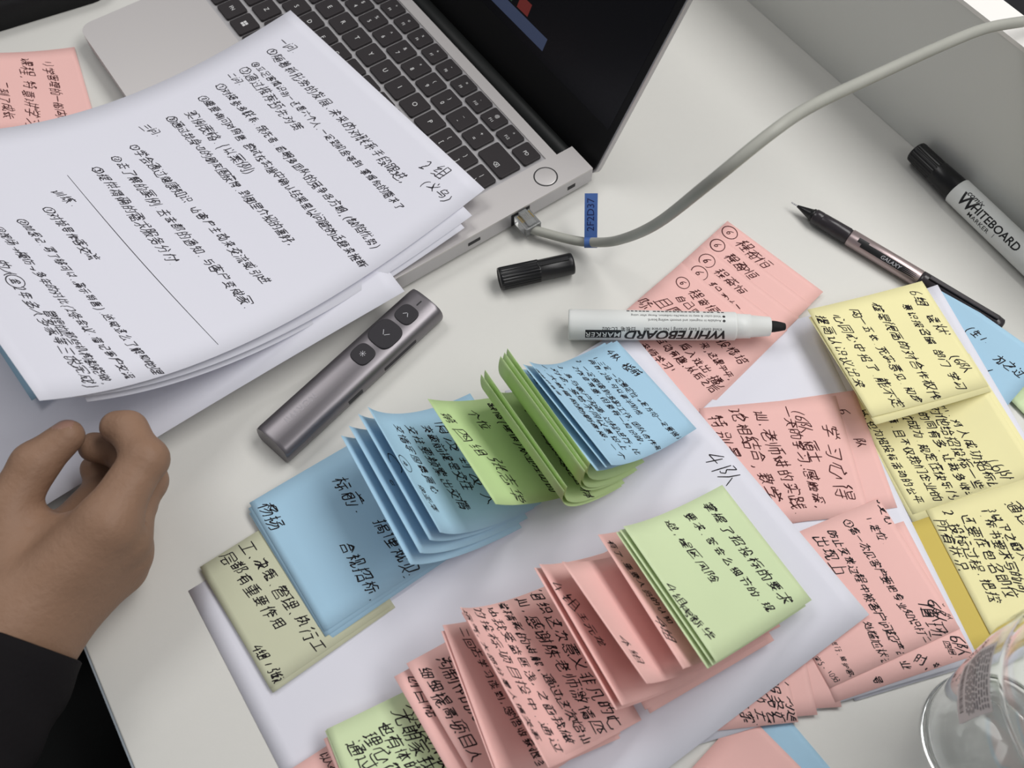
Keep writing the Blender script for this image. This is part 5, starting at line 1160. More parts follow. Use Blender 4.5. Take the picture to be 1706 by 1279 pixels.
def wrap(mb, txt, s, ang, size, rad, sx, sy, m, bold=0., shear=0., spacing=1., align='CENTER', side=1):
    """lettering on a barrel: s along the axis (mm), ang from the top toward `side`, degrees"""
    v, f = text_strips(txt, size, bold, shear, spacing, align)
    o = []
    for p in v:
        x = s + sx * p[0]
        r = (rad(x) if callable(rad) else rad) + .06
        a = math.radians(ang) + sy * p[1] / r
        o.append((x, side * r * math.sin(a), r * math.cos(a)))
    mb.add(o, f, m)


def patch(mb, s0, s1, a0, a1, rad, m, side=1, n=10, dr=.03, k=12):
    v, f = [], []
    for i in range(k + 1):
        s = s0 + (s1 - s0) * i / k
        for j in range(n + 1):
            a = math.radians(a0 + (a1 - a0) * j / n)
            r = (rad(s) if callable(rad) else rad) + dr
            v.append((s, side * r * math.sin(a), r * math.cos(a)))
    for i in range(k):
        for j in range(n): f.append((i * (n + 1) + j, i * (n + 1) + j + 1, (i + 1) * (n + 1) + j + 1, (i + 1) * (n + 1) + j))
    mb.add(v, f, m, True)


def put(root, a, b):
    root.location = mm(*a)
    root.rotation_euler = axis_frame(a, b).to_euler()


mk = empty('whiteboard_marker'); put(mk, (258.6, 15.2, 9.9), (360.3, -56.8, 16.2))
tag(mk, 'uncapped white whiteboard marker lying across the staggered pink notes', 'marker', 'whiteboard markers')
R1 = lambda s: 9.3 - .9 * max(0, min(1, s / 98))
mb = MB()
mb.lathe([(0, 8.2), (.25, 8.9), (.8, 9.25)] + [(s, R1(s)) for s in (2, 30, 60, 90, 97)] + [(98, 8.3), (98.4, 8.0)], 56, 0)
sd = -1                                        # the side of the barrel turned to the camera
wrap(mb, 'WHITEBOARD', 63.3, 70, 9.2, R1, -1, 1, 1, .03, .25, .98, side=sd)
patch(mb, 10.0, 31.0, 50, 87, R1, 1, sd)
wrap(mb, 'MARKER', 20.5, 69, 5.0, lambda s: R1(s) + .06, -1, 1, 2, .012, .1, 1.12, side=sd)
wrap(mb, 'Vivid color | Easy Erasing | No trace left', 89.5, 45, 2.6, R1, -1, 1, 1, .0, 0, 1.06, 'LEFT', sd)
wrap(mb, '白板笔  LC-002', 39.5, 45, 3.0, R1, -1, 1, 1, .006, 0, 1.0, 'LEFT', sd)
wrap(mb, '● Available in magnetic and smooth walling board.', 91.5, 10, 2.2, R1, -1, 1, 1, .0, 0, 1.0, 'LEFT', sd)
wrap(mb, '● Vivid color & easy to erase,No radiation. Recap after using', 91.5, -10, 2.2, R1, -1, 1, 1, .0, 0, 1.0, 'LEFT', sd)
rr = random.Random(4)
s_ = 91.0
while s_ > 36:
    w_ = rr.choice((1.6, 1.7, 1.8))
    patch(mb, s_, s_ - w_, -33, -43, R1, 1, sd, 3, k=2)
    s_ -= w_ + rr.choice((.5, .5, .7, 2.2))
mb.build('barrel', [MWHITE, PRINT, MWHITE], mk)
mb = MB()
mb.lathe([(98.3, 7.3), (98.8, 7.45), (107, 7.1), (107.2, 6.6), (118.2, 5.7), (118.7, 5.2), (118.9, 3.9)], 44, 0)
mb.build('neck', MWHITE, mk)
mb = MB()
v, f = [], []
for (x, a, b, zt, zb) in ((118.7, 3.6, 3.6, 3.4, -3.4), (121.5, 3.4, 3.4, 3.2, -3.2), (124.6, 2.9, 2.9, 2.2, -2.4), (127.0, 2.5, 2.5, .9, -1.2)):
    n = 16
    for k in range(n):
        t = 2 * math.pi * k / n
        v.append((x + .8 * math.sin(t), a * math.cos(t), (zt if math.sin(t) > 0 else -zb) * math.sin(t)))
for i in range(3):
    for k in range(16): f.append((i * 16 + k, i * 16 + (k + 1) % 16, (i + 1) * 16 + (k + 1) % 16, (i + 1) * 16 + k))
f.append(list(range(48, 64)))
mb.add(v, f, 0, True); mb.build('nib', NIB, mk)


def fluted(mb, prof, n, ridges, depth, m=0):
    v, f = [], []
    for (x, r, fl_) in prof:
        for k in range(n):
            a = 2 * math.pi * k / n
            rr_ = r - fl_ * depth * (.5 - .5 * math.cos(ridges * a))
            v.append((x, rr_ * math.cos(a), rr_ * math.sin(a)))
    for i in range(len(prof) - 1):
        for k in range(n): f.append((i * n + k, i * n + (k + 1) % n, (i + 1) * n + (k + 1) % n, (i + 1) * n + k))
    f.append(list(range(n))[::-1]); f.append([(len(prof) - 1) * n + k for k in range(n)])
    mb.add(v, f, m, True)


cp = empty('marker_cap'); put(cp, (242.6, 66.2, 7.3), (287.4, 51.3, 7.3))
tag(cp, 'loose black marker cap lying on the bare desk near the cable', 'cap')
mb = MB()
fluted(mb, [(.6, 3.5, 0), (.6, 5.6, 0), (0, 6.0, 0), (0, 6.9, 0), (1.2, 7.2, 0), (2.0, 7.2, 1), (24.5, 7.1, 1), (25.2, 7.1, 0), (25.6, 6.7, 0), (44, 6.75, 0), (45.6, 6.9, 0), (46.8, 6.6, 0), (47.1, 5.8, 0)], 144, 24, .55)
mb.build('shell', BLACKP, cp)
mb = MB(); mb.box((34, 0, 6.9), (20, 3.0, 1.0), 0, .4); mb.build('clip', BLACKP, cp)

m2 = empty('whiteboard_marker'); put(m2, (530.4, .6, 9.05), (526.6, -134.6, 9.05))
tag(m2, 'capped white whiteboard marker with black cap lying along the divider', 'marker', 'whiteboard markers')
mb = MB()
mb.lathe([(38.8, 8.6), (39.2, 9.0)] + [(s, 9.0) for s in (60, 90, 120, 133)] + [(134.5, 8.7), (135, 8.0)], 56, 0)
sd2 = -1
wrap(mb, 'comix', 47, 18, 5.2, 9.0, 1, -1, 1, .015, .25, 1.0, 'LEFT', sd2)
wrap(mb, 'W', 45.0, 52, 11.5, 9.0, 1, -1, 1, .02, .1, 1.0, 'LEFT', sd2)
wrap(mb, 'HITEBOARD', 55.8, 46, 7.2, 9.0, 1, -1, 1, .02, .0, 1.0, 'LEFT', sd2)
wrap(mb, 'MARKER', 56.5, 80, 4.4, 9.0, 1, -1, 1, .006, .0, 1.1, 'LEFT', sd2)
patch(mb, 78, 78.4, 66, 84, 9.0, 2, sd2, 4)
mb.build('barrel', [MWHITE, PRINT, PRINT_SOFT], m2)
mb = MB()
fluted(mb, [(.5, 5.0, 0), (0, 6.2, 0), (.6, 7.0, 0), (2, 7.3, 1), (20, 7.4, 1), (20.6, 7.4, 0), (21.2, 7.6, 0), (38.4, 8.2, 0), (38.8, 7.8, 0)], 144, 22, .4)
tag(mb.build('cap', BLACKP, m2), 'black fluted cap', None)

pn = empty('rollerball_pen'); put(pn, (434.6, 14.3, 5.7), (478.3, -126.8, 5.7))
tag(pn, 'black and silver rollerball pen pointing at the divider, partly under yellow note', 'pen')
mb = MB(); mb.lathe([(0, .25), (.4, .4), (4.5, .5), (5, .7)], 14, 0); mb.build('tip', STEEL, pn)
mb = MB(); mb.lathe([(4.6, .8), (8, 1.7), (14, 3.3), (15, 3.6), (15.4, 4.2), (17, 4.4)], 28, 0); mb.build('tip_cone', BLACKP, pn)
mb = MB(); mb.lathe([(16.8, 4.5), (17.4, 4.9), (22, 5.0), (22.4, 4.75), (23, 5.0), (41.5, 5.3), (42, 5.0), (43, 5.0)], 32, 0)
mb.build('grip', PEN_DARK, pn)
mb = MB(); mb.lathe([(43, 5.1), (43.4, 5.5), (92, 5.6), (92.6, 5.3)], 36, 0)
patch(mb, 52, 90, 20, 62, 5.55, 1, -1, 8)
patch(mb, 49, 56, 8, 40, 5.55, 1, -1, 6)
wrap(mb, 'GALAXY', 66, 44, 3.4, 5.6, 1, -1, 2, .01, .2, 1.05, 'LEFT', -1)
mb.build('barrel', [PEN_SILVER, PRINT, ICON], pn)
mb = MB(); mb.lathe([(92.4, 5.2), (92.6, 5.7), (95, 5.7), (143, 5.5), (146.5, 5.0), (147.5, 3.5)], 36, 0); mb.build('cap', PEN_DARK, pn)
mb = MB(); mb.box((120, 0, 6.4), (46, 3.2, 1.0), 0, .4); mb.build('clip', PEN_DARK, pn)

# ------------------------------------------------------------------ water bottle
gl = tag(empty('water_bottle', mm(299, -288, 0)), 'large clear plastic bottle with a small printed label, at the desk corner', 'bottle')
Ro = lambda z: min(46.0, 30.5 + 15.5 * (max(z, 0) / 90.0) ** .95)
RZ = Matrix.Rotation(-math.pi / 2, 4, 'Y')
zs = [10, 15, 20, 28, 35, 42, 50, 58, 65, 72, 80, 88, 95, 110, 112, 114, 130, 132, 134, 160, 185, 200]
T_ = 1.0
neck = [(215, 44), (228, 39), (240, 31), (250, 22), (257, 15.5), (262, 13.6), (274, 13.4)]
rib = lambda z: -.9 if z in (112, 132) else 0
outer = [(.1, 20), (.05, 28), (.6, 31.6), (2.2, 32.8), (4.5, 32.4), (7, 31.2)] + [(z, Ro(z) + rib(z)) for z in zs] + neck
inner = [(z, r - T_) for z, r in neck[::-1]] + [(z, Ro(z) + rib(z) - T_) for z in zs[::-1]] + [(6, 30.0), (3.2, 29.5), (2.6, 27.5), (2.4, 21), (5.5, 15), (8.5, 7), (9.0, .02)]
punt = [(7.6, .02), (7.2, 7), (4.4, 14.5), (1.0, 19)]
mb = MB()
mb.lathe(punt + outer + inner, 96, 0, RZ, cap=False)
mb.build('body', BOTTLE, gl)
mb = MB()
fluted(mb, [(258, 14.9, 0), (258.5, 15.4, .6), (273, 15.4, .6), (275, 14.6, 0), (275.6, 12, 0)], 120, 40, .8)
cap_ = mb.build('cap', BCAP, gl)
cap_.rotation_euler = (0, -math.pi / 2, 0)
mb = MB()
# printed label stuck on the outside, facing the sticky notes
a0, a1, z0_, z1_ = math.radians(111), math.radians(147), 65, 104
v, f = [], []
na, nz = 20, 10
for i in range(nz + 1):
    z = z0_ + (z1_ - z0_) * i / nz
    for j in range(na + 1):
        a = a0 + (a1 - a0) * j / na
        r = Ro(z) + .12
        v.append((r * math.cos(a), r * math.sin(a), z))
for i in range(nz):
    for j in range(na): f.append((i * (na + 1) + j, i * (na + 1) + j + 1, (i + 1) * (na + 1) + j + 1, (i + 1) * (na + 1) + j))
mb.add(v, f, 0, True)
rr = random.Random(9)


def lab(z, da0, da1, hz):
    v = []
    for q in range(7):
        a = a0 + (a1 - a0) * (da0 + (da1 - da0) * q / 6)
        for zz in (z - hz / 2, z + hz / 2): v.append(((Ro(zz) + .2) * math.cos(a), (Ro(zz) + .2) * math.sin(a), zz))
    mb.add(v, [(2 * q, 2 * q + 2, 2 * q + 3, 2 * q + 1) for q in range(6)], 1, True)


for k in range(11):
    q = .06
    while q < .9:
        w_ = rr.uniform(.04, .13)
        lab(101.5 - k * 2.3, q, min(.94, q + w_), 1.0); q += w_ + .025
q = .1
while q < .85:
    w_ = rr.choice((.008, .014, .02)); lab(71, q, q + w_, 5.5); q += w_ + rr.choice((.012, .02))
tag(mb.build('label', [LABELP, PRINT_SOFT], gl), 'white label with rows of grey print', None)

# ------------------------------------------------------------------ black pouch at the far end
po = tag(empty('black_pouch', mm(72, 498, 0), (0, 0, math.radians(-7))), 'soft black pouch lying on the desk beyond the laptop corner', 'pouch')
mb = MB(); mb.slab(rrect(150, 100, 16), .4, 22, 0, 7, 5, smooth=True); mb.build('body', POUCH, po)
mb = MB(); mb.box((0, -46, 21.0), (120, 2.2, 2.2), 0, .8); mb.build('zip', BLACKP, po)

# ------------------------------------------------------------------ sheets of paper and sticky notes
NOTES = {
 'sA': dict(p=(290.4, -106.4, -1.559, -0.0163, -0.0163, 0, 0), z0=5.1, size=(208.04, 287.29), col='white', lines=[('4队', 95.7, 11.5, 108.2, 11.5, 13)]),
 'sC': dict(p=(431.5, -184.3, -1.88, -0.22, -0.22, 0.44, -0.2199), z0=11.8, size=(208.81, 150), col='white', lines=[]),
 'sB': dict(p=(356.0, -157.4, -1.883, -0.013, -0.013, 0, 0.0001), z0=3.1, size=(211.79, 192.35), col='white', lines=[]),
 's4': dict(p=(182.2, 188.1, -1.531, -0, -0, -0.085, -0), z0=18.6, size=(210.01, 301.59), col='white', lines=[]),
 's3': dict(p=(231.5, 206.3, -1.492, -0.0724, -0.1134, 0.1395, 0.702), z0=21.9, size=(210.55, 243.48), col='white', lines=[]),
 's2': dict(p=(238.0, 210.5, -1.475, -0.0724, -0.1134, 0.1795, 0.702), z0=23.5, size=(210.55, 257.23), col='white', lines=[]),
 'bu': dict(p=(46.9, 179.2, -1.456, 0, 0, 0, -0), z0=19.4, size=(76, 76), col='blue', lines=[]),
 's1': dict(p=(249.7, 221.1, -1.43, -0.0724, -0.1134, 0.2295, 0.702), z0=26.2, size=(210.55, 291.59), col='white', lines=[('一问:', 21.1, 20.4, 33.7, 20.4), ('①随着新形势的发展、未来的对联系手段跟进;', 23.2, 32.1, 170.5, 32.1), ('②立足客情识别一还是六个人.一定到机会等到.掌握你的需求了', 25.3, 46.7, 183.2, 46.7), ('③通过推荐预先对策', 25.3, 55.4, 88.4, 58.3), ('二问:', 23.2, 64.1, 33.7, 64.1), ('①对接参多联系.领先者.前期多团队的竞争各方期;(缺陷优势)', 27.4, 75.8, 197.9, 75.8), ('②重要询问对销售.尝试在实操中确认结果是以问题的话题来推断', 29.5, 90.4, 202.1, 90.4), ('实例表格.(以案例)', 37.9, 105, 101.1, 102.1), ('③通过我身边的朋友圈获得.到那里介绍的喜好;', 33.7, 116.6, 164.2, 113.7), ('三问:', 31.6, 134.1, 42.1, 131.2), ('①学会通过健康知识.让客户主动来交流或引进', 44.2, 148.7, 176.9, 142.9), ('②去了解的案例.去去都的通知.与客户变成家.', 48.4, 163.3, 189.5, 160.4), ('③提供精确的需求服务分付.', 52.6, 177.9, 141.1, 177.9), ('训练:', 63.2, 207, 75.8, 204.1), ('①对领导作客交流', 75.8, 218.7, 117.9, 215.8), ('②加深记.写了够可以.演示销售).达成这么了解和地理.', 82.1, 236.2, 210.6, 227.4), ('③现场→模仿→多年的对比(2条会议.借记客户交流', 86.3, 250.8, 204.2, 242), ('管理的那些机构都能做,', 153.7, 256.6, 206.3, 253.7), ('的人(金)2年多人多家等三说完成)', 113.7, 262.4, 206.3, 262.4), ('2组', 170.5, 14.6, 181.1, 11.7), ('(义乌)', 181.1, 23.3, 200, 20.4), ('|', 50.5, 195.4, 204.2, 189.5, 2)]),
 'pale2': dict(p=(86.5, -35.0, -1.516, 0.0098, 0.0096, -0.0003, -0.0002), z0=2.05, size=(76.09, 72.29), col='pale', lines=[]),
 'pale1': dict(p=(86.6, -33.2, -1.526, 0.0098, 0.0096, -0.0003, -0.0002), z0=2.3, size=(76.09, 72.29), col='pale', lines=[('工、决策、管理、执行工', 5.3, 46.3, 71.5, 41.9), ('层都有重要作用', 4.6, 57.8, 49.5, 53.5), ('4组/张超', 54.8, 68, 76.8, 65.8)]),
 'bl3': dict(p=(125.2, -24.6, -1.53, 0.0246, 0.0048, -0.023, -0.0247), z0=3.63, size=(83.38, 76.13), col='blue', lines=[]),
 'bl2': dict(p=(125.8, -22.7, -1.538, 0.0246, 0.0048, -0.013, -0.0247), z0=3.88, size=(83.38, 76.13), col='blue', lines=[]),
 'bl1': dict(p=(127.2, -21.3, -1.55, 0.0246, 0.0048, -0.003, -0.0247), z0=4.13, size=(83.38, 76.13), col='blue', lines=[('杨扬', 9.2, 70, 17.5, 70), ('标前:', 18.3, 28.2, 37.5, 28.2), ('搞懂规则', 51.7, 22.1, 80.9, 22.1), ('合规招标.', 51.7, 44.2, 83.4, 44.9)]),
 'bf4': dict(p=(168.5, -34.9, -1.616, 0.0792, 0.0638, 0.9626, 0.0847), z0=5.67, size=(77.81, 78.82), col='blue', lines=[]),
 'bf3': dict(p=(173.7, -32.3, -1.606, 0.0792, 0.0638, 1.003, 0.0847), z0=6.02, size=(77.81, 78.82), col='blue', lines=[('心', 35, 67, 36.6, 67.8, 5)]),
 'bf2': dict(p=(179.7, -29.6, -1.606, 0.0792, 0.0638, 1.043, 0.0847), z0=6.37, size=(77.81, 78.82), col='blue', lines=[('C', 29.6, 66.2, 37.3, 71.7, 16)]),
 'bf1': dict(p=(184.6, -29.4, -1.606, 0.0792, 0.0638, 1.083, 0.0847), z0=6.72, size=(77.81, 78.82), col='blue', lines=[('情没到没大', 14, 25.2, 63, 24.4), ('突破前提是交往', 12.4, 36.3, 51.4, 33.1), ('交往要频繁出交情', 11.7, 47.3, 61.5, 43.4), ('交情牢固靠真心', 10.9, 57.5, 50.6, 56.8), ('徐亚萍', 50.6, 69.4, 61.5, 68.6), ('(4)', 35, 71.7, 42, 70.9, 9)]),
 'gs1': dict(p=(218.3, -43.2, -1.672, 0.2509, 0.3436, 0.6484, 0.0303), z0=8.28, size=(69.42, 82.38), col='leaf', lines=[('缺陷(谨慎)从业经历的', 6.2, 36.2, 62.5, 29.7), ('个位', 9.7, 51.9, 17.4, 50.3), ('第四组', 12.5, 74.1, 34, 65.9), ('张志华', 43.7, 57.7, 63.2, 56.8)]),
 'gf5': dict(p=(224.5, -47.3, -1.566, 0.1169, 0.1052, 1.565, 0.0515), z0=9.81, size=(75.51, 75.91), col='leaf', lines=[]),
 'gf4': dict(p=(227.1, -46.7, -1.576, 0.1169, 0.1052, 1.565, 0.0515), z0=10.11, size=(75.51, 75.91), col='leaf', lines=[('招投标谈判技巧', 5.3, 22, 50.6, 25), ('多学习多沟通多总结', -1.5, 22, 58.1, 25.8), ('做好每一个项目', 2.3, 14.4, 45.3, 16.7), ('陈玉林', 55.9, 23.5, 71.7, 25)]),
 'gf3': dict(p=(234.9, -44.6, -1.564, 0.1169, 0.1052, 1.665, 0.0515), z0=10.51, size=(75.51, 75.91), col='leaf', lines=[]),
 'gf2': dict(p=(237.2, -44.5, -1.576, 0.1169, 0.1052, 1.665, 0.0515), z0=10.76, size=(75.51, 75.91), col='leaf', lines=[]),
 'gf1': dict(p=(243.3, -42.9, -1.576, 0.1169, 0.1052, 1.565, 0.0515), z0=11.11, size=(75.51, 75.91), col='leaf', lines=[]),
 'bt3': dict(p=(270.9, -42.8, -1.504, 0.1825, 0.1518, 0.7045, 0.1038), z0=12.5, size=(70.17, 81.94), col='blue', lines=[('以此往前', -2.1, 66.4, 15.4, 66.4)]),
 'bt2': dict(p=(274.4, -44.6, -1.51, 0.1825, 0.1518, 0.7445, 0.1038), z0=12.8, size=(70.17, 81.94), col='blue', lines=[]),
 'bt1': dict(p=(277.0, -45.9, -1.516, 0.1825, 0.1518, 0.7645, 0.1038), z0=13.1, size=(70.17, 81.94), col='blue', lines=[('4队 楼前', 4.9, 9.8, 23.2, 4.9), ('1.三定.一定要定位→定方向一定要做到', 3.5, 20.5, 70.2, 13.1), ('两到,2场,可以事半功倍.', 5.6, 24.6, 48.4, 22.9), ('2.一定要做到多跑工作,团队合作能', 2.1, 33.6, 68.8, 30.3), ('2作非常重,但要有一知识的,', 5.6, 39.3, 62.5, 36.9), ('3.多与客户沟通,过程进行,比', 2.8, 50.8, 65.3, 45.9), ('对古,多给不同以意识上', 5.6, 57.4, 60.3, 54.1), ('4.大数据帮助销售报,一个', 2.1, 67.2, 64.6, 61.5), ('超越好数据', 6.3, 79.5, 21.1, 75.4)]),
 'rp0': dict(p=(82.1, -151.6, -1.571, 0.02, 0.02, 0.03, 0), z0=1.97, size=(76, 76), col='pink', lines=[('以人之', 3.8, 57.8, 10.6, 56.2, 5)]),
 'rg3': dict(p=(99.5, -156.8, -1.668, 0.0462, 0.046, 0.1232, 0.0125), z0=3.97, size=(76, 75.69), col='pink', lines=[]),
 'rg2': dict(p=(100.9, -155.4, -1.688, 0.0462, 0.046, 0.1232, 0.0125), z0=4.47, size=(76, 75.69), col='green', lines=[]),
 'rg1': dict(p=(102.3, -154.5, -1.678, 0.0462, 0.046, 0.1232, 0.0125), z0=4.77, size=(76, 75.69), col='green', lines=[('人在没所以', 9.9, 34.1, 38, 31), ('尤期家我', 10.6, 41.6, 35, 38.6), ('也有体的', 12.2, 50, 33.4, 46.2), ('理心得', 13.7, 58.3, 30.4, 54.5), ('通过', 13.7, 65.9, 22, 64.3)]),
 'rp9': dict(p=(144.7, -145.3, -1.571, 0.1, 0.1, 0.25, -0), z0=6.16, size=(76, 76), col='pink', lines=[('创目标', 6.8, 67.6, 22.8, 68.4)]),
 'rp8': dict(p=(152.2, -143.6, -1.571, 0.1, 0.1, 0.3, -0), z0=6.56, size=(76, 76), col='pink', lines=[('沟制作的打巧.要如', 8.4, 59.3, 64.6, 57), ('细细提高项目人', 8.4, 69.9, 52.4, 69.2)]),
 'rp7': dict(p=(154.5, -152.5, -1.752, 0.1551, 0.1521, 0.6278, 0.1108), z0=7.49, size=(73.24, 72.91), col='pink', lines=[]),
 'rp6': dict(p=(156.1, -151.1, -1.762, 0.1551, 0.1521, 0.6278, 0.1108), z0=7.79, size=(73.24, 72.91), col='pink', lines=[('二回去学习谈到,感悟收获很多', 5.1, 60.5, 72.5, 45.2)]),
 'rp5b': dict(p=(164.8, -149.2, -1.659, 0.2017, 0.2613, 0.8602, 0.152), z0=8.47, size=(77, 76.76), col='pink', lines=[]),
 'rp5': dict(p=(165.0, -147.5, -1.669, 0.2017, 0.2613, 0.8602, 0.152), z0=8.77, size=(77, 76.76), col='pink', lines=[('组织这次意义非凡的培', 2.3, 17.7, 73.9, 13), ('训,感谢陈老师激情四', 2.3, 27.6, 72.4, 23.8), ('溢精彩的讲解,通过这次培训', 1.5, 39.9, 74.7, 33.8), ('让我受益匪浅,之前我做', 3.9, 49.1, 70.1, 43.8), ('的投标项目投中.通过', 2.3, 59.9, 71.6, 55.3), ('运气,大部分是人情关系.', 4.6, 72.9, 69.3, 69.1)]),
 'rp10': dict(p=(242.9, -155.8, -1.65, 0.08, 0.08, 0.06, 0), z0=10.41, size=(76, 76), col='pink', lines=[]),
 'rp11': dict(p=(241.6, -153.3, -1.65, 0.09, 0.09, 0.07, 0), z0=10.71, size=(76, 76), col='pink', lines=[]),
 'rp4b': dict(p=(209.2, -152.3, -1.722, 0.1953, 0.2949, 0.7091, 0.1175), z0=10.65, size=(73.39, 79.37), col='pink', lines=[]),
 'rp4': dict(p=(212.1, -151.9, -1.716, 0.1953, 0.2949, 0.7191, 0.1175), z0=10.95, size=(73.39, 79.37), col='pink', lines=[('4组', 12.5, 74.6, 21.3, 69.1), ('王元龙', 29.4, 66.7, 42.6, 63.5)]),
 'rp3': dict(p=(223.9, -156.0, -1.74, 0.1866, 0.3577, 0.8174, 0.0462), z0=11.66, size=(65.81, 85.03), col='pink', lines=[('4组', 44.1, 74, 52.6, 72.3)]),
 'rp2': dict(p=(251.0, -153.9, -1.702, 0.1445, 0.2376, 0.6149, 0.0843), z0=12.81, size=(73.27, 79.34), col='pink', lines=[('有了.重要人员的认知.', 6.6, 73, 53.5, 64.3), ('4组', 49.8, 73, 56.4, 74.6)]),
 'rt3': dict(p=(264.4, -152.6, -1.595, 0.2378, 0.2165, 0.5404, 0.0726), z0=13.75, size=(73.69, 84.76), col='green', lines=[]),
 'rt2': dict(p=(266.4, -151.8, -1.583, 0.2378, 0.2165, 0.5504, 0.0726), z0=14.05, size=(73.69, 84.76), col='green', lines=[]),
 'rt1': dict(p=(268.5, -151.9, -1.589, 0.2378, 0.2165, 0.5604, 0.0726), z0=14.35, size=(73.69, 84.76), col='green', lines=[('掌握了招投标的要求', 7.4, 16.1, 65.6, 12.7), ('要求.答会么细节的.规', 7.4, 31.4, 64.8, 25.4), ('避.误区风险', 7.4, 47.5, 39.1, 44.9), ('4组', 35.4, 80.5, 42, 78.8), ('唐新华', 47.9, 81.4, 61.2, 75.4)]),
 'q0': dict(p=(399.6, -10.7, -1.37, -0.02, -0.02, 0, 0), z0=3, size=(76, 76), col='pink', lines=[('(6) 程奋恒', 6.8, 6.8, 36.5, 9.9)]),
 'q1': dict(p=(386.9, -13.5, -1.37, -0.02, -0.02, 0, 0), z0=3.15, size=(76, 76), col='pink', lines=[('(6) 程奋恒', 7.6, 6.8, 36.5, 9.1)]),
 'q2': dict(p=(374.4, -16.7, -1.37, -0.02, -0.02, 0, 0), z0=3.3, size=(76, 76), col='pink', lines=[('(6) 程奋恒', 9.9, 8.4, 38, 9.9)]),
 'q3': dict(p=(362.5, -19.6, -1.37, -0.02, -0.02, 0, 0), z0=3.45, size=(76, 76), col='pink', lines=[('(6) 程奋恒', 12.2, 6.1, 41, 11.4)]),
 'q4': dict(p=(353.4, -20.9, -1.396, -0.0212, -0.0176, 0.0006, 0.0004), z0=3.6, size=(76.24, 77.39), col='pink', lines=[('(6) 程奋恒', 10.7, 10.1, 35.8, 12.4), ('自己厚德', 17.5, 20.1, 36.6, 21.7), ('且愿学', 12.2, 31, 29.7, 31), ('际上', 4.6, 38.7, 17.5, 39.5), ('老师学习!', 25.2, 61.1, 47.3, 60.4), ('互动有趣,从后之后', 29.7, 51.1, 71.7, 52.6), ('后入戏出.播人', 41.9, 43.3, 75.5, 47.2), ('来,这课平平,', 49.6, 34.1, 75.5, 39.5), ('投标培训', 56.4, 24.8, 77.8, 26.3)]),
 'na2': dict(p=(361.1, -142.5, -1.997, -0.012, -0.012, 0, 0), z0=3.35, size=(72.85, 76), col='pink', lines=[('6队', 12.4, 10.6, 32.8, 7.6, 7)]),
 'na1': dict(p=(347.3, -138.4, -2.053, -0.0138, -0.012, -0.0009, -0.0006), z0=3.6, size=(72.91, 80.58), col='pink', lines=[('学习心得', 21.9, 9.7, 58.3, 11.3), ('(6队 宿土', 8.7, 23.4, 36.5, 21), ('一天的学习,感触深,', 7.3, 30.6, 66.3, 25.8), ('训,老师讲的实践.', 8, 45.1, 68.5, 37.1), ('论相结合,教学', 6.6, 58.8, 55.4, 50), ('特别是', 9.5, 71.7, 29.2, 66.9)]),
 'nd3': dict(p=(266.9, -206.5, -2.094, -0.013, -0.013, 0, 0), z0=2.35, size=(69.83, 76), col='pink', lines=[]),
 'nd2': dict(p=(253.5, -202.7, -2.071, -0.013, -0.013, 0, 0), z0=2.5, size=(69.06, 76), col='pink', lines=[]),
 'nd1': dict(p=(242.4, -200.0, -2.05, -0.013, -0.013, 0, 0), z0=2.65, size=(68.36, 76), col='pink', lines=[('客户沟通', 46.5, -1.5, 66.3, 2.3), ('服务好', 50.6, 9.1, 65.6, 8.4), ('做到', 54, 18.2, 65.6, 16), ('落实', 57.4, 26.6, 63.6, 24.3)]),
 'nc': dict(p=(332.9, -219.1, -1.853, -0.0126, -0.0134, -0, -0), z0=3.4, size=(74.66, 77.32), col='pink', lines=[('6队', 65, 3.9, 70.2, 4.6), ('四组.', 65.7, 10.1, 72.4, 10.1), ('时,做', 68.7, 27.1, 73.9, 20.1), ('业', 68.7, 35.6, 70.2, 35.6, 6), ('号', 70.9, 52.6, 72.4, 52.6, 6)]),
 'nb': dict(p=(333.7, -203.7, -1.76, -0.013, -0.0131, -0, -0), z0=3.8, size=(76.6, 77.42), col='pink', lines=[('3交心', 2.3, 0, 13, 1.5), ('1.定位:', 7.7, 10.8, 23, 10.8), ('①第一次见客户要把专业知识打牢;', 6.1, 22.5, 78.9, 19.4), ('防止交谈过程中被客户问起产品', 8.4, 33.3, 76.6, 34.8), ('出现上', 9.2, 41, 25.3, 41), ('处尴尬状态', 57.5, 42.6, 76.6, 44.1), ('进行,维护客户没', 58.2, 63.5, 80.4, 64.3), ('定5-10分钟', 62, 75.9, 77.4, 71.2), ('6队', 61.3, 4.6, 66.6, 7), ('值班', 62.8, 10.1, 72.8, 11.6), ('6队', 63.6, 0, 69.7, 1.5, 4)]),
 'y4': dict(p=(400.5, -238.0, -1.837, -0.185, -0.185, 0.206, -0.057), z0=9.7, size=(71.96, 76.06), col='ochre', lines=[]),
 'y2b': dict(p=(430.1, -168.8, -1.829, -0.22, -0.2198, 0.2241, -0.0569), z0=12.2, size=(76.19, 75.98), col='yellow', lines=[]),
 'y2': dict(p=(433.3, -166.4, -1.839, -0.22, -0.2198, 0.2241, -0.0569), z0=12.5, size=(76.19, 75.98), col='yellow', lines=[('上了陈伟老师的招投标', 26.7, 9.1, 77, 12.2), ('招我标书', 25.1, 19, 45.7, 16.7), ('新:对人成功招标的', 25.9, 27.4, 77, 26.6), ('对他给招投标一些', 25.1, 34.2, 72.4, 35), ('的同有多.让我多收到', 25.9, 41.8, 77, 41.8), ('位成为.规定在快乐的', 22.9, 50.1, 73.1, 50.9), ('意.且不仅我们企业的', 22.1, 60, 70.9, 59.3), ('以,也为招投标活动的公平', 13, 71.4, 69.3, 69.9), ('(6队', 63.2, 21.3, 73.9, 18.2)]),
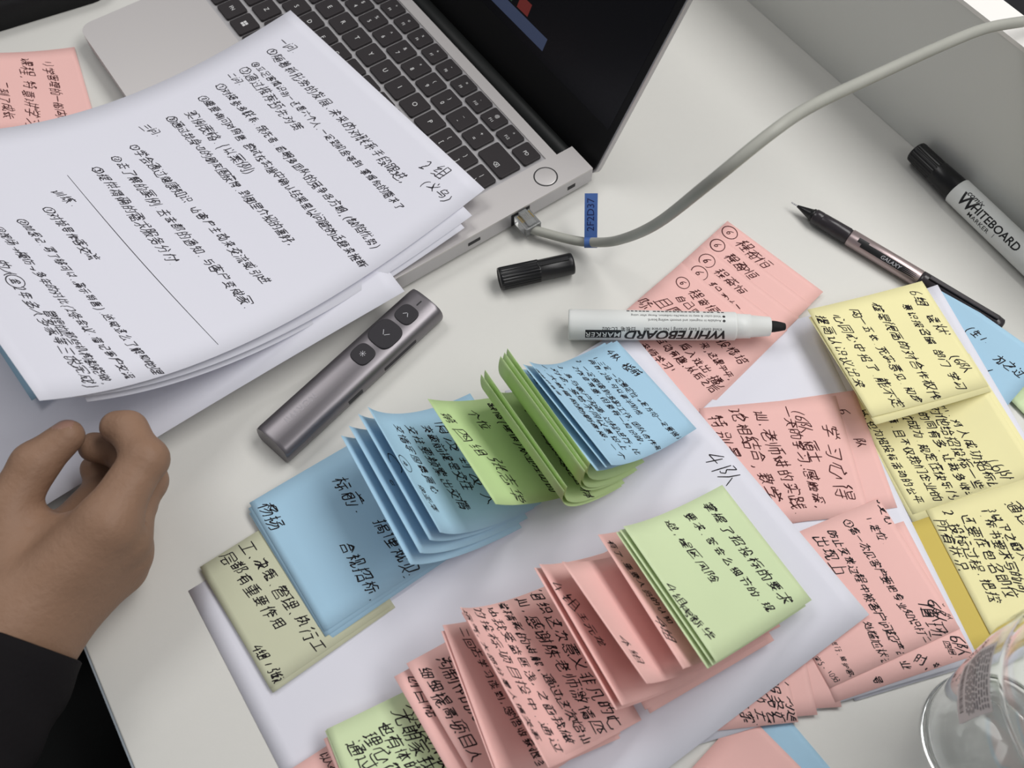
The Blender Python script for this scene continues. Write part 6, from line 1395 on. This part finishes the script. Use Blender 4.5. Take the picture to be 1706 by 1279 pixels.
 'y3': dict(p=(419.5, -241.4, -1.87, -0.243, -0.243, 0.236, -0.057), z0=14.4, size=(70.82, 76.11), col='yellow', lines=[('通过', 12.7, 32, 19.8, 29.7), ('3以下之前人', 10.6, 42.6, 38.2, 40.3), ('1.标书要求写的问', 9.2, 47.2, 52.4, 49.5), ('还要在包名即位', 11.3, 57.1, 53.1, 55.6), ('2.投标过程.把控', 5, 65.5, 53.1, 64.7), ('所有状况', 10.6, 72.3, 32.6, 73.1)]),
 'y1b': dict(p=(444.8, -117.7, -1.817, 0.0226, 0.0706, 0.1061, -0.0105), z0=12.9, size=(75.61, 79.69), col='yellow', lines=[]),
 'y1': dict(p=(446.3, -114.6, -1.833, 0.0226, 0.0706, 0.1161, -0.0105), z0=13.2, size=(75.61, 79.69), col='yellow', lines=[('6组 读状', 6.8, 8, 34, 7.2), ('意识报名编 部门 学习', 14.4, 18.3, 70.3, 16.7), ('(6队', 52.9, 8.8, 61.2, 7.2), ('核是很高的对合作权作', 9.8, 35.9, 72.6, 34.3), ('内一五长.充实意见.初步', 9.8, 51, 71.8, 47), ('心同心中招了.能不定', 11.3, 63.8, 71.1, 60.6), ('提高认识议出来.', 9.1, 74.1, 59.7, 75.7)]),
 'br': dict(p=(472.8, -120.0, -1.364, -0.12, -0.12, 0, 0), z0=10.6, size=(75.9, 76), col='blue', lines=[('(生1.', 32.6, 12.9, 44.8, 12.9), ('为之过', 56.2, 18.2, 69.1, 18.2), ('认.', 53.1, 31.2, 61.5, 32.7)]),
 'gr': dict(p=(524.2, -193.3, -1.592, 0.01, 0.01, 0, 0), z0=1.4, size=(76, 75.89), col='green', lines=[('座', 3.8, 63.7, 6.8, 65.3, 6), ('决', 6.1, 73.6, 8.4, 74.4, 6), ('去', 22, 79.7, 24.3, 79.7, 6)]),
 'bb': dict(p=(226.5, -257.5, -1.5, 0.0026, 0.0026, 0.0027, 0.0002), z0=0.4, size=(76, 76), col='blue', lines=[]),
 'bp': dict(p=(214.8, -249.0, -1.4, 0.02, 0.02, 0.02, 0), z0=0.8, size=(76, 76), col='pink', lines=[]),
 'l2': dict(p=(88.4, 366.8, -1.736, 0.05, 0.05, 0.05, 0), z0=0.6, size=(76.41, 76), col='pink', lines=[('业', 70.3, 47.1, 72.6, 47.1, 6)]),
 'l1': dict(p=(89.1, 366.7, -1.748, 0.1545, 0.1547, 0.2578, 0.0008), z0=1.2, size=(76.57, 76.18), col='pink', lines=[('1)学管理的一般内行', 12.3, 19.8, 71.2, 19.8), ('课程,特意讲学习', 10.7, 33.5, 70.4, 38.1), ('二到了成长', 32.2, 51.8, 62.8, 51.8)]),
}
UP, LOW, RG, LAPS = 'sticky notes fanned along the upper row', 'sticky notes fanned along the lower row', 'sticky notes on the sheets by the pen and bottle', 'handwritten sheets piled on the laptop'
NL = {
 'sA': ('paper_sheet', 'white sheet with a team number in one corner, under both rows of sticky notes', 'paper', 'white sheets on the desk'),
 'sB': ('paper_sheet', 'white sheet under the pink notes, its corner next to the bottle', 'paper', 'white sheets on the desk'),
 'sC': ('paper_sheet', 'white sheet under the yellow notes, a narrow strip showing beside the pen', 'paper', 'white sheets on the desk'),
 's4': ('paper_sheet', 'lowest white sheet of the laptop pile, blank corner reaching to the clicker', 'paper', LAPS),
 's3': ('paper_sheet', 'white sheet just above the lowest one of the laptop pile, only its edge showing', 'paper', LAPS),
 's2': ('paper_sheet', 'white sheet directly under the fully handwritten top sheet on the laptop', 'paper', LAPS),
 's1': ('paper_sheet', 'top white sheet covered with lines of handwriting, lying over the laptop keyboard', 'paper', LAPS),
 'pale2': ('sticky_note', 'cream note under the cream note with bold writing, only its lower edge showing', 'sticky note', UP),
 'pale1': ('sticky_note', 'cream sticky note with bold writing, sticking out below the large-lettered blue note', 'sticky note', UP),
 'bl3': ('sticky_note', 'lowest of three blue notes stacked right on the cream note', 'sticky note', UP),
 'bl2': ('sticky_note', 'middle of three blue notes stacked right on the cream note', 'sticky note', UP),
 'bl1': ('sticky_note', 'blue note with large sparse writing, top of the stack on the cream note', 'sticky note', UP),
 'bf4': ('sticky_note', 'lowest leaf of the curled blue fan, next to the large-lettered blue note', 'sticky note', UP),
 'bf3': ('sticky_note', 'second lowest leaf of the curled blue fan', 'sticky note', UP),
 'bf2': ('sticky_note', 'leaf just under the top leaf of the curled blue fan', 'sticky note', UP),
 'bf1': ('sticky_note', 'curled blue note with a circled 4, top leaf of the blue fan', 'sticky note', UP),
 'gs1': ('sticky_note', 'green note with a few large characters, between the blue fan and upright green leaves', 'sticky note', UP),
 'gf5': ('sticky_note', 'plain upright green leaf nearest the large-lettered green note, its edge showing', 'sticky note', UP),
 'gf4': ('sticky_note', 'upright green leaf with dense writing, second from the large-lettered green note', 'sticky note', UP),
 'gf3': ('sticky_note', 'third upright green leaf counted from the large-lettered green note', 'sticky note', UP),
 'gf2': ('sticky_note', 'fourth upright green leaf, tallest tip, one before the dense blue note', 'sticky note', UP),
 'gf1': ('sticky_note', 'green leaf standing right against the densely written blue note', 'sticky note', UP),
 'bt3': ('sticky_note', 'lowest of three blue notes behind the upright green leaves', 'sticky note', UP),
 'bt2': ('sticky_note', 'middle of three blue notes behind the upright green leaves', 'sticky note', UP),
 'bt1': ('sticky_note', 'blue note packed with small writing, below the uncapped marker', 'sticky note', UP),
 'rp0': ('sticky_note', 'pink note poking out from under the green note with square characters', 'sticky note', LOW),
 'rg3': ('sticky_note', 'pink note right under the green pair with square characters', 'sticky note', LOW),
 'rg2': ('sticky_note', 'green note directly under the green note with square characters', 'sticky note', LOW),
 'rg1': ('sticky_note', 'green note with large square characters, cut by the bottom of the photo', 'sticky note', LOW),
 'rp9': ('sticky_note', 'shaded pink note between the square-lettered green note and the scribbled-out pink one', 'sticky note', LOW),
 'rp8': ('sticky_note', 'pink note with a scribbled-out word', 'sticky note', LOW),
 'rp7': ('sticky_note', 'pink note edge under the shaded pink note with a single visible line', 'sticky note', LOW),
 'rp6': ('sticky_note', 'shaded pink note with a single visible line, beside the scribbled-out note', 'sticky note', LOW),
 'rp5b': ('sticky_note', 'pink note edge directly under the pink note filled with writing', 'sticky note', LOW),
 'rp5': ('sticky_note', 'pink note filled with six lines of writing in the middle of the lower row', 'sticky note', LOW),
 'rp10': ('sticky_note', 'lower of two blank pink corners under the name note of the lower row', 'sticky note', LOW),
 'rp11': ('sticky_note', 'upper of two blank pink corners under the name note of the lower row', 'sticky note', LOW),
 'rp4b': ('sticky_note', 'pink note edge right under the pink note with a short name', 'sticky note', LOW),
 'rp4': ('sticky_note', 'pink note with only a group number and a short name', 'sticky note', LOW),
 'rp3': ('sticky_note', 'curled blank-looking pink note with only a group number near its corner', 'sticky note', LOW),
 'rp2': ('sticky_note', 'pink note with one line of writing right beside the green stack', 'sticky note', LOW),
 'rt3': ('sticky_note', 'lowest of three green notes stacked at the end of the lower row', 'sticky note', LOW),
 'rt2': ('sticky_note', 'middle of three green notes stacked at the end of the lower row', 'sticky note', LOW),
 'rt1': ('sticky_note', 'light green note with looping writing, top of the green stack on the lower row', 'sticky note', LOW),
 'q0': ('sticky_note', 'rearmost of the staggered pink notes, its tip toward the cable', 'sticky note', RG),
 'q1': ('sticky_note', 'second of the staggered pink notes counted from the cable', 'sticky note', RG),
 'q2': ('sticky_note', 'third of the staggered pink notes counted from the cable', 'sticky note', RG),
 'q3': ('sticky_note', 'fourth of the staggered pink notes counted from the cable', 'sticky note', RG),
 'q4': ('sticky_note', 'front one of the staggered pink notes, mostly under the uncapped marker', 'sticky note', RG),
 'na2': ('sticky_note', 'pink note peeking out between the large-titled pink note and yellow notes', 'sticky note', RG),
 'na1': ('sticky_note', 'pink note with a large four-character title, beside the yellow notes', 'sticky note', RG),
 'nd3': ('sticky_note', 'blank pink strip closest to the numbered pink notes at the lower sheet edge', 'sticky note', RG),
 'nd2': ('sticky_note', 'blank pink strip next to the note with loose scrawled writing', 'sticky note', RG),
 'nd1': ('sticky_note', 'pink note with loose scrawled writing at the lower edge of its sheet', 'sticky note', RG),
 'nc': ('sticky_note', 'pink note under the numbered pink note, showing its edge near the bottle', 'sticky note', RG),
 'nb': ('sticky_note', 'pink note with long numbered lines, between the white sheet tip and mustard note', 'sticky note', RG),
 'y4': ('sticky_note', 'darker mustard yellow blank note beside the numbered pink note', 'sticky note', RG),
 'y2b': ('sticky_note', 'yellow note edge under the yellow note with dense rows', 'sticky note', RG),
 'y2': ('sticky_note', 'yellow note with dense rows of writing, the middle yellow one', 'sticky note', RG),
 'y3': ('sticky_note', 'yellow note with numbered lines, partly behind the bottle', 'sticky note', RG),
 'y1b': ('sticky_note', 'yellow note right under the topmost yellow note', 'sticky note', RG),
 'y1': ('sticky_note', 'topmost yellow note with widely spaced writing, touching the pen', 'sticky note', RG),
 'br': ('sticky_note', 'blue note over the cap end of the pen', 'sticky note', RG),
 'gr': ('sticky_note', 'pale green note overlapping the blue note near the pen cap', 'sticky note', RG),
 'bb': ('sticky_note', 'blank blue note on the desk at the bottom, beside a blank pink one', 'sticky note', 'blank notes on the desk'),
 'bp': ('sticky_note', 'blank pink note on the desk at the bottom, over a blank blue one', 'sticky note', 'blank notes on the desk'),
 'bu': ('sticky_note', 'blue note mostly hidden under the curled corner of the handwritten top sheet', 'sticky note', None),
 'l2': ('sticky_note', 'lower of two pink notes beside the palm rest of the laptop', 'sticky note', 'pink notes beside the laptop'),
 'l1': ('sticky_note', 'upper of two pink notes beside the palm rest, its near edge curled up', 'sticky note', 'pink notes beside the laptop'),
}
for k, (nid, N) in enumerate(NOTES.items()):
    nm, lb, ct, gp = NL[nid]
    big = N['size'][0] > 100
    ink = INK_SOFT if nid == 's1' else (INK_BROWN if nid in ('q0', 'q1', 'q2', 'q3', 'q4', 'na1', 'na2', 'l1', 'l2') else INK)
    o = paper(nm, N, ink, 100 + k, 12 if big else 8, 36 if big else 22)
    tag(o, lb, ct, gp)


# ------------------------------------------------------------------ person: right hand and sleeve
def smin(a, b, k):
    h = np.maximum(k - np.abs(a - b), 0) / k
    return np.minimum(a, b) - h * h * k * .25


def round_cone(X, a, b, r1, r2):
    a, b = np.array(a, float), np.array(b, float)
    ba = b - a
    l2 = ba @ ba
    pa = X - a
    t = np.clip(pa @ ba / l2, 0, 1)
    d = np.linalg.norm(pa - t[..., None] * ba, axis=-1)
    return d - (r1 + (r2 - r1) * t)


def surface_net(fn, lo, hi, h):
    ax = [np.arange(lo[i], hi[i] + h, h) for i in range(3)]
    G = np.stack(np.meshgrid(*ax, indexing='ij'), -1)
    F = fn(G)
    S = F < 0
    nx, ny, nz = F.shape
    acc = np.zeros((nx - 1, ny - 1, nz - 1, 3)); cnt = np.zeros((nx - 1, ny - 1, nz - 1))
    cs = [(i, j, k) for i in (0, 1) for j in (0, 1) for k in (0, 1)]
    sl = lambda c: tuple(slice(c[q], F.shape[q] - 1 + c[q]) for q in range(3))
    for c in cs:
        for q in range(3):
            if c[q]: continue
            e = list(c); e[q] = 1
            f0, f1 = F[sl(c)], F[sl(e)]
            m = (f0 < 0) != (f1 < 0)
            t = np.where(m, f0 / np.where(m, f0 - f1, 1), 0)
            P = np.zeros(f0.shape + (3,)); P[...] = np.array(c, float); P[..., q] += t
            acc[m] += P[m]; cnt[m] += 1
    act = cnt > 0
    idx = -np.ones(act.shape, int); idx[act] = np.arange(act.sum())
    cell = np.stack(np.nonzero(act), 1)
    V = np.array(lo) + (cell + acc[act] / cnt[act][:, None]) * h
    faces = []
    for q in range(3):
        a, b = (q + 1) % 3, (q + 2) % 3
        s0 = [slice(None)] * 3; s1 = [slice(None)] * 3
        s0[q] = slice(0, -1); s1[q] = slice(1, None)
        ch = S[tuple(s0)] != S[tuple(s1)]
        pts = np.stack(np.nonzero(ch), 1)
        for p in pts:
            if p[a] < 1 or p[b] < 1 or p[a] >= F.shape[a] - 1 or p[b] >= F.shape[b] - 1: continue
            c = []
            for da, db in ((-1, -1), (0, -1), (0, 0), (-1, 0)):
                w_ = list(p); w_[a] += da; w_[b] += db
                c.append(idx[tuple(w_)])
            if min(c) < 0: continue
            faces.append(c if S[tuple(p)] else c[::-1])
    return V, faces


FING = [  # joints MCP, PIP, DIP, tip with radii
    ([(-9, 22, 58), (19.5, 42, 60), (19, 62, 59), (14.5, 67, 58)], (13.5, 10.6, 9.2, 8.4)),
    ([(-9, 20, 43), (12.5, 42.5, 40), (8, 66, 39), (-2, 73, 42)], (13.0, 10.2, 8.8, 7.8)),
    ([(-13, 18, 29), (1, 42.5, 22), (-3, 63, 22), (-9, 71, 26)], (12.0, 9.4, 8.2, 7.4)),
    ([(-20, 16, 18), (-10, 39.5, 10.5), (-12, 57, 9.5), (-15, 65, 12)], (11.0, 8.2, 7.4, 6.8)),
]
THUMB = ([(-61, 26, 48), (-47, 57, 53), (-27, 70, 58), (-7.5, 74.5, 60)], (16, 12.6, 10.8, 8.3))


def hand_sdf(X):
    pm_ = round_cone(X, (-74, 8, 45), (-130, -38, 40), 24, 27)
    pm_ = smin(pm_, round_cone(X, (-72, 2, 28), (-130, -42, 30), 24, 27), 20)
    for q, (J, r) in enumerate(FING):
        pm_ = smin(pm_, round_cone(X, (-70, 8 - q * 1.5, 48 - q * 7), J[0], 17, r[0]), 14)
    pm_ = smin(pm_, round_cone(X, (-66, 16, 44), (-44, 46, 44), 18, 13), 12)
    pm_ = smin(pm_, round_cone(X, (-44, 40, 47), (-14, 26, 50), 8, 10), 10)      # web of the thumb
    pm_ = smin(pm_, round_cone(X, (-50, 26, 22), (-22, 30, 18), 14, 11), 10)      # heel of the palm
    pm_ = smin(pm_, round_cone(X, (-42, 40, 24), (-14, 54, 24), 15, 12), 10)      # hollow of the palm
    d = None
    for J, r in FING:
        f_ = None
        for i in range(3):
            c = round_cone(X, J[i], J[i + 1], r[i] * (.96 if i else 1), r[i + 1])
            f_ = c if f_ is None else smin(f_, c, 3.5)
        f_ = smin(f_, np.linalg.norm(X - (np.array(J[1]) + np.array((1.2, -1.0, 0))), axis=-1) - r[1] * .98, 3)
        d = f_ if d is None else smin(d, f_, 1.2)
    J, r = THUMB
    t_ = None
    for i in range(3):
        c = round_cone(X, J[i], J[i + 1], r[i], r[i + 1])
        t_ = c if t_ is None else smin(t_, c, 4)
    d = smin(d, pm_, 6)
    d = smin(d, t_, 5)
    # creases: under the index knuckle and in the web
    for a, b, w_ in (((-4, 10, 51.5), (15, 29, 50.5), 1.4), ((-40, 40, 59), (-28, 34, 62), 1.0), ((18, 33, 58), (28, 44, 60), .5)):
        d = np.maximum(d, -(round_cone(X, a, b, w_, w_ * .5)))
    # wrist cut far inside the sleeve, desk below
    d = np.maximum(d, -(X[..., 0] + 122))
    d = np.maximum(d, -(X[..., 2] - .4))
    return d


per = tag(empty('person', mm(-70, 5, 0)), 'right hand resting half closed on the desk, arm in a black sleeve', 'person')
V, F = surface_net(hand_sdf, (-124, -75, -2), (42, 92, 82), 1.35)
# relax the net a little
V = np.array(V)
nbr = [[] for _ in V]
for c in F:
    for q in range(4):
        nbr[c[q]].append(c[(q + 1) % 4]); nbr[c[(q + 1) % 4]].append(c[q])
cnt_ = np.array([max(1, len(n)) for n in nbr])
src = np.repeat(np.arange(len(V)), [len(n) for n in nbr]); dst = np.array([x for n in nbr for x in n])
for _ in range(3):
    A = np.zeros_like(V); np.add.at(A, src, V[dst]); V = V * .4 + .6 * A / cnt_[:, None]
FA = np.array(F)
fc = V[FA].mean(1)
fnrm = np.cross(V[FA[:, 2]] - V[FA[:, 0]], V[FA[:, 3]] - V[FA[:, 1]])
fnrm /= np.linalg.norm(fnrm, axis=1)[:, None] + 1e-9
ndir = np.array((-.1, .55, .83)); nc_ = np.array((-4, 79, 66))
rel = fc - nc_
nail = (np.linalg.norm(rel * np.array((.75, 1, 1)), axis=1) < 5.6) & (fnrm @ ndir > .55)
new_obj('hand', (V - np.array((-70, 5, 0))) * .001, F, [SKIN, NAIL], per, nail.astype(int), (0, 0, 0), True)

ax_ = Vector((-.775, -.632, -.03)).normalized()
cuff = Vector((-71.5, 3.5, 36.5)) - Vector((-70, 5, 0))
mb = MB()
v, f = [], []
side = Vector((0, 0, 1)).cross(ax_).normalized(); up_ = ax_.cross(side)
rings = []
rs = np.random.default_rng(5)
NS, NA = 46, 48
for i in range(NS + 1):
    s = 245 * i / NS
    base = cuff + ax_ * s
    for k in range(NA):
        a = 2 * math.pi * k / NA
        r = 33.5 + s * .055 + 1.5 * math.sin(s * .09 + 2 * math.sin(a + .6)) * min(1, s / 25) + 1.1 * math.sin(s * .21 + 3 * a) * min(1, s / 25)
        zz = .98 if math.sin(a) > 0 else .95
        v.append(base + side * (r * math.cos(a)) + up_ * (r * zz * math.sin(a)))
for i in range(NS):
    for k in range(NA): f.append((i * NA + k, (i + 1) * NA + k, (i + 1) * NA + (k + 1) % NA, i * NA + (k + 1) % NA))
n0 = len(v)                                     # turned-in cuff
for s, dr in ((-.6, 1.2), (0.2, 2.4), (14, 3.0)):
    for k in range(NA):
        a = 2 * math.pi * k / NA
        r = 33.5 - dr
        v.append(cuff + ax_ * s + side * (r * math.cos(a)) + up_ * (r * (.98 if math.sin(a) > 0 else .95) * math.sin(a)))
for i, (p, q) in enumerate(((0, n0), (n0, n0 + NA), (n0 + NA, n0 + 2 * NA))):
    for k in range(NA): f.append((q + k, p + k, p + (k + 1) % NA, q + (k + 1) % NA))
f.append([NS * NA + k for k in range(NA)])
mb.add(v, f, 0, True)
tag(mb.build('sleeve', CLOTH, per), 'black jacket sleeve', None)
mb = MB()
tube(mb, catmull([(-300, 40, -150), (-200, 30, -140), (-100, 10, -135), (0, -25, -140), (60, -45, -160)], 8), lambda t: 78 - 18 * t, 32)
tag(mb.build('trousers', TROUSER, per), 'black trouser leg under the desk edge', None)
